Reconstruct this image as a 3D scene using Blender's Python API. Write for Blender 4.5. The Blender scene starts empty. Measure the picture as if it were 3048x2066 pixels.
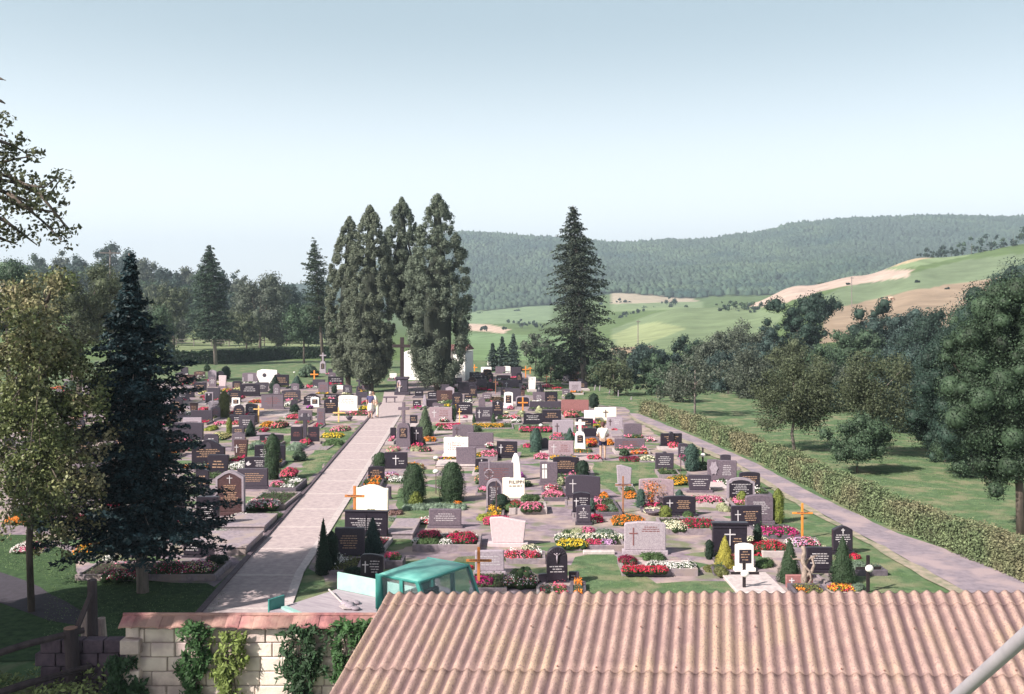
import bpy, bmesh, math, random
import numpy as np
from mathutils import Vector, Matrix
R = math.radians
random.seed(7); rng = np.random.default_rng(7)
scene = bpy.context.scene
COL = scene.collection
F = 2964.0; CX = 1524.0; HY = 938.0; H = 6.8      # focal length in photo px, optical centre, horizon row, eye height
TILES = {'C1':(0,1000,.38726),'C2':(500,1050,.32272),'C3':(1100,1050,.32272),'C4':(1750,1150,.25818),
 'C5':(0,1450,.39113),'C6':(850,1350,.34423),'C7':(1500,1400,.27969),'C8':(2050,1350,.30120),
 'D1':(500,1080,.17212),'D2':(850,1080,.17212),'D3':(1220,1060,.17212),'D4':(1550,1060,.17212),
 'E1':(0,1080,.2159),'F2':(1080,980,.24096),'F3':(0,1650,.26415),'OV':(0,0,1.3115)}
def tp(t, x, y):
    a, b, s = TILES[t]; return a + x*s, b + y*s
def depth(py, z=0.0): return F*(H-z)/(py-HY)
def pos(px, d, z=0.0): return Vector(((px-CX)/F*d, d, z))
def gp(px, py, z=0.0): return pos(px, depth(py, z), z)
def zat(py, d): return H-(py-HY)/F*d
def ov(x, y, z=0.0): return gp(x*1.3115, y*1.3115, z)

# ---------------------------------------------------------------- materials
MATS = {}
def nt(m):
    m.use_nodes = True; n = m.node_tree.nodes; l = m.node_tree.links; n.clear(); return n, l
def mat(name, c1, c2=None, rough=.7, scale=8., bump=0., detail=6, island=0., c3=None, spec=.4, transl=0., metal=0., speck=None, stretch=None):
    if name in MATS: return MATS[name]
    m = bpy.data.materials.new(name); n, l = nt(m)
    out = n.new('ShaderNodeOutputMaterial'); b = n.new('ShaderNodeBsdfPrincipled')
    b.inputs['Roughness'].default_value = rough; b.inputs['Metallic'].default_value = metal
    b.inputs['Specular IOR Level'].default_value = spec
    c2 = c2 or tuple(x*.75 for x in c1)
    tc = n.new('ShaderNodeTexCoord'); src = tc.outputs['Object']
    if stretch:
        mp = n.new('ShaderNodeMapping'); mp.inputs['Scale'].default_value = stretch
        l.new(src, mp.inputs['Vector']); src = mp.outputs['Vector']
    no = n.new('ShaderNodeTexNoise'); no.inputs['Scale'].default_value = scale; no.inputs['Detail'].default_value = detail
    no.inputs['Roughness'].default_value = .62
    l.new(src, no.inputs['Vector'])
    r = n.new('ShaderNodeValToRGB'); e = r.color_ramp.elements
    e[0].position = .34; e[0].color = (*c2, 1); e[1].position = .64; e[1].color = (*c1, 1)
    l.new(no.outputs['Fac'], r.inputs['Fac']); colr = r.outputs['Color']
    if c3:
        n2 = n.new('ShaderNodeTexNoise'); n2.inputs['Scale'].default_value = scale*.23; n2.inputs['Detail'].default_value = 4
        l.new(src, n2.inputs['Vector'])
        r2 = n.new('ShaderNodeValToRGB'); r2.color_ramp.elements[0].position = .47; r2.color_ramp.elements[1].position = .62
        l.new(n2.outputs['Fac'], r2.inputs['Fac'])
        mx = n.new('ShaderNodeMix'); mx.data_type = 'RGBA'; l.new(r2.outputs['Color'], mx.inputs['Factor'])
        l.new(colr, mx.inputs[6]); mx.inputs[7].default_value = (*c3, 1); colr = mx.outputs[2]
    if speck:
        v = n.new('ShaderNodeTexNoise'); v.inputs['Scale'].default_value = speck[0]; v.inputs['Detail'].default_value = 2
        l.new(src, v.inputs['Vector'])
        r3 = n.new('ShaderNodeValToRGB'); r3.color_ramp.elements[0].position = .52; r3.color_ramp.elements[1].position = .66
        l.new(v.outputs['Fac'], r3.inputs['Fac'])
        mx = n.new('ShaderNodeMix'); mx.data_type = 'RGBA'; l.new(r3.outputs['Color'], mx.inputs['Factor'])
        l.new(colr, mx.inputs[6]); mx.inputs[7].default_value = (*speck[1], 1); colr = mx.outputs[2]
    if island:
        g = n.new('ShaderNodeNewGeometry'); mr = n.new('ShaderNodeMapRange')
        mr.inputs['To Min'].default_value = 1-island; mr.inputs['To Max'].default_value = 1+island
        l.new(g.outputs['Random Per Island'], mr.inputs['Value'])
        hs = n.new('ShaderNodeHueSaturation'); l.new(mr.outputs['Result'], hs.inputs['Value']); l.new(colr, hs.inputs['Color'])
        colr = hs.outputs['Color']
    l.new(colr, b.inputs['Base Color'])
    if bump:
        bp = n.new('ShaderNodeBump'); bp.inputs['Strength'].default_value = bump; bp.inputs['Distance'].default_value = .05
        l.new(no.outputs['Fac'], bp.inputs['Height']); l.new(bp.outputs['Normal'], b.inputs['Normal'])
    if transl:
        t = n.new('ShaderNodeBsdfTranslucent'); l.new(colr, t.inputs['Color'])
        ms = n.new('ShaderNodeMixShader'); ms.inputs['Fac'].default_value = transl
        l.new(b.outputs['BSDF'], ms.inputs[1]); l.new(t.outputs['BSDF'], ms.inputs[2]); l.new(ms.outputs['Shader'], out.inputs['Surface'])
    else: l.new(b.outputs['BSDF'], out.inputs['Surface'])
    MATS[name] = m; return m

def leafmat(name, c, var=.35, transl=.22):
    return mat(name, c, tuple(x*.62 for x in c), rough=.6, scale=1.3, island=var, transl=transl, spec=.25, detail=3)

# ---------------------------------------------------------------- objects
def setp(o, label=None, cat=None, group=None, kind=None):
    if label: o['label'] = label
    if cat: o['category'] = cat
    if group: o['group'] = group
    if kind: o['kind'] = kind
    return o
def empty(name, loc, rz=0, label=None, cat=None, group=None):
    o = bpy.data.objects.new(name, None); COL.objects.link(o); o.location = loc; o.rotation_euler = (0, 0, rz)
    o.empty_display_size = .2
    return setp(o, label, cat, group)
def link(name, me, mats, parent=None, loc=None, rz=None):
    for m in (mats if isinstance(mats, (list, tuple)) else [mats]): me.materials.append(m)
    o = bpy.data.objects.new(name, me); COL.objects.link(o)
    if parent: o.parent = parent
    if loc is not None: o.location = loc
    if rz is not None: o.rotation_euler = (0, 0, rz)
    return o
def npmesh(V, faces_n, idx, midx=None, smooth=False):
    """V (n,3); faces_n loops per face (k,), idx flat."""
    me = bpy.data.meshes.new('m'); V = np.asarray(V, dtype=np.float32)
    me.vertices.add(len(V)); me.vertices.foreach_set('co', V.ravel())
    faces_n = np.asarray(faces_n, dtype=np.int32); idx = np.asarray(idx, dtype=np.int32)
    me.loops.add(len(idx)); me.loops.foreach_set('vertex_index', idx)
    me.polygons.add(len(faces_n)); st = np.concatenate([[0], np.cumsum(faces_n)[:-1]]).astype(np.int32)
    me.polygons.foreach_set('loop_start', st)
    if midx is not None: me.polygons.foreach_set('material_index', np.asarray(midx, dtype=np.int32))
    if smooth: me.polygons.foreach_set('use_smooth', np.ones(len(faces_n), dtype=bool))
    me.update(calc_edges=True); me.validate(); return me
class MB:
    """collects simple solids in one mesh, with material slots"""
    def __init__(s): s.v = []; s.f = []; s.m = []
    def add(s, v, f, m=0):
        o = len(s.v); s.v += [tuple(p) for p in v]; s.f += [tuple(i+o for i in q) for q in f]; s.m += [m]*len(f)
    def box(s, x0, x1, y0, y1, z0, z1, m=0, M=None):
        v = [Vector((x, y, z)) for z in (z0, z1) for x, y in ((x0, y0), (x1, y0), (x1, y1), (x0, y1))]
        if M: v = [M @ p for p in v]
        s.add(v, [(3,2,1,0),(4,5,6,7),(0,1,5,4),(1,2,6,5),(2,3,7,6),(3,0,4,7)], m)
    def tube(s, pts, rad, n=8, m=0, cap=True):
        pts = [Vector(p) for p in pts]; rings = []
        for i, p in enumerate(pts):
            d = (pts[min(i+1, len(pts)-1)]-pts[max(i-1, 0)])
            if d.length < 1e-6: d = Vector((0, 0, 1))
            d.normalize(); a = d.orthogonal().normalized() if abs(d.z) < .9 else Vector((1, 0, 0))
            a = (a-d*a.dot(d)).normalized(); b = d.cross(a); r = rad[i] if isinstance(rad, (list, tuple)) else rad
            rings.append([p+a*math.cos(2*math.pi*k/n)*r+b*math.sin(2*math.pi*k/n)*r for k in range(n)])
        v = [q for r_ in rings for q in r_]; f = []
        for i in range(len(pts)-1):
            for k in range(n):
                k2 = (k+1) % n; f.append((i*n+k, i*n+k2, (i+1)*n+k2, (i+1)*n+k))
        if cap: f.append(tuple(reversed(range(n)))); f.append(tuple(range((len(pts)-1)*n, len(pts)*n)))
        s.add(v, f, m)
    def prism(s, prof, y0, y1, m=0, M=None):
        """prof: list of (x,z) counter-clockwise seen from -Y; extruded y0..y1"""
        n = len(prof); v = [Vector((x, y0, z)) for x, z in prof]+[Vector((x, y1, z)) for x, z in prof]
        if M: v = [M @ p for p in v]
        f = [tuple(range(n)), tuple(reversed(range(n, 2*n)))]+[(i, i+n, (i+1) % n+n, (i+1) % n) for i in range(n)]
        s.add(v, f, m)
    def ball(s, c, r, m=0, n=10, k=6):
        c = Vector(c); r = r if isinstance(r, (tuple, list)) else (r, r, r); v = [c+Vector((0, 0, -r[2]))]; f = []
        for i in range(1, k):
            t = -math.pi/2+math.pi*i/k
            for j in range(n):
                a = 2*math.pi*j/n; v.append(c+Vector((math.cos(t)*math.cos(a)*r[0], math.cos(t)*math.sin(a)*r[1], math.sin(t)*r[2])))
        v.append(c+Vector((0, 0, r[2])))
        for j in range(n): f.append((0, 1+(j+1) % n, 1+j))
        for i in range(k-2):
            for j in range(n):
                a = 1+i*n+j; b = 1+i*n+(j+1) % n; f.append((a, b, b+n, a+n))
        L = len(v)-1
        for j in range(n): f.append((L, 1+(k-2)*n+j, 1+(k-2)*n+(j+1) % n))
        s.add(v, f, m)
    def build(s, name, mats, parent=None, loc=None, rz=None, bevel=0, smooth=False):
        me = bpy.data.meshes.new(name); me.from_pydata(s.v, [], s.f); me.update()
        me.polygons.foreach_set('material_index', s.m)
        if bevel:
            bm = bmesh.new(); bm.from_mesh(me); bmesh.ops.remove_doubles(bm, verts=bm.verts, dist=1e-5)
            bmesh.ops.recalc_face_normals(bm, faces=bm.faces)
            ed = [e for e in bm.edges if len(e.link_faces) == 2 and e.calc_face_angle(0) > .6]
            bmesh.ops.bevel(bm, geom=ed, offset=bevel, segments=1, affect='EDGES', clamp_overlap=True)
            bm.to_mesh(me); bm.free()
        if smooth: me.polygons.foreach_set('use_smooth', [True]*len(me.polygons))
        return link(name, me, mats, parent, loc, rz)

# ---------------------------------------------------------------- foliage
def rdir(n):
    v = rng.normal(size=(n, 3)); return v/np.linalg.norm(v, axis=1, keepdims=True)
def leaves(P, N, size, jitter=.6, asp=.6):
    """rhombic leaves at P facing roughly N"""
    n = len(P); Nn = N+rdir(n)*jitter; Nn /= np.linalg.norm(Nn, axis=1, keepdims=True)
    a = np.cross(Nn, rdir(n)); a /= np.linalg.norm(a, axis=1, keepdims=True)+1e-9; b = np.cross(Nn, a)
    s = (size*(.6+.8*rng.random(n)))[:, None] if np.isscalar(size) else (size*(.7+.6*rng.random(n)))[:, None]
    V = np.stack([P-a*s, P-b*s*asp, P+a*s, P+b*s*asp], 1).reshape(-1, 3)
    return V
def quadmesh(V, midx=None):
    k = len(V)//4; return npmesh(V, np.full(k, 4), np.arange(4*k), midx)
ICO = None
def ico():
    global ICO
    if ICO is None:
        bm = bmesh.new(); bmesh.ops.create_icosphere(bm, subdivisions=2, radius=1)
        ICO = (np.array([v.co[:] for v in bm.verts]), np.array([[v.index for v in f.verts] for f in bm.faces])); bm.free()
    return ICO
def blobs_mesh(C, Rr, jit=.15):
    V0, F0 = ico(); n = len(C); V = V0[None]*Rr[:, None, :] if Rr.ndim == 2 else V0[None]*Rr[:, None, None]
    V = V*(1+jit*rng.normal(size=(n, len(V0), 1)))+C[:, None, :]
    Fi = (F0[None]+(np.arange(n)*len(V0))[:, None, None]).reshape(-1)
    return V.reshape(-1, 3), Fi
def crown_obj(name, C, Rr, n, size, material, parent, jitter=.7, shell=(.72, 1.08), core=.0, up=0., asp=.6):
    """leaves over many small spheres C,Rr"""
    w = Rr**2; w = w/w.sum(); k = rng.choice(len(C), size=n, p=w); D = rdir(n); D[:, 2] += up*rng.random(n)
    D /= np.linalg.norm(D, axis=1, keepdims=True)
    P = C[k]+D*(Rr[k]*rng.uniform(shell[0], shell[1], n))[:, None]
    V = leaves(P, D, size, jitter, asp); fn = np.full(n, 4); ix = np.arange(4*n)
    if core:
        V2, F2 = blobs_mesh(C, Rr*core, .06); ix = np.concatenate([ix, F2+len(V)]); fn = np.concatenate([fn, np.full(len(F2)//3, 3)])
        V = np.concatenate([V, V2])
    return link(name, npmesh(V, fn, ix), material, parent)
BARK = mat('bark', (.13, .10, .085), (.05, .04, .035), rough=.9, scale=6, bump=.6, stretch=(1, 1, .25))
BARKG = mat('bark_grey', (.28, .23, .21), (.12, .10, .10), rough=.9, scale=6, bump=.5, stretch=(1, 1, .25))
PXM = 3048/1024/F     # metres per render pixel per metre of distance

def deciduous(px, ytop, x0, x1, ycb, ybase, leafm, label, d=None, dens=1., name='deciduous_tree', cat='tree', group=None, open_=.5, bark=None, zb=0., depthf=.8, lean=0., leafpx=1.6, nb=None, limbs=7, tr=1., core=None, maxn=30000, clump=False, rbf=1.):
    """crown between photo columns x0..x1 and rows ytop..ycb, foot at row ybase on height zb (or distance d)"""
    d = d or depth(ybase, zb); rx = (x1-x0)/2*d/F; cx = ((x0+x1)/2-CX)/F*d; zt = zat(ytop, d); zc = zat(ycb, d)
    rz = (zt-zc)/2; ry = rx*depthf; base = Vector(((px-CX)/F*d, d, zb))
    root = empty(name, base, 0, label, cat, group)
    ccx = cx-base.x; ccz = (zt+zc)/2-zb
    nb = nb or int(34+40*open_); rb = min(rx, rz)*(.30 if open_ < .8 else .24)*rbf
    D = rdir(nb); rad = rng.uniform(.2, 1., nb)**.5; f1 = rng.uniform(2, 4); f2 = rng.random()*6
    rad = rad*(1+.16*np.sin(D[:, 0]*f1*2+f2)+.13*np.sin(D[:, 2]*f1*3+D[:, 1]*4+f2*2))
    C = D*rad[:, None]*np.array([max(rx-rb*.6, .1), max(ry-rb*.6, .1), max(rz-rb*.6, .1)])+np.array([ccx, 0, ccz])
    Rb = rb*rng.uniform(.5, 1.25, nb)
    size = max(.035, leafpx*PXM*d*.62)
    area = 4*math.pi*(Rb**2).sum(); n = int(min(maxn, max(350, dens*.30*area/(size*size))))
    crown_obj('crown', C, Rb, n, size, leafm, root, core=core if core is not None else (0 if open_ > .6 else .55), shell=(.82, 1.16) if clump else (.5, 1.25), jitter=.75 if clump else .9)
    t = MB(); fork = Vector((ccx*.5, 0, max(ccz-rz*.55, .3)))
    r0 = max(.04, .040*(zt-zb)*.5*tr)
    mid = Vector((ccx*.2+lean*.5, 0, fork.z*.5))
    t.tube([(0, 0, -.15), mid, fork, (ccx, 0, ccz+rz*.3)], [r0, r0*.8, r0*.65, r0*.2], 8)
    for k in rng.choice(nb, size=min(limbs, nb), replace=False):
        c = Vector(C[k]); s = fork.lerp(Vector((ccx, 0, ccz)), rng.random()*.6)
        m = s.lerp(c, .5)+Vector((rng.normal()*.06*rx, rng.normal()*.06*rx, -.05*rz))
        t.tube([s, m, c], [r0*.42, r0*.28, r0*.1], 5)
    t.build('trunk', bark or BARK, root, smooth=True)
    return root

def conifer(px, ytop, halfw, ycb, ybase, leafm, label, d=None, name='spruce_tree', cat='tree', group=None, zb=0., dens=1., droop=.35, prof=1.0, topx=None, trunkw=.02, needle=1.0, ragged=.25, bark=None, whorl=None):
    d = d or depth(ybase, zb); Ht = zat(ytop, d)-zb; zc = zat(ycb, d)-zb; hw = halfw*d/F
    base = pos(px, d, zb); root = empty(name, base, 0, label, cat, group)
    tx = ((topx-px)/F*d) if topx else 0.
    def axis(z): return tx*(z/Ht)
    size = max(.05, 1.7*PXM*d*.6)*needle; step = whorl or max(.22, Ht/34); Ps = []; Ns = []; As = []
    z = zc; tb = MB()
    while z < Ht*.985:
        u = (z-zc)/(Ht-zc); L0 = hw*min((1-u)**prof, (1-u)*2.6+.02)*(.86+.14*math.sin(u*11+1)) + .02*hw
        if u < .12: L0 *= .75+.25*u/.12
        nbr = max(5, int(11*dens)); a0 = rng.random()*6.28
        for k in range(nbr):
            a = a0+k*6.283/nbr+rng.normal()*.18; L = L0*(1+ragged*rng.normal()*.6)
            if L <= .04: continue
            L = min(L, hw*1.15); m = max(4, int(L/(size*.8))); t = np.linspace(.12, 1, m); zj = z+rng.normal()*step*.45; dj = droop*(1+.4*rng.normal())
            dr = dj*L*(t-.0)**1.5-.22*L*np.maximum(t-.6, 0)
            bx = np.cos(a)*t*L; by = np.sin(a)*t*L; bz = -dr+.12*L*t
            wid = .30*L*(1-t*.75)+size
            for rep in range(max(2, int(3*dens))):
                o = rng.uniform(-1, 1, m)*wid
                P = np.stack([axis(z)+bx-np.sin(a)*o, by+np.cos(a)*o, zj+bz-np.abs(o)*.35-rng.random(m)*size*1.2+rng.normal(size=m)*.02], 1)
                Ps.append(P); Ns.append(np.tile([np.cos(a)*.25, np.sin(a)*.25, 1.], (m, 1)))
            if rng.random() < .5: tb.tube([(axis(z), 0, z), (axis(z)+math.cos(a)*L*.6, math.sin(a)*L*.6, z+bz[int(m*.6)-1])], [.012+.004*L, .006], 4)
        z += step*(1-.35*u)*(.85+.3*rng.random())
    P = np.concatenate(Ps); N = np.concatenate(Ns)
    V = leaves(P, N, size, .8, .5)
    link('crown', quadmesh(V), leafm, root)
    r = max(.07, trunkw*Ht)
    tb.tube([(0, 0, -.2), (axis(Ht*.3), 0, Ht*.3), (axis(Ht*.7), 0, Ht*.7), (tx, 0, Ht*1.0)], [r, r*.8, r*.4, .02], 8)
    tb.build('trunk', bark or BARK, root, smooth=True)
    return root

def thuja(px, ytop, x0, x1, ycb, ybase, leafm, label, d=None, name='thuja_tree', group=None, tops=1):
    d = d or depth(ybase); w = (x1-x0)/2*d/F; zt = zat(ytop, d); zc = max(.1, zat(ycb, d)); base = pos(px, d)
    root = empty(name, base, 0, label, 'tree', group); ox = ((x0+x1)/2-px)/F*d
    C = []; Rb = []; size = 1.5*PXM*d*.6
    for i in range(420):
        u = rng.random(); z = zc+(zt-zc)*u
        pr = float(np.interp(u, [0, .07, .2, .5, .67, .82, .93, 1], [.5, .82, 1.08, 1.2, 1.04, .72, .42, .05]))
        r = rng.uniform(.24, .60)*(w/2.2)*(1-.5*u)*(1.25 if rng.random() < .25 else 1); a = rng.random()*6.283
        q = max(0., w*pr-r*.6)*rng.uniform(.82, 1.05)
        C.append((ox*min(1, u*2+.3)+math.cos(a)*q, math.sin(a)*q, z)); Rb.append(r)
        if rng.random() < .5: C.append((C[-1][0], C[-1][1], z+r*.9)); Rb.append(r*.7)
    C = np.array(C); Rb = np.array(Rb)
    lf = crown_obj('crown', C, Rb, 76000, size*.95, leafm, root, core=.55, up=.9, jitter=.75, shell=(.68, 1.22), asp=.5)
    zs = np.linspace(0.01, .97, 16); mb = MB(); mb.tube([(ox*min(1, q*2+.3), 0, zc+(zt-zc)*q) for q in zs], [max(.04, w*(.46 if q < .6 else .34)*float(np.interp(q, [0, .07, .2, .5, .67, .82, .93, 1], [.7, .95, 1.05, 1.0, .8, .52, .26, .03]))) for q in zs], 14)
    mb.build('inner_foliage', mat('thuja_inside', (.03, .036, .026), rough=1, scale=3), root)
    t = MB(); t.tube([(0, 0, -.2), (ox*.15, 0, zt*.3), (ox, 0, zt*.9)], [.26, .2, .05], 8); t.build('trunk', BARK, root)
    return root

def shrub(t, x0, y0, x1, yb, kind, leafm, label, name='shrub', cat='shrub', group=None, dens=1.):
    X0, Y0 = tp(t, x0, y0); X1, YB = tp(t, x1, yb); d = depth(YB); w = (X1-X0)*d/F; h = (YB-Y0)*d/F
    if kind in ('ball', 'mound'): h = max(.12, h-.12*w)
    base = pos((X0+X1)/2, d+w*.15); root = empty(name, base, rng.random()*3, label, cat, group)
    n = 70; U = rng.random(n); A = rng.random(n)*6.283
    def prof(u):
        if kind == 'cone': return (1-u)**.85*1.0+.03 if u > .12 else .82+u
        if kind == 'column': return min(1, .72+u*1.6)*(1. if u < .72 else max(.12, 1-((u-.72)/.28)**2*.85))
        if kind == 'egg': return math.sqrt(max(0, 1-((u-.38)/.64)**2)) if u > .38 else .86+.14*u/.38
        if kind == 'taper': return .55+.45*math.sin(min(1, u*1.1)*math.pi*.6) if u < .85 else .6
        return math.sqrt(max(.02, 1-(max(u-.25, 0)/.77)**2))
    size = max(.014, 1.0*PXM*d*.6); area = math.pi*w*h*1.3+w*w
    if kind in ('cone', 'column', 'egg', 'taper'):
        nl = int(min(5200, max(300, dens*1.25*area/(size*size)*.5))); uu = 1-np.sqrt(rng.random(nl)) if kind == 'cone' else rng.random(nl)
        aa = rng.random(nl)*6.283; pf = np.array([prof(float(q)) for q in uu]); f0 = rng.random()*6
        lump = 1+.09*np.sin(aa*3+uu*9+f0)+.07*np.sin(aa*6-uu*15+f0*2)+.065*rng.normal(size=nl)
        rad = pf*w/2*lump*(1-.0*uu); P = np.stack([np.cos(aa)*rad, np.sin(aa)*rad, uu*h*(.97+.03*rng.random(nl))+.02], 1)
        N = np.stack([np.cos(aa), np.sin(aa), np.full(nl, .55)], 1); V = leaves(P, N, size, .6, .6)
        mb = MB(); us = [0, .06, .15, .3, .45, .6, .72, .82, .9, .95, .985]; mb.tube([(0, 0, q*h) for q in us], [max(.008, prof(q)*w/2*.86) for q in us], 12)
        V2 = np.array(mb.v); ix = list(range(4*nl)); fn = [4]*nl
        for q in mb.f: ix += [i+4*nl for i in q]; fn.append(len(q))
        link('foliage', npmesh(np.concatenate([V, V2]), fn, ix), leafm, root); return root
    rb = w*.5*.24 if kind != 'loose' else w*.5*.38
    C = []; 
    for u, a in zip(U, A):
        q = max(0, prof(u)*w/2-rb*.8)*rng.uniform(.85, 1.03)
        C.append((math.cos(a)*q, math.sin(a)*q*.95, max(rb*.6, u*(h-rb)+rb*.3)))
    for i in range(9):
        u = i/8; C.append((0, 0, u*(h-rb*1.2)+rb*.4))
    C = np.array(C); Rb = np.full(len(C), rb)*rng.uniform(.75, 1.1, len(C)); Rb[-9:] = [max(rb, prof(i/8)*w*.36) for i in range(9)]
    Rb = np.minimum(Rb, np.maximum(C[:, 2]*1.0+.02, rb*.5))
    size = max(.014, 1.15*PXM*d*.6); area = math.pi*w*h*1.3+w*w
    nl = int(min(5200, max(260, dens*1.9*area/(size*size)*.5)))
    crown_obj('foliage', C, Rb, nl, size, leafm, root, core=.86 if kind != 'loose' else .5, jitter=.55, shell=(.86, 1.07) if kind != 'loose' else (.7, 1.25))
    return root
HAZE = 0.00038; EXPO = 0.9
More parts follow.
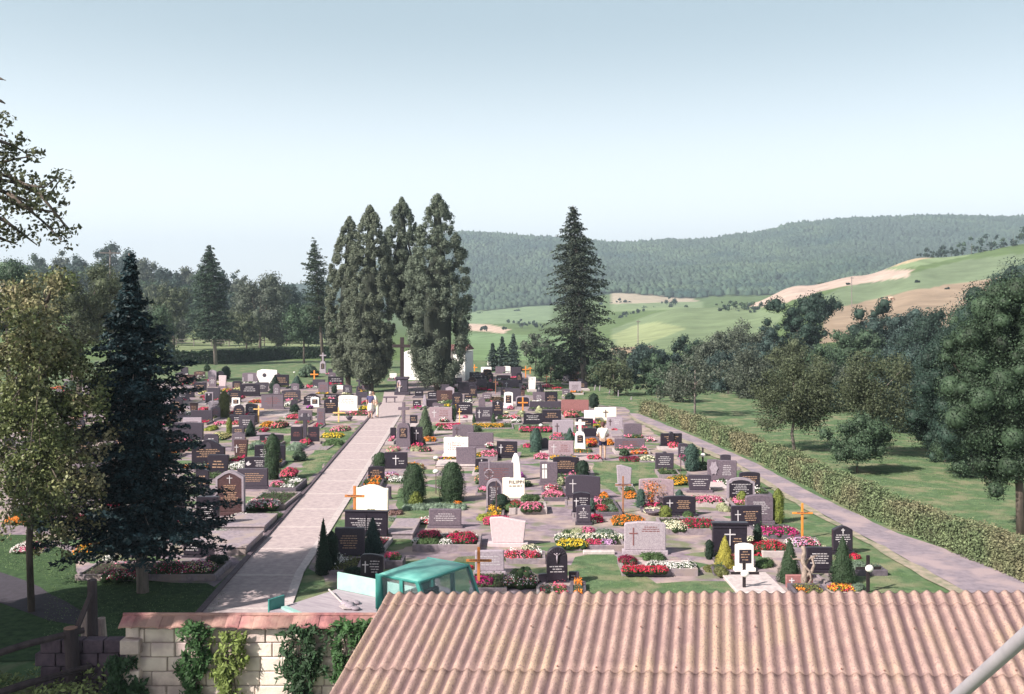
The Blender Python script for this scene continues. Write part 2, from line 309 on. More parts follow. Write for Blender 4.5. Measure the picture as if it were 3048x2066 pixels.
STONES = """
C8 185 58 470 300 notch gry r,w|wide grey headstone with a pale diamond ornament on its left half
C8 310 10 415 112 arch dkg -|small dark headstone peeking over the wide grey one with the diamond ornament
C8 498 180 700 368 arch blk t|black round-shouldered headstone nearest the hedge road, behind the pale-framed one
C8 385 245 640 480 shoulder blk B,w|black double headstone with pale frame and arched top near the hedge road
C8 560 405 830 700 arch gry w|tall purple-grey headstone with white heading beside the yellow-green column shrub
C8 420 515 720 752 rect blk x,g|black headstone with a thin cross on its left, overlapping the tall purple-grey one
C8 230 695 570 1010 band blk X,t|large black headstone with a ledge on top behind the yellow cone shrub
C8 460 890 640 1165 arch wht P|white round-cornered headstone with a square black plaque behind a black cross
C8 1420 710 1615 1000 gable blk m,w|black peaked headstone with a small white cross beside the asphalt lane
C8 1160 925 1415 1180 rect blk w|black headstone with white lettering behind the gnarled vine trunk
C8 960 1200 1225 1330 rect red x|small reddish gravestone with a white cross at the foot of the gnarled vine
C4 865 1260 1240 1492 arch blk x,t|black headstone with golden inscription and small white cross beside the planter bowl
C4 1145 1020 1420 1225 taper dkg w|dark grey round-cornered headstone behind the long pink flower row
C4 585 1060 985 1360 arch pnk t|wide pinkish grey headstone behind the tall salmon gladioli
C4 330 905 505 1160 slant lgr -|pale grey stele with slanted top on the lawn behind a wooden cross
C4 775 750 985 992 tab dkg w|dark headstone with a small knob on top in front of the road
C4 1040 655 1152 832 arch dkg w|narrow dark headstone behind the blue-green column shrub
C4 835 540 1082 690 rect blk K,t|black double headstone with an oval centre piece beside the asphalt lane
C4 305 600 655 742 wide gry t|long low grey headstone with slanted left end beside the person in shorts
C4 410 425 620 592 arch gry -|grey headstone behind a dish of white flowers near the lane
D4 1485 1045 1765 1262 arch lgr x,w|bluish pale grey headstone just right of the person in shorts
D4 1280 885 1655 1140 rect cream X|cream wide headstone with a slender dark cross at the far end of the lane
D4 1100 935 1285 1155 rect wht -|small blank white headstone left of the cream one with the dark cross
D4 955 1075 1250 1262 rect blk t|black headstone right behind the white stone cross monument
D4 1075 1243 1322 1425 arch blk -|black low headstone between the white cross monument and the person in shorts
D4 700 752 1175 955 rect red -|wide reddish headstone behind a dark bush at the edge of the far lawn
D4 752 822 890 930 rect blk w|small black headstone in front of the wide reddish one
C7 730 232 915 480 arch blk x,w|black round-topped headstone with a white cross standing behind a smaller grey one
C7 770 375 925 582 rect dkg m,w|narrow dark grey headstone directly in front of a black round-topped one
C7 655 45 1025 312 slope dkg x|wide dark brown-grey headstone with sloping top and engraved cross
C7 1280 543 1720 895 arch spk c,e|large speckled pale granite headstone with a red-brown cross and lettering
C7 455 813 678 1235 round blk C,w,S|tall black round-topped headstone with a crucified figure in relief
C7 690 1080 802 1212 rect dkg w|small dark square tablet right of the tall black round-topped headstone
C7 365 1100 492 1232 arch blk -|small black tablet left of the tall black round-topped headstone
C6 715 108 857 248 arch blk t|black round-cornered headstone right beside the slab path behind the big cream one
C6 598 268 890 525 ogee cream -|big blank cream headstone with curved top beside the slab path
C6 875 285 915 395 rect dkg -|small dark block tucked against the big cream headstone
C6 512 503 886 745 rect blk D,w|wide black double headstone with rim in front of the big cream headstone
C6 425 640 682 920 rect dkg t|dark headstone between the dark cypress and the blue juniper
C6 650 865 845 1125 slope blk x,w|black headstone with sloping top and long white cross just behind the truck cab
C6 1240 478 1520 645 rect gry w|grey headstone with pale lettering behind the crimson flower dome
C6 1640 838 1892 1045 rect lgr w|pale grey square headstone behind an orange wooden cross
C6 1765 548 2082 805 slant lpk -|large blank pinkish pale headstone with slanted top
C3 1010 1003 1330 1262 notch gry t|large grey headstone with stepped left corner behind the cream one
C3 1228 1150 1432 1335 notch cream N|cream headstone with dark family name and stepped top corner
C3 1085 1168 1222 1455 round dkg B,w|grey round-arched old headstone beside the cream one with a family name
C3 1292 925 1400 1185 obelisk wht -|tapering pale natural stone with a magenta bouquet
C3 1572 1000 1735 1225 notch gry W|grey headstone with a white window-like cross
C3 1690 955 1928 1132 arch blk t|wide black arched headstone right of the one with a window-like cross
C3 1650 810 1882 972 rect pnk j,e|pinkish grey headstone with a white cross in its left half
C3 1578 783 1655 905 round dkg -|small dark rounded headstone behind the blue-green column shrub
C3 1172 815 1362 972 rect blk x,t|black headstone with thin white cross on its left behind the pale tapering stone
C3 975 975 1092 1078 arch blk m|small black arched headstone left of a large grey one
C3 800 870 985 1052 rect gry -|grey headstone behind a bowl of red and pink flowers
C3 688 778 915 958 ribs wht e|white headstone with ribbed left side and dark lettering
C3 902 735 1142 880 rect gry -|dark grey plain headstone behind the ribbed white one
C3 765 660 962 792 arch gry x|grey arched headstone on the small lawn behind the ribbed white one
C3 378 682 490 862 rect blk X|black headstone with a slender white cross right of the stone cross monument
C3 192 690 246 812 rect blk -|small black headstone left of the stone cross monument
C3 138 918 352 1092 rect blk w,X|black headstone with light heading beside the slab path and a dark bush
C3 1690 620 1882 772 rect lgr x|pale lilac-grey headstone with engraved cross behind a low pink row
C3 1592 528 1768 642 rect blk t|black rectangular headstone with gold lettering right of the notched black one
C3 1420 553 1592 662 vee blk w|black headstone with V-notched top left of a rectangular black one
D3 1138 880 1430 1135 rect dkg w,x|dark two-tone headstone behind the yellow flower row
D3 1428 758 1612 1052 ogee blk m,t|tall black headstone with wavy top and cross right of the two-tone one
D3 800 796 1082 1012 corner blk w|black headstone with cut corners behind pink flowers on white
D3 340 880 732 1132 rect pnk x,e|wide pinkish headstone with dark cross behind the red flower row
D3 1630 618 1782 892 arch wht P|white pointed-arch frame headstone with dark plaque
D3 1840 698 2072 890 corner blk B|black headstone with white rim behind a wooden cross
D3 2070 780 2620 930 wide dkg -|long low grey slab headstone below the dark standing figure
D3 2045 358 2182 602 taper wht m|white headstone that widens to the top at the edge of the far lawn
D3 1615 415 1885 572 rect gry x|grey headstone with engraved cross left of the white widening one
D3 1498 328 1742 430 arch gry t|grey arched headstone among the farthest rows left of the white one
D3 1030 268 1292 420 tab dkg w|dark headstone with stepped top near the chapel
D3 1130 398 1332 550 rect gry -|grey headstone above a small red flower row
D3 832 448 1152 650 rect blk -|black broad headstone in front of the tall thujas
D3 1330 448 1482 605 corner blk -|small black headstone right of the small red flower row
D3 548 488 684 682 rect dkg -|grey-violet headstone at the foot of the tall thujas
D3 1645 560 1922 800 rect dkg -|dark greenish headstone behind the white pointed-arch frame
D3 943 660 1082 782 rect blk t|small black headstone above the one with cut corners
D3 310 608 472 752 arch blk w|black headstone at the foot of the thujas left of a pale pillar
D3 88 590 232 702 arch blk w|small black headstone just right of the path's far end
D3 55 760 192 902 rect blk w|black headstone behind red flowers right of the path's far end
D3 290 758 470 884 rect blk -|black headstone behind the pinkish one with the dark cross
D3 218 660 292 885 obelisk lgr -|rough pale grey pillar at the foot of the thujas
D3 1188 706 1302 892 round gry -|grey round-topped headstone behind the two-tone one
D3 1742 188 1935 385 taper dkg -|dark urn-shaped headstone in the farthest row
D3 1230 188 1412 322 rect wht e|white low headstone right of the chapel corner
D3 1340 92 1412 200 rect wht -|small white pillar rising behind the white low headstone
D3 1480 178 1652 305 rect gry -|grey headstone in the farthest row before the dark evergreens
D3 1612 172 1742 300 arch wht -|white rounded headstone in the farthest row left of the urn-shaped one
D3 618 348 742 480 arch dkg B|dark arched headstone at the right edge of the thuja foliage
D3 742 372 902 475 rect gry -|low grey headstone right beside the thuja foliage
D3 0 1020 130 1190 rect blk t|black headstone left of the clipped green cone
D4 250 470 402 752 figure blk -|dark standing figure monument at the edge of the far lawn
D1 225 70 352 212 arch dkg -|dark headstone with rounded top in the far left row
D1 183 200 492 382 arch brn t|wide brown headstone with arched top in the far left row
D1 450 140 645 252 gable brn t|brown peaked headstone in the far left row
D1 695 118 842 322 gable lgr -|pale grey peaked headstone in the far left row
D1 840 135 972 320 round blk -|black round-topped headstone before a dark bush in the far left row
D1 878 215 1012 432 taper lpk -|pale pinkish headstone in front of the black round-topped far one
D1 1285 168 1562 350 arch gry O|grey headstone with pale panel behind a wide black one
D1 1253 358 1592 580 arch blk w|wide black headstone with light heading in front of a grey panelled one
D1 1540 108 1895 380 rough wht h|irregular white natural stone with a dark round hole
D1 1850 200 2092 430 rect blk t|black headstone right of the irregular white stone
D1 1618 540 2002 802 rect gry D,t|grey double headstone with a centre line
D1 1970 468 2292 665 arch dkg t|long dark double headstone right behind a grey double one
D1 650 513 782 702 rect blk B,m|small black headstone with white rim left of the olive column shrub
D1 680 430 902 652 rect dkg -|plain dark headstone behind the small white-rimmed one
D1 1108 603 1248 752 rect wht P,m|small white headstone with black plaque right of the olive column shrub
D1 755 752 902 962 tab gry t|grey headstone with inscription left of the olive column shrub
D1 400 818 772 1032 rect dkg -|broad dark headstone half hidden by spruce branches
D1 1070 905 1382 1062 rect blk w|black low headstone right of the olive column shrub
D1 1380 880 1552 1052 rect blk t|black headstone just left of the pale wooden cross
D1 1118 1100 1322 1292 arch dkg t|dark purple headstone between a yellow column and a dark shrub
D1 1588 1238 2002 1395 arch blk w|wide black arched headstone behind the tall green juniper
C1 1478 795 1728 1002 dome blk r2,t|large black headstone with domed top and relief beside the dark spruce
C1 1325 665 1562 812 rect dkg -|dark plain headstone seen through the spruce branches
C2 608 800 738 990 taper brn x,t|narrow brownish headstone tapering downward with a cross
C2 800 850 1082 1022 rect blk w|black headstone directly behind the tall green juniper
C2 708 958 925 1100 arch blk d,w|black headstone with a white dove emblem
C2 645 1065 925 1258 rect dkg t|dark grey square headstone below the one with the white dove
C2 458 1088 702 1503 gable brn B,m,t|tall dark brown peaked headstone with pale rim, cross and golden lettering
C5 1500 70 1668 345 rect blk w|tall black slab headstone under the spruce boughs beside the white-blue flowers
C5 1165 398 1262 522 rect blk -|small black tablet standing in the shaded flower bed behind the spruce trunk
C5 1400 405 1538 535 rect blk w|small black square tablet at the right of the shaded flower bed
C5 945 428 1062 540 rect dkg -|low dark stone left of the spruce trunk in the shaded bed
C5 930 200 1042 335 rect dkg -|dark brown headstone behind the spruce trunk
D2 318 528 602 730 dome blk w|black domed headstone left of the cut-cornered one
D2 438 593 582 762 arch wht P|white framed headstone with dark plaque before a black domed one
D2 95 640 205 752 arch dkg -|small dark headstone above a dark green shrub
D2 468 285 682 442 rect dkg -|dark headstone right of the red shrub in the far rows
D2 738 233 1002 392 rect blk w|black headstone with light letters in the far rows left of the thujas
D2 568 330 752 542 arch gry t|grey inscribed headstone in the far rows left of the thujas
D2 670 540 942 642 rect blk w|black headstone with white heading behind the cut-cornered one
D2 668 618 908 872 corner blk m,t|black headstone with cut corners left of the white arched one
D2 918 558 1245 822 arch wht k|white broad arched headstone near the couple on the path
D2 1240 570 1312 732 rect dkg -|narrow dark headstone behind the couple on the path
D2 545 778 682 1082 rect gry t|narrow upright grey headstone leaning behind the cross with two tablets
D2 1310 280 1452 512 arch gry t|grey arched headstone at the foot of the left thuja pair
D2 985 120 1052 215 arch dkg -|tiny dark headstone at the edge of the left thuja pair
D2 735 100 812 205 rect dkg -|tiny dark headstone below the grey-green bush
D2 890 390 1032 462 rect wht -|low white gravestone in the far rows left of the thujas
D2 1060 435 1135 500 rect blk -|tiny black tablet right of the low white gravestone
D2 1215 500 1422 625 rect dkg -|low dark headstone in front of an old stone cross by the thujas
D2 1800 180 1922 300 rect wht -|white headstone seen between the thujas and the tall crucifix
E1 330 1420 472 1600 arch gry -|grey arched headstone seen low through the apple tree
E1 770 370 862 482 rect gry -|grey headstone seen through the apple leaves beside yellow flowers
E1 550 250 662 372 round wht -|white rounded headstone seen high through the apple leaves
E1 1110 640 1200 760 arch gry -|grey headstone between the apple tree and the spruce
E1 830 560 925 690 arch lpk -|pinkish headstone seen through the apple leaves
E1 1560 1000 1680 1110 rect lgr -|pale headstone glimpsed between the spruce boughs
C1 1040 470 1130 600 arch dkg -|dark headstone behind the spruce top boughs
C1 560 560 640 660 rect dkg -|dark headstone between apple tree and spruce boughs
C1 470 1180 560 1290 arch brn -|brown headstone low behind the apple tree trunk
"""
# t x0 y0(top) x1 yb  post-x bar-y post-w mat
CROSSES = """
C6 513 280 687 600 598 366 30 orange|orange wooden cross in front of the big cream headstone
C6 1563 808 1783 1150 1670 922 32 orange|orange wooden cross right behind the truck cab
C8 1020 490 1222 850 1122 586 26 bright|bright orange wooden cross beside the asphalt lane
C4 310 1035 500 1462 405 1135 24 wood|tall brown wooden cross in front of the pale stele
D3 1868 708 2042 960 1952 805 30 bright|orange wooden cross before the black headstone with white rim
D2 428 130 572 300 497 200 30 bright|orange wooden cross beside the grey-green bush in the far left rows
D2 820 768 1032 1025 918 862 30 pale|pale orange wooden cross beside the asphalt-edged slab path
D1 1478 738 1662 1045 1568 800 26 pale|pale yellow wooden cross left of the cross with two tablets
D3 1065 145 1168 260 1118 196 22 bright|small orange wooden cross beside the chapel corner
D3 1945 172 2060 372 2002 232 24 bright|orange wooden cross in the farthest row right of the urn-shaped stone
D3 2040 170 2112 305 2080 212 18 bright|thin orange wooden cross at the right end of the farthest row
D4 400 308 492 475 446 356 18 wood|reddish wooden cross standing alone on the far lawn
D3 1440 395 1530 655 1482 450 14 wood|thin brown wooden cross rising from the dark far bush
D2 1435 225 1555 350 1490 238 14 wood|thin reddish wooden cross leaning at the left thuja pair
D3 830 905 895 1150 858 960 20 pale|pale wooden cross left of white gravel and pink flowers
C8 410 1055 692 1370 548 1178 38 black|black wooden cross with white knob in front of the white plaque headstone
C8 1640 1005 1898 1375 1772 1128 40 black|black wooden cross with white knob at the right behind the corrugated roof
C4 1250 708 1410 950 1324 790 24 black|black wooden cross with white rosette near the lane
"""
# kerbed plots: tile, x0 yfront x1 yback kerb_h(m) soil
PLOTS = """
C7 1255 1128 2068 925 .2 gravel|grey granite kerb around the bed of the speckled granite headstone
C7 610 862 1300 640 .17 soil|long grey kerb of the white and yellow flower bed
C7 1690 690 2330 500 .2 soil|grey kerb below the crimson mound and white flowers
C7 20 1000 445 850 .15 soil|pinkish kerb of the red and white flower bed
C7 55 470 460 330 .22 soil|pale kerb below the pink flower mound beside a dark juniper
C6 1095 850 1680 690 .2 soil|grey kerb of the crimson dome bed
C6 880 740 1100 560 .2 slab|grey covered grave right of the wide black double headstone
C6 860 1000 1015 880 .22 soil|dark kerb of the pink bed behind the truck
C8 500 1420 960 1175 .12 paleslab|pale flat grave slab in front of the white plaque headstone
C8 1640 1215 1970 1120 .16 greensoil|dark stepped kerb behind the right black cross
C8 710 850 1120 700 .14 soil|dark kerb of the magenta bed beside the bright orange cross
C8 730 1030 1000 880 .18 soil|pale kerb below the red flower bed right of the yellow cone shrub
C8 250 1210 400 1130 .14 soil|small dark kerb left of the white plaque headstone
C8 60 530 400 430 .16 soil|pale kerb of the long pink flower row
C8 1220 1330 1420 1190 .08 slab|flat grey slab behind the vine trunk
C4 390 1260 590 1160 .12 soil|grey kerb of the orange flowers behind the wooden cross
C4 820 740 1050 690 .1 slab|pale slab before the black double headstone by the lane
C4 1420 1200 1610 1100 .12 slab|pale slab grave beside the pale-framed black headstone
C4 600 880 800 800 .08 soil|pinkish kerb below the round white flower mound
C4 280 600 420 500 .15 slab|grey slab grave right of the person in shorts
C4 100 1500 400 1270 .14 soil|dark kerbed bed with red flowers and small shrubs
C3 1610 1370 1830 1230 .14 soil|dark kerb of the pink bed in front of the window-cross headstone
C3 615 1060 970 985 .12 whiteslab|white kerb slab in front of the ribbed white headstone
C3 600 740 880 640 .12 soil|pale kerb under the red flower row
C3 930 705 1330 640 .08 soil|grey kerb under the yellow flower row
C3 1380 735 1690 660 .12 soil|pinkish kerb of the bright pink row
C3 1030 1000 1180 900 .2 soil|grey kerb of a pink bed beside the black cross headstone
C3 1890 1010 2150 900 .08 gravel|low kerb at the feet of the person in shorts
C2 1230 900 1470 790 .06 slab|low grey slab in front of the cross with two tablets
C2 700 1450 1080 1260 .18 soil|raised grey kerb of the pink and white flower mound
C2 925 1310 1180 1160 .26 soil|raised dark kerb at the foot of the tall green juniper
C2 1060 600 1360 530 .1 soil|pale kerb left of the narrow grey headstone
C2 870 580 1120 510 .08 slab|long pale slab in front of the grey double headstone
C2 1500 600 1840 530 .12 soil|white kerb at the feet of the couple
C2 700 470 880 400 .08 slab|pale slab grave right of the white plaque stone
C2 220 480 350 400 .1 slab|pale slab grave left of the white-rimmed stone
C2 860 700 1200 620 .05 gravel|gravel grave with low kerb on the left lawn edge
C5 690 345 470 0 0 x|x
C5 1690 350 2010 200 .24 slab|raised grey covered grave beside the tall black slab headstone
C5 1400 520 1870 330 .26 slab|raised violet-grey covered grave with the white-blue flower bowl
C5 570 715 1640 560 .16 soil|long shaded kerb of the mixed flower bed behind the spruce trunk
C5 1220 345 1430 240 .24 soil|grey kerb of a small pink and white bed left of the tall black slab headstone
C5 10 345 220 240 .2 soil|kerb of the orange flower bed at the left edge
C5 500 350 680 260 .22 soil|orange-lit kerb of the pink bed behind the apple trunk
C5 70 505 320 440 .08 soil|low pale kerb of the white flowers at the left lawn
D4 700 1045 1100 960 .1 soil|curved pale kerb of the pink mixed bed on the far lawn
D4 410 605 740 520 .1 soil|pale kerb of the red flowers on the far lawn
D2 600 1010 1400 930 .05 gravel|gravelled grave edge right before the couple
D3 800 1140 1090 1020 .14 whiteslab|white kerbed grave with pink flowers before the cut-cornered headstone
D3 660 640 900 560 .1 soil|white kerbed bed with pink flowers at the thuja foot
D3 1480 1120 1750 1040 .1 soil|white kerbed small bed right of the wavy-topped headstone
D1 1100 780 1620 690 .1 slab|pale slab row before the grey double headstone
"""
# flower patches: t x0 y0 x1 yb colours  (height auto)
FLOWERS = """
C7 1260 965 1745 1058 red|bright red flower row
C7 1530 915 2062 1030 white|white flower row
C7 1225 850 1425 975 wine|dark wine-red bush
C7 1460 830 1720 935 green|low green ground cover
C7 530 630 1290 722 white,cream|long white flower border
C7 580 690 885 795 yellow|yellow marigold border
C7 885 712 1060 778 rose|rose flower clump
C7 1030 700 1190 775 lilac|lilac flower clump
C7 640 600 750 668 green|small green shrublet
C7 725 580 860 675 pale|variegated pale green shrublet
C7 835 545 978 672 darkpink|dark green shrublet with pink top
C7 980 590 1165 668 sage|blue-green cushion plant
C7 0 790 375 925 red,pink|mixed red and pink flower row
C7 190 785 362 830 cream|cream flower strip
C7 155 295 418 402 pink|pink begonia mound
C7 408 190 655 275 pink|bright pink flower bed
C7 438 138 562 195 red,white|red and white bouquet dish
C7 1695 490 1965 612 cream|cream-white flower bed
C7 1870 458 2318 610 crimson|crimson begonia mound
C7 925 430 1062 545 crimson|crimson flower clump
C7 930 490 1020 548 cream|small white flower clump
C7 1160 420 1512 580 orange|orange marigold mound
C7 1280 190 1440 290 orange|orange flower strip
C7 1020 195 1115 280 orange|small orange flower patch
C7 985 330 1100 410 red,green|red blossoms in green leaves
C7 1100 330 1190 405 sage|grey-green cushion
C7 0 980 375 1250 bouquet|large white and lilac funeral bouquet pile
C7 1500 375 1695 445 cream|cream wreath in the planter bowl
C6 1150 620 1325 712 rose|rose-pink flower clump
C6 1388 615 1645 770 crimson|large crimson flower dome
C6 1093 698 1155 750 white|small white alyssum clump
C6 1325 698 1435 775 white|white alyssum clump
C6 1145 700 1330 775 green|green cushion plant
C6 858 828 972 888 rose|rose-red flower patch
C6 480 1005 612 1065 red,green|red blossoms in dark leaves
C6 850 150 962 218 rose,white|lilac-pink flower patch
C6 895 165 1015 242 white|white flower mat
C6 1600 1020 1785 1135 magenta|magenta flower pair under the orange cross
C6 1570 940 1620 990 red|tiny red blossom clump
C6 1455 390 1525 440 orange|single orange flower clump
C6 1710 500 1945 608 rose|rose-pink mound
C6 1655 500 1790 572 yelgreen|yellow-green cushion
C6 970 50 1185 140 pale,orange|pale variegated bush with orange tips
C6 1000 400 1560 480 sage|wide grey-green juniper mat
C6 535 470 690 515 heather|brownish heather strip
C6 878 480 1020 522 heather|brownish heather strip behind the raised covered grave
C6 480 925 650 1085 darkgreen|dark low evergreen patch
C6 1150 525 1300 600 red,white|red and white grave bouquet
C6 880 530 960 575 sage|small sage cushion
C8 0 590 332 732 crimson|x
C8 48 378 355 475 pink|pink begonia row
C8 708 675 1112 795 magenta|magenta begonia row
C8 970 730 1110 775 cream|cream flower strip at the end of the magenta row
C8 580 800 992 945 red|red begonia bed
C8 575 800 800 862 cream|cream flower strip before the red begonias
C8 1600 968 1710 1028 red|small red flower ball
C8 665 935 735 1000 red|small red flower clump
C8 990 780 1310 905 pink,lilac,white|mixed pink and white wreath heap
C8 1320 890 1390 935 cream|small cream bouquet
C8 0 1015 105 1110 white|x
C8 1400 1265 1650 1345 mix|orange and yellow low flowers
C8 1615 1235 1760 1345 sage|grey-green cushion
C8 685 995 855 1115 green|rounded green cushion
C8 175 1050 300 1160 olive|olive cushion plant
C8 270 1075 400 1180 olive|olive-brown cushion plant
C8 1570 1020 1790 1130 sage|broad sage green carpet
C8 280 200 415 300 white,green|white blossoms in fresh leaves
C8 255 262 345 300 pink|small pink strip
C8 640 370 730 408 mix|small red and yellow clump
C8 310 450 415 565 pale|variegated pale bush
C8 1340 1185 1440 1330 green|x
C4 618 768 785 845 cream|round cream-white flower mound
C4 370 788 605 858 wine|wine-red flower mound
C4 480 705 690 775 red,orange|red and orange flower bed
C4 958 978 1212 1135 gold|golden-orange shrubby flowers
C4 655 562 802 628 pink,white|pink and white flower carpet
C4 945 610 1072 710 redpink|coral flower basket
C4 0 768 150 825 redpink|coral flower strip
C4 0 590 105 675 orange,red|orange flower strip
C4 215 580 300 670 orange|orange flower clump
C4 500 475 600 560 lilac,white|lilac flowers with a white dish
C4 660 1375 850 1440 cream|x
C4 1260 820 1420 955 cream,green|white wreath heap at the black cross
C4 100 1330 235 1425 red,green|mixed red flowers in the dark bed
C4 290 460 350 520 redpink|small coral clump right of the shorts
C4 440 1190 590 1280 orange|x
C4 820 940 930 1000 pale,yellow|pale yellow flowers before the knobbed headstone
C4 20 600 110 660 orange|x
C4 500 570 650 610 orange,green|russet flowers above the long low headstone
C4 630 1375 700 1420 purple|purple heather tuft
C4 1110 1400 1230 1500 green|green leaves before the golden-lettered headstone
C4 50 420 140 470 yelgreen|yellow-green patch behind the person
C3 600 635 835 675 crimson|crimson flower row
C3 940 630 1235 685 gold|golden flower row
C3 1385 660 1690 715 rose|rose-pink flower row
C3 1665 755 1810 795 pink|pink flower strip
C3 1420 820 1490 868 rose|rose-pink flower clump
C3 1525 900 1665 975 pink|pink flower mound
C3 1030 885 1180 935 pink|pink flower strip before the black cross headstone
C3 1070 805 1145 855 pink,white|pink and white bouquet
C3 850 940 965 1022 redpink|red and pink bowl of flowers
C3 985 895 1030 955 gold,green|small golden bush
C3 930 780 1030 840 salmon|salmon rose bush
C3 490 755 600 812 orange|orange flower patch
C3 1330 1065 1420 1150 violet|magenta bouquet
C3 1420 1150 1490 1225 cream,green|cream chrysanthemum bush
C3 1730 1100 1800 1195 pale,green|pale yellow roses
C3 1175 640 1230 670 orange|small orange patch
C3 970 1100 1040 1200 salmon,green|salmon flowering shrub
C3 1250 1320 1400 1420 green,red|grey-green rose bush
C3 1400 1290 1570 1345 green|low green carpet
C3 1895 880 2060 915 green,orange|low green and orange plants
C3 150 850 260 905 pale,pink|pale variegated plants
C3 370 850 470 900 pale|pale leafy plant
C3 455 850 560 905 pink,green|pinkish plants
C3 590 955 800 985 violet,gold|violet and gold small flowers
C3 130 1090 240 1140 lilac|lilac flower patch
C3 1230 555 1380 600 redpink,white|coral and white flowers
C3 1310 600 1400 640 white|white bowl of flowers
C3 1540 470 1600 560 pale|pale greenery
C3 1230 530 1290 565 cream,yellow|cream flower clumps
C3 820 420 930 470 pink,white|x
C3 640 565 720 620 redpink,white|red and white bouquet on the pinkish headstone
C3 690 470 740 490 yellow|yellow strip
C3 640 380 830 470 green|spreading green bush
C3 660 380 670 390 green|x
C3 735 290 800 325 rose,white|pink and white far flowers
C3 985 315 1090 345 crimson|crimson far flower row
C3 1540 430 1630 450 crimson|crimson strip below the dark figure
C3 1600 270 1700 320 redpink|coral flowers on the far lawn
C3 1685 305 1780 335 red|scarlet flowers on the far lawn
C3 1400 225 1465 340 pink,white|pink and white far bouquet
C3 860 555 900 600 pink|small pink bush
C3 1270 470 1320 520 pink|pink balloon-like blossoms
C3 2000 770 2100 830 orange|orange bed behind the person
C3 1050 360 1240 450 brown|dark brown far bush
C3 1170 250 1230 310 green,pink|far green bush with pink tips
C3 780 220 840 280 salmon|x
C3 1370 510 1440 590 pale,green|pale green far plants
C3 1800 510 1920 580 redpink,salmon|coral mixed far bed
D4 760 895 1000 1040 redpink,salmon|coral and salmon mixed bed
D4 1000 950 1100 1020 green|small green clump beside the coral bed
D4 1280 1040 1400 1130 gold,green|golden plants before the cream headstone
D4 1250 1140 1420 1230 yellow,green|yellow-green plants left of the person's head
D4 560 1350 770 1430 pink|x
C2 700 1300 1000 1420 white,pink|pink and white heather mound
C2 1015 1020 1155 1130 redpink|coral and pink flower mound
C2 535 980 715 1070 white|white flowering carpet
C2 520 1375 710 1465 magenta,green|magenta blossoms on stalks
C2 565 1455 735 1535 white|white dish of alyssum
C2 340 710 515 800 paleyellow|pale yellow spreading juniper
C2 320 650 410 715 yelgreen|yellow-green hedge tuft
C2 405 615 530 665 pink|pale pink flower patch
C2 600 765 690 805 orange|orange tuft
C2 840 610 930 680 gold,orange|golden flower clump
C2 935 600 1060 695 salmon,redpink|salmon rose clump
C2 830 680 900 725 crimson|crimson patch
C2 1080 545 1220 600 redpink|coral begonia strip
C2 1210 745 1300 850 redpink|coral vase bouquet
C2 1400 715 1600 780 yellow|yellow sedum carpet
C2 1490 650 1650 720 pink,pale|pale pink plants at the pale cross
C2 1420 780 1590 850 green|green ground cover
C2 1080 800 1220 900 sage|sage juniper spreading
C2 730 790 870 880 sage|sage creeping shrub
C2 730 415 870 465 crimson,orange|crimson and orange row
C2 560 385 665 425 rose|rose far strip
C2 570 340 660 390 gold|golden far clump
C2 590 300 680 350 paleyellow|cream far bush
C2 565 510 650 560 crimson|crimson far mound
C2 480 305 550 360 redpink,yellow|coral and yellow far bush
C2 275 335 370 380 paleyellow|cream far flowers
C2 285 375 345 415 crimson|crimson far patch
C2 260 485 345 530 redpink|coral far patch
C2 370 265 450 300 paleyellow|pale yellow far shrub
C2 1270 250 1335 325 redpink|red shrub
C2 1660 515 1810 570 redpink,green|coral low row
C2 1760 470 1850 515 yellow|yellow plants
C2 1780 425 1845 470 redpink|coral blossoms
C2 1070 430 1130 480 white|white dish far
C2 1265 475 1320 505 violet|violet far clump
C2 100 810 280 900 pink,pale|pale pink round blossoms
C2 845 285 880 340 redpink|small coral bush at the wide black headstone
C2 940 1165 1060 1220 pink|pink blossoms in the raised kerb
C5 760 570 1060 685 mixdark|mixed dark flowers left of the spruce trunk
C5 1120 520 1420 650 mixdark|mixed dark red flowers right of the spruce trunk
C5 1360 515 1600 640 mixdark2|yellow and pink flowers at the shaded bed end
C5 780 480 860 545 white|white blossoms beside the shaded bed
C5 1515 282 1722 388 whiteblue|white-blue flower cushion
C5 1560 255 1720 310 purple|dark purple foliage behind the flower cushion
C5 545 370 850 500 gold,orange|orange and gold shrubby flowers
C5 850 360 1060 440 orange,green|orange flowers left of the spruce trunk
C5 0 170 185 278 orange|deep orange flower bed at the left edge
C5 480 170 668 285 rose|rose-pink flower bed behind the apple trunk
C5 655 185 760 270 cream|cream flowers behind the apple tree
C5 1215 195 1355 272 pink|pink and white small bed
C5 1130 230 1200 285 pink,red|small pink clump left of the small kerbed bed
C5 80 370 270 485 white,pink|white flowers with a pink spot
C5 180 50 295 115 redpink|red flowers under the apple boughs
C5 1990 160 2130 240 green|green lawn cushion beside the raised covered grave
C5 1560 480 1700 560 darkgreen|dark green tuft at the bed corner
E1 600 465 740 575 yellow|yellow flowers seen through the apple leaves
E1 1165 490 1300 560 rose|rose flowers between apple and spruce
E1 1270 548 1415 605 paleyellow|cream flower patch between apple and spruce
E1 950 925 1165 1045 yelgreen|yellow-green bush in the gap below the apple tree
E1 855 1038 995 1085 orange|orange strip in the gap below the apple tree
E1 735 955 815 1030 red|red clump in the gap below the apple tree
E1 670 295 870 365 redpink,orange|pink and orange far strip through the apple leaves
E1 310 430 410 500 red|small red clump through the apple leaves
E1 940 480 1060 530 salmon|salmon strip through the apple leaves
E1 170 1430 290 1500 yellow|yellow clump low through the apple tree
E1 1010 1280 1370 1340 redpink,white|small red and white far flowers under the spruce
"""
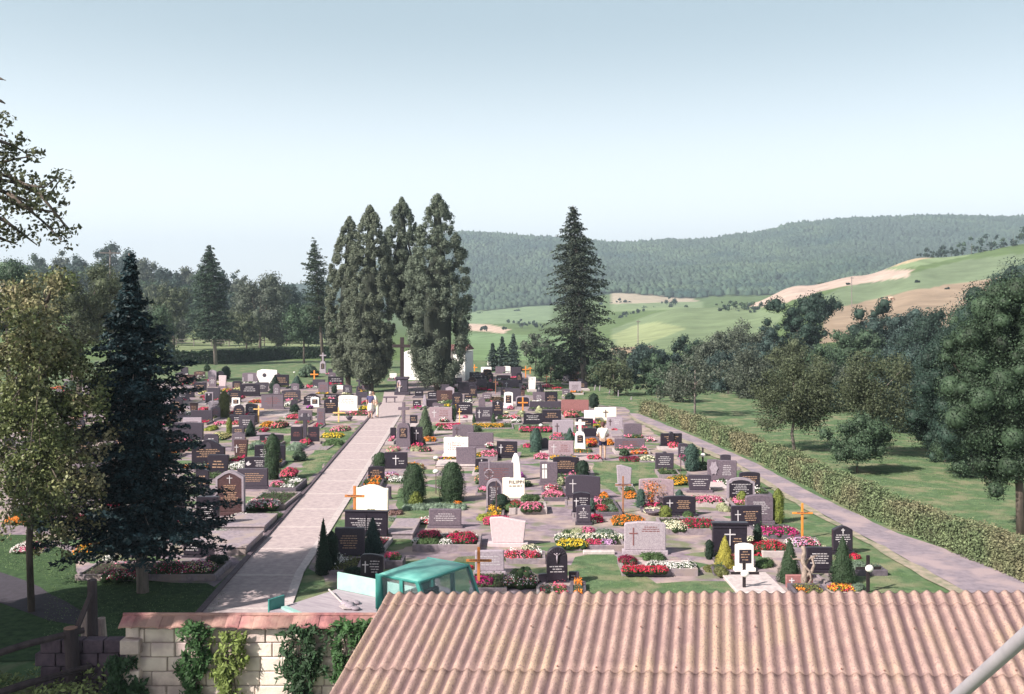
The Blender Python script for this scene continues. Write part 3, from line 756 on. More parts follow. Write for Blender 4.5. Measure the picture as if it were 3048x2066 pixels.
SHRUBS = """
C8 875 845 1120 1285 cone green1|clipped dark green cone left of the vine trunk
C8 1385 825 1660 1290 cone green1|clipped dark green cone right of the vine trunk
C8 258 820 455 1135 cone yellow|yellow cone shrub before the ledged black headstone
C8 640 700 722 975 column green2|slim dark green column in the red begonia bed
C8 162 860 245 1048 column green2|slim dark green shrub left of the yellow cone
C8 828 352 938 692 column yelgr|tall yellow-green column shrub
C8 475 378 580 515 egg yelgr|small yellow-green shrub between two black headstones
C8 645 255 705 362 egg green2|small green shrub against a black headstone by the lane
C4 1115 668 1278 980 column blue|blue-green column shrub beside the narrow dark headstone
C4 555 1195 668 1400 egg blue|small blue-green cone before the pinkish headstone
C4 355 705 485 800 ball green1|clipped green ball beside the wine-red mound
C4 830 1385 965 1532 egg yelgr|yellow-green shrub before the golden-lettered headstone
C4 1005 1190 1105 1262 cone blue|small blue-green tip behind the golden-lettered headstone
C4 0 1290 95 1440 cone blue|slim small blue-green cone in the dark kerbed bed
C6 252 560 400 1050 cone green2|tall dark cypress beside the slab path
C6 340 680 455 1010 column green2|shorter dark cypress leaning on the tall one
C6 655 555 850 870 cone blued|dark blue-green juniper before the wide black double headstone
C6 1000 100 1218 440 egg green1|left one of two big clipped egg-shaped shrubs
C6 1325 82 1552 418 egg green1|right one of two big clipped egg-shaped shrubs
C6 1062 335 1195 460 loose yelgr|small bright green shrub at the foot of the left egg-shaped shrub
C6 683 442 828 520 ball olive|olive dome shrub behind the wide black double headstone
C6 1790 360 1942 508 egg green2|dark green juniper behind the rose-pink mound
C3 435 490 590 770 cone sagegr|clipped pale green cone right of the stone cross monument
C3 480 655 545 765 loose olive|olive tuft before the clipped pale green cone
C3 445 760 520 850 cone sagegr|small green cone tip right of the black slender-cross headstone
C3 30 925 172 1085 column green1|dark green clipped bush beside the slab path
C3 1480 698 1588 920 egg blue|blue-green egg-shaped shrub in the middle of the graves
C3 1803 690 1888 812 cone blue|small blue-green shrub left of the white cross monument
C3 1898 1000 2028 1140 egg green2|dark green dome behind the sloping brown-grey headstone
C3 755 490 800 632 column green1|small green column beside the black cut-cornered headstone
C3 1120 560 1165 640 cone green1|tiny green cone right of the two-tone headstone
C3 945 560 980 645 cone green1|tiny green cone left of the two-tone headstone
C3 910 668 1040 730 loose sagegr|sage shrub on the small middle lawn
D4 768 640 932 842 column green2|dark clipped shrub left of the reddish headstone's top
D4 885 795 1110 938 loose wine|dark purplish bush before the wide reddish headstone
D4 1182 650 1342 895 column green2|dark clipped shrub right of the wide reddish headstone
D1 885 490 1068 945 column olive|olive-yellow column shrub with a lit left side
D1 1012 950 1108 1280 column yelgr|slim yellow column shrub
D1 1330 990 1530 1270 cone green2|dark green spreading conifer beside the dark purple headstone
D1 1740 400 1900 530 cone green2|far dark green conical shrub
D1 1745 215 1950 450 cone green2|dark green conical shrub before the black far headstone
D1 930 60 1075 280 column green2|dark bush behind the black round-topped far headstone
D1 610 30 740 150 loose green1|grey-green far bush at the left row
D1 1225 960 1310 1080 egg olive|small olive tuft before a black low headstone
D2 75 215 320 450 cone blue|blue-green conifer in the far left rows
D2 215 0 590 250 ball grn3|big grey-green rounded bush behind the far left rows
D2 70 720 262 870 loose green2|dark green low shrub above a coral strip
D2 800 395 890 525 column green2|small dark column before far white gravestones
D2 1385 360 1520 500 loose grn3|green bush at the foot of the left thujas
C2 895 750 1035 1170 column green1|tall upright green juniper
C2 1140 900 1290 1000 loose grn3|spreading juniper at the lawn edge
E1 870 230 1100 485 ball grn3|rounded blue-green bush seen through the apple leaves
"""
def matv(*a, **k):
    k.setdefault('island', .15); k.setdefault('detail', 12); return mat(*a, **k)
# ---------------------------------------------------------------- palettes
SP = (90, (.5, .45, .5))
STONE = {
 'blk': (mat('black_granite', (.030, .024, .036), (.020, .016, .025), rough=.32, scale=30, spec=.35), 'black'),
 'dkg': (matv('dark_granite', (.055, .044, .062), (.035, .028, .042), rough=.45, scale=24), 'dark grey'),
 'gry': (matv('grey_granite', (.145, .112, .14), (.085, .065, .088), rough=.6, scale=20, bump=.1), 'grey'),
 'lgr': (matv('pale_granite', (.34, .29, .34), (.24, .20, .24), rough=.65, scale=22), 'pale grey'),
 'spk': (mat('speckled_granite', (.44, .38, .42), (.34, .29, .33), rough=.65, scale=12, speck=(60, (.16, .12, .17))), 'speckled pale grey'),
 'lpk': (matv('pinkish_stone', (.52, .42, .44), (.42, .34, .37), rough=.75, scale=14), 'pinkish pale'),
 'wht': (matv('white_stone', (.80, .76, .74), (.70, .66, .63), rough=.75, scale=8), 'white'),
 'cream': (matv('cream_stone', (.82, .76, .66), (.72, .66, .56), rough=.75, scale=7), 'cream'),
 'pnk': (matv('rose_granite', (.32, .235, .265), (.21, .15, .18), rough=.65, scale=16), 'pinkish grey'),
 'brn': (mat('brown_granite', (.09, .045, .05), (.05, .028, .03), rough=.4, scale=24), 'dark brown'),
 'red': (matv('red_granite', (.30, .13, .13), (.2, .09, .09), rough=.5, scale=20), 'reddish')}
GOLD = mat('gold_lettering', (.52, .33, .22), rough=.5); WLET = mat('white_lettering', (.62, .58, .62), rough=.6)
ELET = mat('engraved_lettering', (.26, .10, .10), rough=.8); DLET = mat('dark_lettering', (.09, .05, .06), rough=.8)
KERB = matv('kerb_stone', (.29, .24, .27), (.18, .145, .175), rough=.8, scale=9, c3=(.28, .225, .22), bump=.15)
KERBP = matv('kerb_pale', (.50, .43, .43), (.35, .30, .31), rough=.8, scale=7)
KERBD = mat('kerb_dark', (.13, .11, .135), (.08, .065, .085), rough=.7, scale=10)
SOIL = mat('grave_soil', (.055, .038, .03), (.028, .02, .018), rough=1, scale=14, bump=.8)
LEAFC = {'green1': (.050, .090, .045), 'green2': (.026, .052, .034), 'yellow': (.42, .38, .075), 'yelgr': (.20, .24, .055),
 'blue': (.070, .13, .105), 'blued': (.040, .075, .070), 'olive': (.15, .165, .06), 'sagegr': (.12, .17, .10), 'grn3': (.085, .13, .085), 'wine': (.06, .03, .045)}
LEAFM = {k: leafmat('foliage_'+k, v) for k, v in LEAFC.items()}
def pet(c): return mat('petal_%02d%02d%02d' % tuple(int(x*99) for x in c), c, tuple(x*.7 for x in c), rough=.6, scale=20, island=.3, transl=.15, spec=.2)
PC = dict(red=(.62, .03, .08), crimson=(.52, .015, .09), rose=(.68, .06, .17), magenta=(.58, .03, .22), pink=(.80, .22, .36), redpink=(.76, .10, .19),
 darkpink=(.62, .16, .28), salmon=(.85, .36, .30), white=(.82, .80, .78), cream=(.84, .80, .60), yellow=(.80, .58, .05), gold=(.72, .38, .03),
 orange=(.78, .24, .03), lilac=(.62, .36, .62), violet=(.55, .12, .52), purple=(.25, .06, .25), wine=(.26, .015, .06), paleyellow=(.70, .64, .30), brown=(.10, .065, .045), heather=(.22, .13, .12))
GC = dict(green=(.085, .145, .055), darkgreen=(.02, .045, .028), sage=(.20, .27, .20), pale=(.42, .44, .27), yelgreen=(.32, .36, .07), olive=(.16, .17, .06))
BASEG = leafmat('flower_leaves', (.045, .080, .032))
REG = []
def reg(o, sx, sy, base, cat, note, group=None, w=0):
    o['category'] = cat
    if group: o['group'] = group
    REG.append(dict(o=o, x=sx, y=sy, base=base, note=note, cat=cat, w=w))

def outline(kind, w, h):
    a = w/2; L = lambda pts: [(x, z) for x, z in pts]
    def arc(x0, z0, x1, z1, sag, n=10):
        return [(x0+(x1-x0)*i/n, z0+(z1-z0)*i/n+sag*math.sin(math.pi*i/n)) for i in range(1, n)]
    if kind in ('rect', 'band', 'ribs', 'wide'): return [(-a, 0), (a, 0), (a, h), (-a, h)]
    if kind == 'arch': return [(-a, 0), (a, 0), (a, h*.90), (a*.93, h*.945)]+arc(a*.93, h*.945, -a*.93, h*.945, h*.055)+[(-a*.93, h*.945), (-a, h*.90)]
    if kind == 'round': r = min(a, h*.45); return [(-a, 0), (a, 0)]+[(a*math.cos(t*math.pi/14), h-r+r*math.sin(t*math.pi/14)) for t in range(15)]
    if kind == 'dome': return [(-a, 0), (a, 0), (a, h*.68), (a*.78, h*.72)]+arc(a*.78, h*.72, -a*.78, h*.72, h*.28)+[(-a*.78, h*.72), (-a, h*.68)]
    if kind == 'gable': return [(-a, 0), (a, 0), (a, h*.84), (a*.45, h*.95), (0, h), (-a*.45, h*.95), (-a, h*.84)]
    if kind == 'shoulder': return [(-a, 0), (a, 0), (a, h*.82), (a*.82, h*.84), (a*.7, h*.93)]+arc(a*.7, h*.93, -a*.7, h*.93, h*.07)+[(-a*.7, h*.93), (-a*.82, h*.84), (-a, h*.82)]
    if kind == 'ogee': return [(-a, 0), (a, 0), (a, h*.86), (a*.75, h*.86), (a*.5, h*.93), (a*.2, h*.99), (-a*.2, h*.99), (-a*.5, h*.93), (-a*.75, h*.86), (-a, h*.86)]
    if kind == 'tab': return [(-a, 0), (a, 0), (a, h*.92), (a*.25, h*.92), (a*.2, h*.98), (0, h), (-a*.2, h*.98), (-a*.25, h*.92), (-a, h*.92)]
    if kind == 'notch': return [(-a, 0), (a, 0), (a, h*.95), (-a*.3, h*.97), (-a*.34, h), (-a, h*.98)]
    if kind == 'slant': return [(-a*.86, 0), (a*.86, 0), (a, h*.84), (-a*.35, h), (-a, h*.97)]
    if kind == 'slope': return [(-a, 0), (a, 0), (a, h*.90)]+arc(a, h*.90, -a, h*.96, h*.05)+[(-a, h*.88)]
    if kind == 'taper': return [(-a*.82, 0), (a*.82, 0), (a, h*.94), (a*.92, h), (-a*.92, h), (-a, h*.94)]
    if kind == 'corner': return [(-a, 0), (a, 0), (a, h*.84), (a*.72, h), (-a*.72, h), (-a, h*.84)]
    if kind == 'vee': return [(-a, 0), (a, 0), (a, h*.97), (a*.5, h*.95), (0, h*.86), (-a*.5, h*.97), (-a, h*.93)]
    if kind == 'obelisk': return [(-a, 0), (a, 0), (a*.86, h*.5), (a*.62, h*.86), (a*.3, h*.98), (-a*.2, h), (-a*.5, h*.86), (-a*.84, h*.5)]
    if kind == 'rough': return [(-a*.7, 0), (a*.55, 0), (a*.7, h*.3), (a, h*.72), (a*.98, h*.93), (a*.3, h*.97), (-a*.5, h), (-a*.95, h*.9), (-a, h*.6), (-a*.75, h*.2)]
    if kind == 'figure': return [(-a, 0), (a, 0), (a*.9, h*.5), (a*.7, h*.68), (a*.42, h*.8), (a*.4, h*.94), (a*.1, h), (-a*.25, h*.97), (-a*.4, h*.85), (-a*.7, h*.72), (-a*.95, h*.5)]
    return [(-a, 0), (a, 0), (a, h), (-a, h)]

def cross_mb(mb, cx, cz, hh, ww, t, y0, y1):
    """latin cross as one outline, centre column cx, top cz+hh"""
    zb = cz-hh*.62; zt = cz+hh*.38; s = t/2; w = ww/2; zc = cz+.06*hh
    mb.prism([(cx-s, zb), (cx+s, zb), (cx+s, zc-s), (cx+w, zc-s), (cx+w, zc+s), (cx+s, zc+s), (cx+s, zt), (cx-s, zt), (cx-s, zc+s), (cx-w, zc+s), (cx-w, zc-s), (cx-s, zc-s)], y0, y1)
def letters(mb, x0, x1, z0, z1, yf, lh, align='c'):
    """rows of small unreadable raised strokes"""
    rows = max(1, int((z1-z0)/(lh*2.1)))
    for r in range(rows):
        z = z1-lh*.6-(z1-z0)*r/max(rows, 1); W = (x1-x0)*random.uniform(.5, 1.0)
        c = (x0+x1)/2; a = c-W/2 if align == 'c' else x0; e = a+W
        while a < e-lh:
            wl = random.uniform(2, 6)*lh*.7
            b = min(a+wl, e)
            q = a
            while q < b:
                cw = lh*.42*random.uniform(.8, 1.3); mb.box(q, min(q+cw, b), yf-.004, yf+.004, z-lh*.5*random.uniform(.8, 1), z+lh*.5*random.uniform(.8, 1)); q += cw+lh*.16
            a = b+lh*.7
for ln in STONES.strip().split('\n'):
    s, note = ln.split('|'); t, x0, y0, x1, yb, shape, mk, deco = s.split(); note = note.strip()
    X0, Y0 = tp(t, float(x0), float(y0)); X1, YB = tp(t, float(x1), float(yb)); d = depth(YB)
    w = (X1-X0)*d/F; h = (YB-Y0)*d/F*.985; th = max(.10, min(.22, .13*h+.05))
    M, cw = STONE[mk]; deco = deco.split(',')
    root = empty('headstone', pos((X0+X1)/2, d+th/2), R(random.uniform(-4.5, 3))); root.rotation_euler.x = R(random.uniform(-1.2, .9)); root.rotation_euler.y = R(random.uniform(-.8, .8))
    reg(root, (X0+X1)/2, YB, note, 'headstone', note, w=w)
    zb = 0
    if shape == 'figure':
        mb = MB(); mb.box(-w/2, w/2, -.3, .3, 0, h*.12)
        mb.build('plinth', M, root, bevel=.02)
        mb = MB(); mb.tube([(0, 0, h*.12), (0, .02, h*.4), (.03*w, 0, h*.62), (0, 0, h*.78), (0, 0, h*.84)], [w*.42, w*.38, w*.36, w*.22, w*.1], 12); mb.ball((0, 0, h*.92), (w*.17, w*.18, h*.08)); mb.tube([(w*.3, -.05, h*.66), (w*.42, -.2, h*.5), (w*.1, -.35, h*.56)], [w*.12, w*.09, w*.06], 8)
        mb.build('statue', M, root, smooth=True); continue
    if shape not in ('rough', 'obelisk') and h > .45:
        zb = min(.14, h*.13); mb = MB(); mb.box(-w/2*1.06-.02, w/2*1.06+.02, -th/2-.06, th/2+.05, -.03, zb)
        mb.build('base', M if shape != 'taper' else STONE['gry'][0], root, bevel=.01)
    hh = h-zb; mb = MB(); pr = outline(shape, w, hh)
    Mt = Matrix.Translation((0, 0, zb)); yf = -th/2
    mb.prism(pr, -th/2, th/2, 0, Mt); mb.build('slab', M, root, bevel=min(.018, th*.14))
    if shape == 'band':
        m2 = MB(); m2.box(-w/2-.03, w/2+.03, -th/2-.035, th/2+.03, zb+hh*.995, zb+hh*.995+.06); m2.box(-w/2+.01, w/2-.01, -th/2-.02, -th/2+.01, zb+hh*.86, zb+hh*.9); m2.build('ledge', M, root, bevel=.008)
    if shape == 'ribs':
        m2 = MB()
        for i in range(4): m2.box(-w/2+.05+i*w*.09, -w/2+.05+i*w*.09+w*.035, yf-.02, yf+.01, zb+.02, zb+hh*.96)
        m2.build('ribs', M, root)
    lh = max(.028, 1.3*PXM*d*.6); small = d > 95
    lm = None; lx0, lx1, lz0, lz1 = -w*.38, w*.38, zb+hh*.22, zb+hh*.74
    if 'x' in deco or 'j' in deco or 'c' in deco or 'W' in deco: lx0 = -w*.12
    cm = WLET if mk in ('blk', 'dkg', 'gry', 'red', 'pnk', 'brn') else (ELET if mk == 'spk' else DLET)
    if mk == 'gry' and shape != 'rect': cm = DLET
    tt = max(.022, .9*PXM*d*.7)
    if 'x' in deco or 'c' in deco or 'j' in deco:
        m2 = MB(); cross_mb(m2, -w*.29, zb+hh*(.55 if 'c' not in deco else .56), hh*(.62 if w > h*.8 else .45), w*(.2 if w > h*.8 else .28), tt*1.2, yf-.012, yf+.004); m2.build('cross_relief', cm if 'j' not in deco else WLET, root)
    if 'X' in deco:
        m2 = MB(); cross_mb(m2, 0, zb+hh*.6, hh*.6, min(w*.4, hh*.4), tt*1.3, yf-.02, yf+.004); m2.build('cross_relief', WLET if mk == 'blk' else DLET, root)
        lx0, lx1, lz0, lz1 = w*.08, w*.4, zb+hh*.2, zb+hh*.5
    if 'm' in deco:
        m2 = MB(); cross_mb(m2, 0, zb+hh*.82, hh*.2, hh*.14, tt, yf-.012, yf+.004); m2.build('cross_relief', WLET, root); lz1 = zb+hh*.66
    if 'K' in deco:
        m2 = MB(); m2.prism([(.14*w*math.cos(a*.524), zb+hh*.62+.55*hh*math.sin(a*.524)) for a in range(12)], yf-.06, th/2+.03); m2.build('centre_panel', M, root, bevel=.01)
    if 'W' in deco:
        m2 = MB()
        for i, j in ((0, 0), (1, 0), (0, 1), (1, 1)):
            m2.box(-w*.38+i*w*.15, -w*.38+i*w*.15+w*.12, yf-.012, yf+.004, zb+hh*(.2 if j == 0 else .68), zb+hh*(.62 if j == 0 else .88))
        m2.build('cross_relief', STONE['wht'][0], root)
    if 'r' in deco:
        m2 = MB(); c = -w*.29; z = zb+hh*.6
        m2.prism([(c+(.12 if k % 2 else .17)*w*math.cos(k*.5236)*.9, z+(.36 if k % 2 == 0 else .26)*hh*math.sin(k*.5236)) for k in range(12)], yf-.03, yf+.004); m2.build('ornament', STONE['lgr'][0], root); lx0 = -w*.05
    if 'r2' in deco:
        m2 = MB(); m2.prism([(-w*.12, zb+hh*.62), (w*.12, zb+hh*.62), (w*.08, zb+hh*.82), (0, zb+hh*.92), (-w*.08, zb+hh*.82)], yf-.02, yf+.004); m2.build('ornament', STONE['dkg'][0], root); deco.append('t'); lz1 = zb+hh*.6
    if 'd' in deco:
        m2 = MB(); c = -w*.33; z = zb+hh*.5; q = w*.12
        m2.prism([(c-q, z-q*.3), (c-q*.2, z-q*.9), (c+q*.5, z-q*.6), (c+q*1.1, z-q*.1), (c+q*.3, z+q*.1), (c+q*.2, z+q*.9), (c-q*.5, z+q*.4)], yf-.012, yf+.004); m2.build('dove_relief', WLET, root); lx0 = -w*.08
    if 'O' in deco:
        m2 = MB(); m2.box(-w*.14, w*.2, yf-.02, yf+.005, zb+.05, zb+hh*.85); m2.box(-w*.48, -w*.4, yf-.02, yf+.005, zb+.02, zb+hh*.5); m2.build('pale_panel', STONE['lgr'][0], root)
    if 'h' in deco:
        m2 = MB(); m2.prism([(-w*.12+.1*w*math.cos(a*.524), zb+hh*.62+.1*w*math.sin(a*.524)) for a in range(12)], yf-.012, yf+.005); m2.build('dark_disc', STONE['dkg'][0], root)
    if 'P' in deco:
        m2 = MB(); m2.box(-w*.33, w*.33, yf-.015, yf+.004, zb+hh*.2, zb+hh*.76); m2.build('plaque', STONE['blk'][0], root, bevel=.004); yf -= .015; lx0, lx1, lz0, lz1 = -w*.25, w*.25, zb+hh*.25, zb+hh*.7; lm = GOLD
    if 'B' in deco:
        pr2 = [(x*1.0, z) for x, z in outline(shape, w+.05, hh+.03)]; pin = outline(shape, w*.93-.02, hh-.05)
        m2 = MB(); n = len(pr2); k = len(pin)
        if n == k:
            ya, yb2 = -th/2-.02, th/2+.01; v = [(x, ya, z+zb) for x, z in pr2]+[(x, ya, z+zb) for x, z in pin]+[(x, yb2, z+zb) for x, z in pr2]+[(x, yb2, z+zb) for x, z in pin]; f = []
            for i in range(1, n):
                j = (i+1) % n
                f += [(i, j, n+j, n+i), (2*n+j, 2*n+i, 3*n+i, 3*n+j), (i, 2*n+i, 2*n+j, j), (n+i, n+j, 3*n+j, 3*n+i)]
            m2.add(v, f); m2.build('rim', STONE['lgr'][0], root)
    if 'D' in deco:
        m2 = MB(); m2.box(-.012, .012, yf-.02, yf+.004, zb+.03, zb+hh*.92); m2.box(-w/2-.02, w/2+.02, yf-.025, th/2+.02, zb+hh, zb+hh+.035); m2.build('mid_rib', M, root)
    if 'C' in deco:
        m2 = MB(); z = zb+hh*.72; m2.tube([(0, yf-.02, z-.19*hh), (.0, yf-.03, z-.06*hh), (0, yf-.03, z+.05*hh)], [.012, .022, .02], 6); m2.tube([(-.15*w, yf-.025, z+.1*hh), (0, yf-.03, z+.03*hh), (.15*w, yf-.025, z+.1*hh)], .011, 6); m2.ball((0, yf-.03, z+.09*hh), .024); m2.build('crucified_figure', STONE['lgr'][0], root, smooth=True)
        m2 = MB()
        for i in range(9):
            a = R(18+18*i); r1 = w*.3; r2 = w*.44; c0 = zb+hh-w*.5; m2.prism([(r1*math.cos(a-.03), c0+r1*math.sin(a-.03)), (r2*math.cos(a-.06), c0+r2*math.sin(a-.06)), (r2*math.cos(a+.06), c0+r2*math.sin(a+.06)), (r1*math.cos(a+.03), c0+r1*math.sin(a+.03))], yf-.01, yf+.003)
        m2.build('ray_relief', STONE['dkg'][0], root); lz1 = zb+hh*.45
    if 'S' in deco:
        m2 = MB(); m2.box(-w*1.0, w*1.1, -.35, .32, -.02, .1); m2.build('plinth', KERB, root, bevel=.012)
    if 't' in deco or 'g' in deco: lm = GOLD
    if 'w' in deco: lm = WLET
    if 'e' in deco: lm = ELET
    if 'k' in deco: lm = DLET; lz0 = zb+hh*.3
    if mk == 'gry' and 't' in deco: lm = ELET
    if 'e' in deco and mk == 'spk': lz0, lz1 = zb+hh*.62, zb+hh*.84
    if 'N' in deco:
        cu = bpy.data.curves.new('t', 'FONT'); cu.body = 'FILIPPI'; cu.size = .16; cu.extrude = .004; cu.offset = .004; cu.space_character = 1.25; cu.align_x = 'CENTER'
        to = bpy.data.objects.new('t', cu); COL.objects.link(to); dg = bpy.context.evaluated_depsgraph_get(); me = bpy.data.meshes.new_from_object(to.evaluated_get(dg)); bpy.data.objects.remove(to)
        o = link('family_name', me, DLET, root, (w*.12, yf-.004, zb+hh*.66)); o.rotation_euler = (math.pi/2, 0, 0)
        m2 = MB(); letters(m2, -w*.2, w*.42, zb+hh*.46, zb+hh*.56, yf, .05, 'l'); m2.build('inscription', DLET, root)
    elif lm and h > .3:
        m2 = MB(); letters(m2, lx0, lx1, lz0, lz1, yf, lh)
        if m2.v: m2.build('inscription', lm, root)

WOOD = {'orange': mat('wood_orange', (.52, .20, .055), (.40, .14, .04), rough=.6, scale=5, stretch=(1, 1, .1)), 'bright': mat('wood_bright', (.75, .27, .05), (.62, .20, .035), rough=.5, scale=5),
 'wood': mat('wood_brown', (.34, .15, .085), (.22, .10, .055), rough=.7, scale=5), 'pale': mat('wood_pale', (.80, .50, .20), (.68, .40, .15), rough=.6, scale=5), 'black': mat('wood_black', (.022, .014, .018), rough=.55)}
for ln in CROSSES.strip().split('\n'):
    s, note = ln.split('|'); v = s.split(); t = v[0]; x0, y0, x1, yb, cx, by, pw = map(float, v[1:8]); k = v[8]
    sc = TILES[t][2]; X, YB = tp(t, cx, yb); d = depth(YB); m = d/F*sc; root = empty('grave_cross', pos(X, d), R(random.uniform(-6, 6)))
    reg(root, X, YB, note, 'cross', note)
    tk = max(.05, pw*m*.8); hz = (yb-y0)*m; zb = (yb-by)*m; mb = MB(); mb.box(-tk/2, tk/2, -.025, .025, -.1, hz); mb.build('post', WOOD[k], root, bevel=.006)
    mb = MB(); mb.box((x0-cx)*m, (x1-cx)*m, -.052, -.0255, zb-tk*.45, zb+tk*.45); mb.build('crossbar', WOOD[k], root, bevel=.005)
    if k == 'black': mb = MB(); mb.ball((0, -.08, zb), (.105, .05, .09), n=14, k=8); mb.build('white_rosette', STONE['wht'][0], root, smooth=True)
    if k in ('orange', 'bright', 'wood') and d < 60:
        mb = MB(); letters(mb, (x0-cx)*m*.8, (x1-cx)*m*.8, zb-.02, zb+.03, -.053, .025); mb.build('inscription', DLET, root)

LAWNM = None
PL_ = []; GCOV = leafmat('bed_greens', (.06, .10, .04), .5)
def plant_fill(root, w, L, kh, d, m=None, dens=1., fl=None):
    size = max(.02, .85*PXM*d); n = int(min(900, max(40, dens*.9*w*L/(size*size))))
    P = np.stack([rng.uniform(-w/2+.1, w/2-.1, n), rng.uniform(.1, L-.1, n), kh-.03+rng.random(n)**2*.13*(1+np.sin(np.arange(n)))*.6], 1)
    mi = np.zeros(n, int); ms = [m or GCOV]
    if fl: ms.append(pet(PC[fl])); f0 = rng.random()*5; mi[(np.sin(P[:, 0]*6+f0)+np.sin(P[:, 1]*5+f0)+rng.normal(size=n)*.45) > 1.0] = 1; P[mi == 1, 2] += .05
    link('planting', quadmesh(leaves(P, np.tile([0, -.25, 1.], (n, 1)), size, .7, .7), mi), ms, root)
for ln in PLOTS.strip().split('\n'):
    s, note = ln.split('|'); v = s.split()
    if note == 'x': continue
    t = v[0]; x0, yf_, x1, yk = map(float, v[1:5]); kh = float(v[5]); typ = v[6]
    X0, YF = tp(t, x0, yf_); X1, YK = tp(t, x1, yk); d0 = depth(YF); d1 = max(d0+.6, min(depth(YK, kh), d0+2.6)); w = (X1-X0)*d0/F; L = d1-d0
    root = empty('grave_plot', pos((X0+X1)/2, d0), R(random.uniform(-1.5, 1.5))); reg(root, (X0+X1)/2, YF, note, 'grave border', note); PL_.append((X0, X1, YF, min(YK, depth(1, 0) and 938+F*H/d1), kh, typ))
    K = KERBP if (note.startswith('pale') or 'white kerb' in note or 'pale kerb' in note or 'pale slab' in note) else (KERBD if 'dark' in note and 'shad' not in note else KERB); e = .09; mb = MB()
    if kh > .1 and 'slab' in typ:
        mb.box(-w/2, w/2, 0, L, -.03, kh-.06); mb.build('kerb', K, root, bevel=.01)
        mb = MB(); mb.box(-w/2-.03, w/2+.03, -.03, L+.02, kh-.06, kh); mb.build('cover_slab', KERBP if typ in ('paleslab', 'whiteslab') else K, root, bevel=.012); continue
    mb.box(-w/2, w/2, 0, e, -.03, kh); mb.box(-w/2, w/2, L-e, L, -.03, kh); mb.box(-w/2, -w/2+e, e, L-e, -.03, kh-.003); mb.box(w/2-e, w/2, e, L-e, -.03, kh-.003); mb.build('kerb', K, root, bevel=.01)
    mb = MB(); mb.box(-w/2+e, w/2-e, e, L-e, -.03, max(.012, kh-.05))
    mb.build('fill', {'soil': SOIL, 'gravel': mat('grave_gravel', (.5, .4, .4), (.33, .26, .27), rough=.95, scale=30, bump=.5), 'greensoil': mat('green_fill', (.06, .10, .05), rough=1), 'slab': K, 'paleslab': KERBP, 'whiteslab': STONE['wht'][0]}[typ], root)
    if typ == 'soil': plant_fill(root, w, L, kh, d0, fl=random.choice([None, None, 'white', 'pink']))
    if typ == 'greensoil': plant_fill(root, w, L, kh, d0, LEAFM['grn3'])

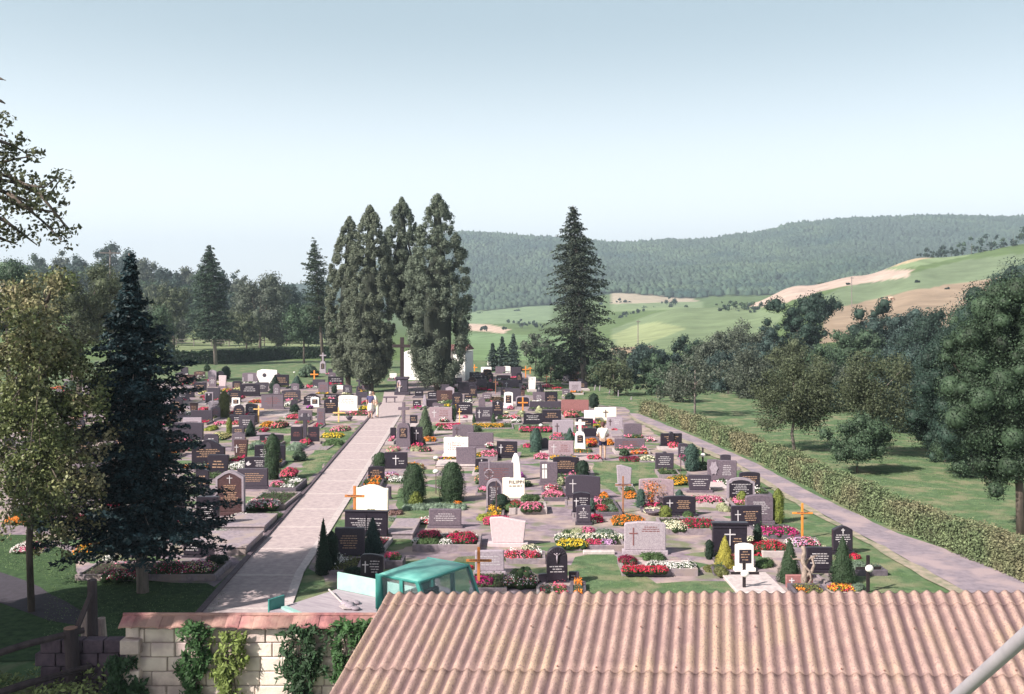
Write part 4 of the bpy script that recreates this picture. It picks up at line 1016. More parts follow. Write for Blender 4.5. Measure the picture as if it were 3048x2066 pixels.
MIXS = {'mix': ['red', 'orange', 'yellow'], 'mixdark': ['crimson', 'rose', 'white', 'magenta', 'darkgreen', 'green'], 'mixdark2': ['paleyellow', 'rose', 'violet', 'green', 'cream'], 'whiteblue': ['white', 'sage'], 'bouquet': ['white', 'white', 'lilac', 'white', 'darkgreen', 'magenta', 'salmon']}
for ln in FLOWERS.strip().split('\n'):
    s, note = ln.split('|'); v = s.split(); note = note.strip()
    if note == 'x': continue
    t = v[0]; x0, y0, x1, yb = map(float, v[1:5]); cols = v[5].split(','); cols = MIXS.get(cols[0], cols)
    X0, Y0 = tp(t, x0, y0); X1, YB = tp(t, x1, yb); xm = (X0+X1)/2; kz = max([p[4]-.05 for p in PL_ if p[0] < xm < p[1] and p[3]-14 < YB+3 < p[2]+6 and p[5] in ('soil', 'gravel', 'greensoil')]+[0]); d = depth(YB, kz+.08 if kz else .06); w = (X1-X0)*d/F; tot = (YB-Y0)
    hg = min(.42 if w < 1.4 else .34, .6*tot*d/F); dl = (tot-hg*F/d)*d*d/(F*H); dl = max(min(w, .35), min(dl, 1.7)); zb0 = .0
    base = pos((X0+X1)/2, d, kz); root = empty('flower_bed' if cols[0] in PC or len(cols) > 1 else 'ground_cover', base)
    isg = cols[0] in GC or cols[0] in ('brown', 'heather')
    reg(root, (X0+X1)/2, YB, note, 'flowers' if not isg else 'low plants', note)
    # lumpy mound made of overlapping cushions
    rb = min(max(.07, min(w, dl)*.34), .15); nc = int(min(110, max(6, w*dl/(rb*rb*1.1)))); gx_ = max(1, int(round(math.sqrt(nc*w/dl)))); gy_ = max(1, int(math.ceil(nc/gx_))); nc = gx_*gy_; qi = np.arange(nc); cu = np.stack([(qi % gx_+rng.uniform(.15, .85, nc))/gx_-.5, (qi//gx_+rng.uniform(.15, .85, nc))/gy_-.5], 1)
    rr = np.clip(1-(np.abs(cu)*2)**3, .15, 1).min(axis=1)
    ctop = hg*(.72+.28*rng.random(nc))*(.55+.45*rr)
    C = np.stack([cu[:, 0]*(w-rb), dl/2+cu[:, 1]*(dl-rb*.9), np.maximum(ctop-rb*.8, rb*.2)], 1); Rb = np.full(nc, rb)*rng.uniform(.8, 1.15, nc)
    V2, F2 = blobs_mesh(C, np.stack([Rb*.86, Rb*.86, np.maximum(Rb*.8, C[:, 2]*.9)], 1), .05)
    link('greenery', npmesh(V2, np.full(len(F2)//3, 3), F2), BASEG if not isg else leafmat('gl_'+cols[0], GC.get(cols[0], PC.get(cols[0]))), root)
    size = max(.016, .80*PXM*d); n = int(min(1900, max(130, 1.05*(w+.15)*(dl+hg*1.6)/(size*size)))); names = []
    kk = rng.integers(0, nc, n); D = rdir(n); D[:, 2] = np.abs(D[:, 2])*.9+.05; D /= np.linalg.norm(D, axis=1, keepdims=True)
    P = C[kk]+D*Rb[kk][:, None]*rng.uniform(.95, 1.12, n)[:, None]; Vq = leaves(P, D, size*.8, .35, .8)
    pieces = [c for c in cols]; ms = [pet(PC[c]) if c in PC else leafmat('gl_'+c, GC[c]) for c in pieces]
    if len(cols) == 1: mi = np.zeros(n, int)
    elif cols in MIXS.values(): mi = rng.integers(0, len(ms), n)
    else:
        pick = rng.integers(0, len(ms), nc); mi = pick[kk]; q = rng.random(n) < .3; mi[q] = rng.integers(0, len(ms), q.sum())
    link('blossoms' if not isg else 'leaves', quadmesh(Vq, mi), ms, root)
for ln in SHRUBS.strip().split('\n'):
    s, note = ln.split('|'); v = s.split(); t = v[0]; x0, y0, x1, yb = map(float, v[1:5])
    o = shrub(t, x0, y0, x1, yb, v[5], LEAFM[v[6]], None); X0, Y0 = tp(t, (x0+x1)/2, yb); reg(o, X0, Y0, note, 'shrub', note.strip())

# further small headstones of the crowded rows left of the path and in the far centre
EX = [(( e['x']-CX)/F*depth(e['y']), depth(e['y'])) for e in REG if e['cat'] in ('headstone', 'cross', 'shrub', 'grave border')]
kk_ = 0; tries = 0
while kk_ < 112 and tries < 9000:
    tries += 1
    if random.random() < .72: ox_, oy_ = random.uniform(20, 830), random.uniform(862, 1190)
    else: ox_, oy_ = random.uniform(960, 1330), random.uniform(856, 960)
    if ox_ > np.interp(oy_, [885, 950, 1130, 1300], [850, 790, 620, 500]) and ox_ < 900: continue
    if ox_ > 640 and oy_ > 960 and ox_ < 900: continue
    c_ = ov(ox_, oy_); gy__ = c_.y
    if any(abs(c_.x-a)/1.25 < 1 and abs(c_.y-b)/(1.7+.009*b) < 1 for a, b in EX): continue
    EX.append((c_.x, c_.y)); mk = random.choice(['blk', 'blk', 'dkg', 'gry', 'dkg', 'blk', 'lgr', 'brn', 'gry']); sh = random.choice(['rect', 'arch', 'round', 'gable', 'ogee', 'corner', 'taper', 'slope'])
    M, cw = STONE[mk]; w = random.uniform(.5, 1.25); h = random.uniform(.7, 1.1) if sh not in ('round', 'gable') else random.uniform(.9, 1.3)
    if sh in ('round', 'gable'): w = min(w, .7)
    root = empty('headstone', c_, R(random.uniform(-6, 4)), None, None); shn = {'rect': 'square', 'arch': 'arched', 'round': 'round-topped', 'gable': 'peaked', 'ogee': 'wavy-topped', 'corner': 'cut-cornered', 'taper': 'tapering', 'slope': 'sloping'}[sh]
    mb = MB(); mb.box(-w*.55, w*.55, -.15, .14, -.03, .1); mb.build('base', M, root, bevel=.01); mb = MB(); mb.prism(outline(sh, w, h-.1), -.07, .07, 0, Matrix.Translation((0, 0, .1))); mb.build('slab', M, root, bevel=.01)
    mb = MB(); letters(mb, -w*.34, w*.34, h*.3, h*.72, -.07, .05)
    if mb.v: mb.build('inscription', GOLD if mk in ('blk', 'brn') else DLET if mk in ('wht', 'lgr', 'pnk') else WLET, root)
    nt_ = f"small {cw} {shn} headstone"; reg(root, ox_*1.3115, oy_*1.3115, nt_, 'headstone', nt_, 'crowded small headstones', w=w); REG[-1]['rel'] = True; kk_ += 1

# a kerbed bed in front of every headstone that has none of its own
ST = [(e['x'], e['y'], e['w'], e['note'], e['o']) for e in list(REG) if e['cat'] == 'headstone']
for (x, y, w, note, ob) in ST:
    if any(p[0]-8 < x < p[1]+8 and p[3]-12 < y+4 < p[2]+2 for p in PL_) or w < .25: continue
    d = depth(y); wp = w*F/d/2
    lim = [depth(q[1]) for q in ST if q[1] > y+3 and abs(q[0]-x) < (wp+q[2]*F/depth(q[1])/2)*.85]+[depth(p[3]) for p in PL_ if p[3] > y+3 and p[0]-4 < x+wp and p[1]+4 > x-wp]
    L = min(1.5, d-.15-(max(lim)+.45 if lim else d-1.7))
    if L < .5 or random.random() < .12: continue
    kh = random.choice([.08, .12, .16]); W2 = w*1.08+.1; d0 = d-.12-L; root = empty('grave_plot', ((x-CX)/F*d, d0, 0), ob.rotation_euler.z)
    words = note.split(); lb = 'low kerbed bed before the '+' '.join(words[:11]); K = random.choice([KERB, KERB, KERBP, KERBD])
    while lb.split()[-1] in ('the', 'a', 'of', 'in', 'with', 'behind', 'at', 'before', 'left', 'right', 'just', 'and', 'to', 'on', 'from', 'between'): lb = ' '.join(lb.split()[:-1])
    fc_ = random.choice([None, 'redpink', 'pink', 'white', 'rose', 'orange', 'crimson', 'cream', 'gold', 'magenta']); isr = note.startswith('small ') and note.endswith(' headstone') and len(note.split()) < 6
    if isr: lb = 'low kerbed bed with '+({'redpink': 'coral', 'rose': 'deep pink', None: 'green leaves'}.get(fc_, fc_))+(' flowers' if fc_ else '')
    reg(root, x, y+4, lb, 'grave border', lb, 'low kerbed grave beds' if isr else None); REG[-1]['rel'] = isr; e = .08; mb = MB()
    mb.box(-W2/2, W2/2, 0, e, -.03, kh); mb.box(-W2/2, W2/2, L-e, L, -.03, kh); mb.box(-W2/2, -W2/2+e, e, L-e, -.03, kh-.003); mb.box(W2/2-e, W2/2, e, L-e, -.03, kh-.003); mb.build('kerb', K, root, bevel=.008)
    mb = MB(); mb.box(-W2/2+e, W2/2-e, e, L-e, -.03, kh-.03); q = random.random()
    if q < .16: mb.build('cover_slab', K, root)
    else: mb.build('fill', SOIL, root); plant_fill(root, W2, L, kh, d, random.choice([GCOV, GCOV, LEAFM['grn3'], LEAFM['olive']]), 1.0, fc_)
# ================================================================ setting
GRASS = mat('grass', (.125, .185, .095), (.060, .105, .055), rough=1, scale=3.5, bump=.8, c3=(.20, .20, .125), detail=14, spec=.1, speck=(1.1, (.085, .14, .065)))
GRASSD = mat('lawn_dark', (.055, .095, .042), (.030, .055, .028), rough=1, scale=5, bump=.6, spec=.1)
GRAVEL = mat('gravel', (.30, .24, .275), (.165, .13, .165), rough=1, scale=2.6, c3=(.37, .29, .265), bump=.6, spec=.1, detail=14, speck=(.9, (.17, .18, .115)))
PAVE = mat('path_slabs', (.45, .37, .375), (.33, .27, .285), rough=.95, scale=5, bump=.2, spec=.15)
PAVEJ = mat('path_joint', (.56, .48, .475), rough=.95); KERBDK = mat('gutter_strip', (.12, .09, .11), (.08, .06, .075), rough=.8, scale=5)
ASPH = mat('asphalt_lane', (.28, .235, .275), (.20, .17, .205), rough=1, scale=4, detail=12, c3=(.34, .27, .29), bump=.2, spec=.1)
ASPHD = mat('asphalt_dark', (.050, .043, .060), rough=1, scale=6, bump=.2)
def wig(pts, amp=.12, seg=.8):
    out = []
    for i, p in enumerate(pts):
        q = pts[(i+1) % len(pts)]; n = max(1, min(60, int((q-p).length/seg)))
        for k in range(n):
            r = p.lerp(q, k/n); out.append(r+Vector((rng.normal(), rng.normal(), 0))*(amp if k else 0))
    return out
def sheet(name, pxs, z, m, amp=.0, kind='structure', t='OV'):
    pts = [gp(*tp(t, x, y)) for x, y in pxs]; pts = wig(pts, amp) if amp else pts
    bm = bmesh.new(); vs = [bm.verts.new((p.x, p.y, z)) for p in pts]; f = bm.faces.new(vs)
    bmesh.ops.triangulate(bm, faces=[f]); me = bpy.data.meshes.new(name); bm.to_mesh(me); bm.free()
    bmn = me.polygons
    o = link(name, me, m); o['kind'] = kind
    if o.data.polygons[0].normal.z < 0: o.data.flip_normals()
    return o
# --- terrain (polar height field round the camera's foot), from photograph-measured slopes
cols = [-1500, -700, 0, 300, 550, 700, 850, 1050, 1250, 1400, 1570, 1700, 1820, 1950, 2100, 2324, 3000, 3900]
dist = [5, 60, 150, 200, 300, 450, 700, 900, 1300, 1800, 2500, 3500]
Y = {  # rows (overview px) at 200..1800 m
 -1500: (775,670,600,580,600,620,620), -700: (775,670,600,580,600,620,620), 0: (775,675,625,600,620,620,620), 300: (778,690,640,625,650,650,650), 550: (780,715,680,670,680,680,660),
 700: (782,740,715,705,702,680,652), 850: (790,770,750,735,712,655,600), 1050: (800,785,770,745,712,630,531), 1250: (800,785,765,735,697,622,547), 1400: (800,775,745,700,676,615,555),
 1570: (800,765,700,692,681,612,550), 1700: (800,750,690,695,678,603,533), 1820: (800,730,650,680,670,595,511), 1950: (800,715,620,650,650,585,499), 2100: (800,690,585,640,650,585,497),
 2324: (800,660,555,620,640,585,497), 3000: (800,650,530,600,630,590,505), 3900: (800, 650, 530, 600, 630, 590, 505)}
ctab = np.zeros((len(cols), len(dist)))
for i, c in enumerate(cols):
    for j, dd in enumerate((200, 300, 450, 700, 900, 1300, 1800)): ctab[i, 3+j] = H-(Y[c][j]-715)/2260*dd
    ctab[i, 10] = ctab[i, 9]*.8; ctab[i, 11] = 0
def smooth(t): return t*t*(3-2*t)
def terr(x, y):
    d = np.asarray(y, float); c = np.asarray(x, float)/np.maximum(d, 1)*2260+1162
    ci = np.clip(np.searchsorted(cols, c)-1, 0, len(cols)-2); ca = np.array(cols)
    u = smooth(np.clip((c-ca[ci])/(ca[ci+1]-ca[ci]), 0, 1)); da = np.array(dist, float)
    di = np.clip(np.searchsorted(da, d)-1, 0, len(dist)-2); v = np.clip((d-da[di])/(da[di+1]-da[di]), 0, 1); v = .5*v+.5*smooth(v)
    z = (ctab[ci, di]*(1-u)+ctab[ci+1, di]*u)*(1-v)+(ctab[ci, di+1]*(1-u)+ctab[ci+1, di+1]*u)*v
    z = z+np.where(d > 160, np.minimum((d-160)/500, 1)*(1.2*np.sin(c*.021+d*.004)+1.0*np.sin(d*.011+c*.006)), 0)
    return z
NC, ND = 520, 260
cc = np.linspace(-1500, 3900, NC); dd = 150*np.exp(np.linspace(0, math.log(3300/150), ND)); dd = np.concatenate([dd])
CCg, DDg = np.meshgrid(cc, dd); XX = (CCg-1162)/2260*DDg; ZZ = terr(XX, DDg)
V = np.stack([XX.ravel(), DDg.ravel(), ZZ.ravel()], 1); ii = np.arange(NC*(ND-1)).reshape(ND-1, NC)[:, :-1].ravel()
Fx = np.stack([ii, ii+1, ii+NC+1, ii+NC], 1).ravel()
me = npmesh(V, np.full(len(ii), 4), Fx, smooth=True)
# field colours (crops and meadows) as a colour attribute on the land
def inpoly(px, py, poly):
    r = np.zeros(px.shape, bool); n = len(poly)
    for i in range(n):
        x1, y1 = poly[i]; x2, y2 = poly[(i+1) % n]
        c = ((y1 > py) != (y2 > py)) & (px < (x2-x1)*(py-y1)/((y2-y1) or 1e-9)+x1); r ^= c
    return r
pyg = (715+(H-ZZ)/DDg*2260).ravel(); pxg = CCg.ravel(); dg_ = DDg.ravel()
colr = np.tile(np.array([.11, .16, .065]), (len(pxg), 1))
colr[dg_ > 950] = (.035, .060, .035)
FIELDS = [((1050,755,1330,765,1340,830,1040,830), 120, 900, (.16,.24,.12)), ((1040,700,1250,690,1250,732,1060,736), 250, 950, (.19,.26,.15)), ((1055,734,1110,736,1155,747,1150,757,1060,749), 200, 900, (.50,.38,.31)),
 ((1385,665,1480,668,1565,676,1590,684,1390,692), 450, 1000, (.42,.36,.28)), ((1385,690,1590,684,1600,700,1385,708), 450, 900, (.20,.26,.14)),
 ((1380,800,1385,748,1480,712,1580,690,1700,694,1780,712,1760,740,1690,800), 150, 500, (.165,.215,.12)), ((1390,760,1440,738,1490,730,1560,745,1480,775,1400,800), 150, 500, (.26,.30,.16)), ((1385,790,1480,785,1480,797,1385,805), 150, 500, (.34,.25,.18)),
 ((1860,780,1872,708,1905,698,2050,663,2200,638,2340,622,2340,720,2200,735,2050,760), 180, 560, (.30,.225,.165)), ((1850,720,1840,690,1900,655,2060,622,2190,590,2340,572,2340,622,2200,638,2050,663,1905,698), 200, 560, (.155,.20,.12)),
 ((1985,608,2190,560,2200,580,2080,605,1990,622), 250, 560, (.20,.26,.14)), ((1985,602,2194,556,2200,566,2080,592,2000,612), 250, 560, (.42,.33,.22)), ((1690,672,1800,650,1902,632,2000,612,2072,613,2060,628,1930,648,1860,662,1760,694,1700,696), 250, 560, (.46,.355,.305)),
 ((360,742,760,755,760,800,360,800), 150, 400, (.20,.24,.13))]
for P_, a, b, c in FIELDS:
    P2 = list(zip(P_[::2], P_[1::2])); mk_ = inpoly(pxg, pyg, P2) & (dg_ > a) & (dg_ < b); colr[mk_] = c
ca_ = me.color_attributes.new('land', 'FLOAT_COLOR', 'POINT'); ca_.data.foreach_set('color', np.concatenate([colr, np.ones((len(colr), 1))], 1).astype(np.float32).ravel())
LAND = bpy.data.materials.new('land'); n, l = nt(LAND); o_ = n.new('ShaderNodeOutputMaterial'); b = n.new('ShaderNodeBsdfPrincipled'); b.inputs['Roughness'].default_value = 1; b.inputs['Specular IOR Level'].default_value = .05
at = n.new('ShaderNodeAttribute'); at.attribute_name = 'land'; no = n.new('ShaderNodeTexNoise'); no.inputs['Scale'].default_value = .09; no.inputs['Detail'].default_value = 8; no.inputs['Roughness'].default_value = .7
tc = n.new('ShaderNodeTexCoord'); l.new(tc.outputs['Object'], no.inputs['Vector']); mr = n.new('ShaderNodeMapRange'); mr.inputs['From Min'].default_value = .3; mr.inputs['From Max'].default_value = .7; mr.inputs['To Min'].default_value = .7; mr.inputs['To Max'].default_value = 1.25
l.new(no.outputs['Fac'], mr.inputs['Value']); hs = n.new('ShaderNodeHueSaturation'); l.new(mr.outputs['Result'], hs.inputs['Value']); l.new(at.outputs['Color'], hs.inputs['Color']); l.new(hs.outputs['Color'], b.inputs['Base Color']); l.new(b.outputs['BSDF'], o_.inputs['Surface'])
o = link('hills', me, LAND); o['kind'] = 'structure'
# near ground: one fine sheet out to the first row of the hills
gx = np.linspace(-1500, 3900, 220); gd = np.concatenate([np.linspace(-30, 2, 6), 3*np.exp(np.linspace(0, math.log(50), 60))]); gd[-1] = 150
GX, GD = np.meshgrid(gx, gd); Xn = (GX-1162)/2260*np.maximum(GD, 30); Xn = np.where(GD < 30, (GX-1162)/2260*30, Xn); Zn = np.where(GD > 60, terr((GX-1162)/2260*GD, GD), 0.)
V = np.stack([Xn.ravel(), GD.ravel(), Zn.ravel()], 1); n2 = len(gx); ii = np.arange(n2*(len(gd)-1)).reshape(-1, n2)[:, :-1].ravel()
o = link('ground', npmesh(V, np.full(len(ii), 4), np.stack([ii, ii+1, ii+n2+1, ii+n2], 1).ravel(), smooth=True), GRASS); o['kind'] = 'structure'

# --- gravel between the graves, lawns on it, paths
sheet('gravel_ground', [(905,935),(880,905),(905,868),(1010,858),(1080,848),(1180,842),(1240,870),(1260,905),(1420,925),(1440,950),(1560,1030),(1700,1110),(1760,1190),(1850,1250),(1900,1290),(1960,1350),(1500,1360),(1020,1400),(740,1330),(700,1290),(760,1200)], .004, GRAVEL, .10)
sheet('gravel_ground', [(-300,1010),(200,900),(380,866),(600,868),(780,880),(850,905),(850,925),(830,948),(760,1030),(705,1095),(560,1260),(470,1345),(200,1300),(-300,1330)], .004, GRAVEL, .10)
LW = [[(1175,965),(1300,968),(1340,985),(1330,1000),(1260,1003),(1150,995),(1060,985),(1000,975),(960,985),(920,978),(1000,962)],
 [(1180,1010),(1290,1000),(1350,1005),(1300,1030),(1180,1040)], [(1345,1050),(1430,1045),(1530,1052),(1560,1072),(1520,1100),(1440,1128),(1400,1122),(1350,1092)],
 [(1305,1265),(1380,1250),(1440,1290),(1490,1325),(1650,1320),(1680,1345),(1300,1350),(1290,1300)], [(1640,1225),(1720,1235),(1700,1265),(1600,1262)],
 [(1080,1290),(1110,1260),(1040,1265),(1010,1290),(1000,1330),(1060,1350)], [(1340,888),(1500,905),(1430,925),(1260,905),(1250,868),(1340,870)],
 [(740,1000),(690,1050),(675,1085),(700,1092),(730,1060),(800,985),(790,968),(740,975)], [(640,990),(560,1010),(560,1060),(640,1075),(700,1010),(690,985)],
 [(650,1180),(610,1172),(560,1160),(540,1180),(600,1190)], [(905,1110),(950,1100),(1000,1110),(1040,1130),(1040,1180),(900,1180)],
 [(760,975),(600,965),(560,975),(650,985)],[(1185,880),(1290,875),(1270,900),(1180,895)], [(1690,1060),(1740,1100),(1790,1160),(1900,1220),(2040,1290),(2110,1350),(1960,1360),(1900,1310),(1840,1240),(1760,1180),(1700,1115)]]
for i, p in enumerate(LW): sheet('lawn', p, .008+.0004*i, GRASS, .08)
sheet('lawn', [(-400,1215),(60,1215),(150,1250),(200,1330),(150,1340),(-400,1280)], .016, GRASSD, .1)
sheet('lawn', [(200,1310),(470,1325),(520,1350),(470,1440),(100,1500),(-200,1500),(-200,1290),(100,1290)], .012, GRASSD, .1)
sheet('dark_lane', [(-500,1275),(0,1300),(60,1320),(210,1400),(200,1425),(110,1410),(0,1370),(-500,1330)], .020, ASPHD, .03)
# worn grass showing between the graves, and grass tufts
k_ = 0; pk = []
while k_ < 90:
    yy = random.uniform(885, 1300); xx = random.uniform(20, 1900); dd_ = 15368/(yy-715)
    inL = xx < np.interp(yy, [885, 950, 1130, 1300], [850, 800, 640, 500]); inR = np.interp(yy, [885, 950, 1130, 1300], [930, 925, 820, 720]) < xx < np.interp(yy, [885, 950, 1120, 1300], [1380, 1430, 1700, 1900])
    if not (inL or inR): continue
    c = ov(xx, yy); a_, b__ = random.uniform(.5, 1.6), random.uniform(.25, .8)
    if any((c-q).length < a_+w0 for q, w0 in pk): continue
    pk.append((c, a_)); ph = random.random()*6; n0 = 18; vv = [(c.x+math.cos(t*6.283/n0)*a_*(1+.25*math.sin(t*2.1+ph)), c.y+math.sin(t*6.283/n0)*b__*(1+.25*math.sin(t*1.3+ph)), .0065) for t in range(n0)]
    me = bpy.data.meshes.new('lawn'); me.from_pydata(vv, [], [tuple(range(n0))]); me.update(); o = link('lawn', me, GRASS); o['kind'] = 'structure'; k_ += 1
GB = []
def tufts(poly, n, z=.0, hh=.05):
    P_ = [ov(*p) for p in poly]; xs = [p[0] for p in poly]; ys = [p[1] for p in poly]; qx = rng.uniform(min(xs), max(xs), n*4); qy = rng.uniform(min(ys), max(ys), n*4); m_ = inpoly(qx, qy, poly); qx, qy = qx[m_][:n], qy[m_][:n]
    d_ = 15368/(qy-715); GB.append(np.stack([(qx-1162)/2260*d_, d_, np.full(len(d_), hh*.5)+z], 1))
for p in LW: tufts(p, 1500)
tufts([(100,1290),(200,1310),(470,1325),(520,1350),(470,1440),(100,1500)], 2500, .012); tufts([(0,1215),(60,1215),(150,1250),(200,1330),(0,1290)], 2000, .016)
tufts([(1500,945),(2330,1000),(2330,1240),(2150,1180),(1800,1060)], 15000, 0)
GB = np.concatenate(GB); sz = np.maximum(.016, GB[:, 1]*PXM*.55); GB[:, 2] += sz*.3
V = leaves(GB, np.tile([.1, -.8, .6], (len(GB), 1)), sz, .8, .28); o = link('grass_tufts', quadmesh(V), leafmat('grass_blades', (.165, .24, .105), .55, .2)); o['kind'] = 'stuff'; o['label'] = 'short grass tufts on the lawns and meadow'; o['category'] = 'grass'
# slab path
def P3(x, y): return gp(*tp('OV', x, y))
pl = [(833,951),(677,1130),(632,1182),(488,1345),(440,1400)]; prt = [(910,943),(797,1130),(751,1205),(690,1300),(655,1400)]
sheet('path', [(868,912)]+pl+list(reversed(prt))+[(914,912),(925,885),(872,888)], .024, PAVE)
mb = MB()
def strip(mb, pts, w, z0, z1, side=1):
    for a, b_ in zip(pts[:-1], pts[1:]):
        dv = (b_-a); dv.z = 0; nrm = Vector((dv.y, -dv.x, 0)).normalized()*w*side
        v = [a, b_, b_+nrm, a+nrm]; v = [Vector((p.x, p.y, z0)) for p in v]+[Vector((p.x, p.y, z1)) for p in v]
        mb.add(v, [(0,3,2,1),(4,5,6,7),(0,1,5,4),(1,2,6,5),(2,3,7,6),(3,0,4,7)])
L3 = [P3(*p) for p in pl]; R3 = [P3(*p) for p in prt]
strip(mb, [P3(862,915)]+L3, -.13, -.02, .075, 1); o = mb.build('path_gutter', KERBDK); o['kind'] = 'structure'
mb = MB(); strip(mb, R3, .22, .0, .034, 1); o = mb.build('path_edging', KERBP); o['kind'] = 'structure'
mb = MB(); yv = 20.
while yv < 67:
    def xat(P, y):
        for a, b_ in zip(P[:-1], P[1:]):
            if b_.y <= y <= a.y: return a.x+(b_.x-a.x)*(a.y-y)/(a.y-b_.y+1e-9)
        return P[-1].x
    xa, xb = xat(L3, yv)+.15, xat(R3, yv)-.02
    if xb > xa: mb.box(xa, xb, yv, yv+.11, .02, .028)
    yv += 2.95
o = mb.build('path_joints', PAVEJ); o['kind'] = 'structure'
# asphalt lane
sheet('lane', [(1428,938),(1440,950),(1520,984),(1673,1052),(1783,1121),(1949,1213),(2110,1300),(2200,1350),(2300,1420),(2560,1420),(2400,1345),(2300,1300),(2040,1213),(1844,1121),(1715,1052),(1560,985),(1450,940)], .028, ASPH, .02)
sheet('verge', [(1425,942),(1440,956),(1520,992),(1673,1062),(1783,1133),(1949,1226),(2140,1335),(2300,1430),(2320,1425),(2200,1350),(1949,1213),(1783,1121),(1673,1052),(1520,984)], .032, mat('verge_dirt', (.36, .29, .24), (.17, .18, .12), rough=1, scale=3), .05)

# --- hedge along the lane (one clipped hedge) 
def hedge(name, line, w, h, leafm, label, cat='hedge', n=26000, size=.06, side=1):
    pts = [P3(*p) for p in line]; root = empty(name, pts[0], 0, label, cat); seg = [(b_-a).length for a, b_ in zip(pts[:-1], pts[1:])]; T = sum(seg)
    ws = np.array([s/((a.y+b_.y)/2)**1.2 for s, a, b_ in zip(seg, pts[:-1], pts[1:])]); k = rng.choice(len(seg), n, p=ws/ws.sum()); u = rng.random(n)
    A = np.array([p[:] for p in pts]); D_ = A[1:]-A[:-1]; nr = np.stack([D_[:, 1], -D_[:, 0], D_[:, 2]*0], 1); nr /= np.linalg.norm(nr, axis=1, keepdims=True); nr *= side
    f = rng.random(n); s = np.where(f < .5, 0, np.where(f < .9, rng.random(n), 1.)); z = np.where(f < .5, rng.random(n), np.where(f < .9, 1., rng.random(n)))
    base = A[k]+D_[k]*u[:, None]; ph = base[:, 0]*1.7+base[:, 1]*.9
    bump = .035*np.sin(ph)+.03*np.sin(ph*2.7+1)+.035*rng.normal(size=n)+.05*(rng.random(n) < .05)
    P = base+nr[k]*(s*w+np.where(s == 0, -1, np.where(s == 1, 1, 0))*bump)[:, None]; P[:, 2] = z*(h+bump*1.5)
    N = np.where((f < .5)[:, None], -nr[k], np.where((f < .9)[:, None], np.array([[0, 0, 1.]]), nr[k]))
    dd_ = base[:, 1]; V = leaves(P-np.array(pts[0]), N, size*(.5+dd_/60), .8, .6); link('leaves', quadmesh(V), leafm, root)
    m = MB(); q = .07
    for i in range(len(pts)-1):
        a, b_ = Vector(A[i]), Vector(A[i+1]); n_ = Vector(nr[i]); v = []
        for zz in (0, h-q):
            v += [a+n_*q, b_+n_*q, b_+n_*(w-q), a+n_*(w-q)]; 
            for p in v[-4:]: p.z = zz
        v = [p-pts[0] for p in v]; m.add(v, [(0,3,2,1),(4,5,6,7),(0,1,5,4),(1,2,6,5),(2,3,7,6),(3,0,4,7)])
    m.build('stems', mat('hedge_inner', (.05, .055, .03), rough=1), root); return root
HEDGE = mat('hedge_leaves', (.175, .22, .115), (.10, .135, .07), rough=.8, scale=1.6, island=.5, transl=.2, c3=(.20, .19, .115), spec=.2)
hedge('hedge', [(1452,938),(1560,978),(1725,1049),(1859,1119),(1960,1170),(2056,1211),(2200,1270),(2330,1325),(2560,1420)], .9, .78, HEDGE, 'long clipped olive green hedge running along the asphalt lane', n=60000, size=.036, side=-1)
HEDD = leafmat('hedge_dark', (.030, .060, .030))
hedge('hedge', [(370,829),(520,826),(640,816),(772,814)], 2.2, 1.6, HEDD, 'dark hedge strip across the meadow behind the left graves', n=14000, size=.10, side=-1)

# --- trees
T_AP = leafmat('leaf_apple', (.115, .135, .050), .5); T_APB = mat('leaf_apple_front', (.16, .185, .075), (.055, .075, .030), rough=.5, scale=1.4, island=.75, transl=.25, c3=(.30, .26, .16), spec=.35)
T_SP = leafmat('needles_spruce_dark', (.020, .044, .052), .45, .1); T_SP2 = leafmat('needles_spruce', (.050, .066, .048), .4, .1); T_CF = leafmat('needles_conifer', (.040, .070, .044), .4, .1)
T_PI = leafmat('needles_pine', (.055, .080, .050), .4); T_TH = leafmat('foliage_thuja', (.135, .158, .112), .35, .12); T_TH2 = leafmat('foliage_thuja_b', (.122, .150, .108), .35, .12)
T_D = [leafmat('leaf_dark', (.036, .066, .050), .45), leafmat('leaf_mid', (.070, .115, .068), .45), leafmat('leaf_grey', (.105, .125, .095), .45), leafmat('leaf_olive', (.090, .110, .062), .45), leafmat('leaf_blue', (.050, .082, .074), .45)]
O = 1.3115
thuja(790*O, 498*O, 748*O, 838*O, 850*O, 884*O, T_TH, 'leftmost and lowest of the four tall grey-green thujas', d=93)
thuja(842*O, 470*O, 790*O, 890*O, 868*O, 892*O, T_TH, 'second tall thuja from the left, its foot just behind the couple', d=88)
thuja(990*O, 456*O, 866*O, 958*O, 755*O, 880*O, T_TH2, 'third tall thuja, with foliage ending high beside the tall crucifix', d=95)
thuja(992*O, 446*O, 928*O, 1058*O, 872*O, 892*O, T_TH2, 'rightmost and tallest thuja, in front of the white chapel', d=87)
conifer(1327*O, 465*O, 88*O, 800*O, 872*O, T_SP2, 'tall lone ragged spruce with bare lower trunk at the right of the far graves', topx=1300*O, prof=.52, droop=.45, dens=1.3, trunkw=.02, bark=BARKG, needle=1.15, whorl=.5, ragged=.4)
conifer(325*O, 575*O, 196*O, 1215*O, 1345*O, T_SP, 'big dark blue spruce in the left foreground', topx=293*O, prof=1.0, droop=.26, dens=2.0, trunkw=.019, bark=BARKG, needle=1.15, ragged=.6, whorl=.28)
conifer(490*O, 555*O, 60*O, 765*O, 828*O, T_CF, 'dark conifer with bare pale trunk standing behind the far left graves', topx=474*O, prof=.55, droop=.3, dens=1.2, bark=BARKG, trunkw=.017)
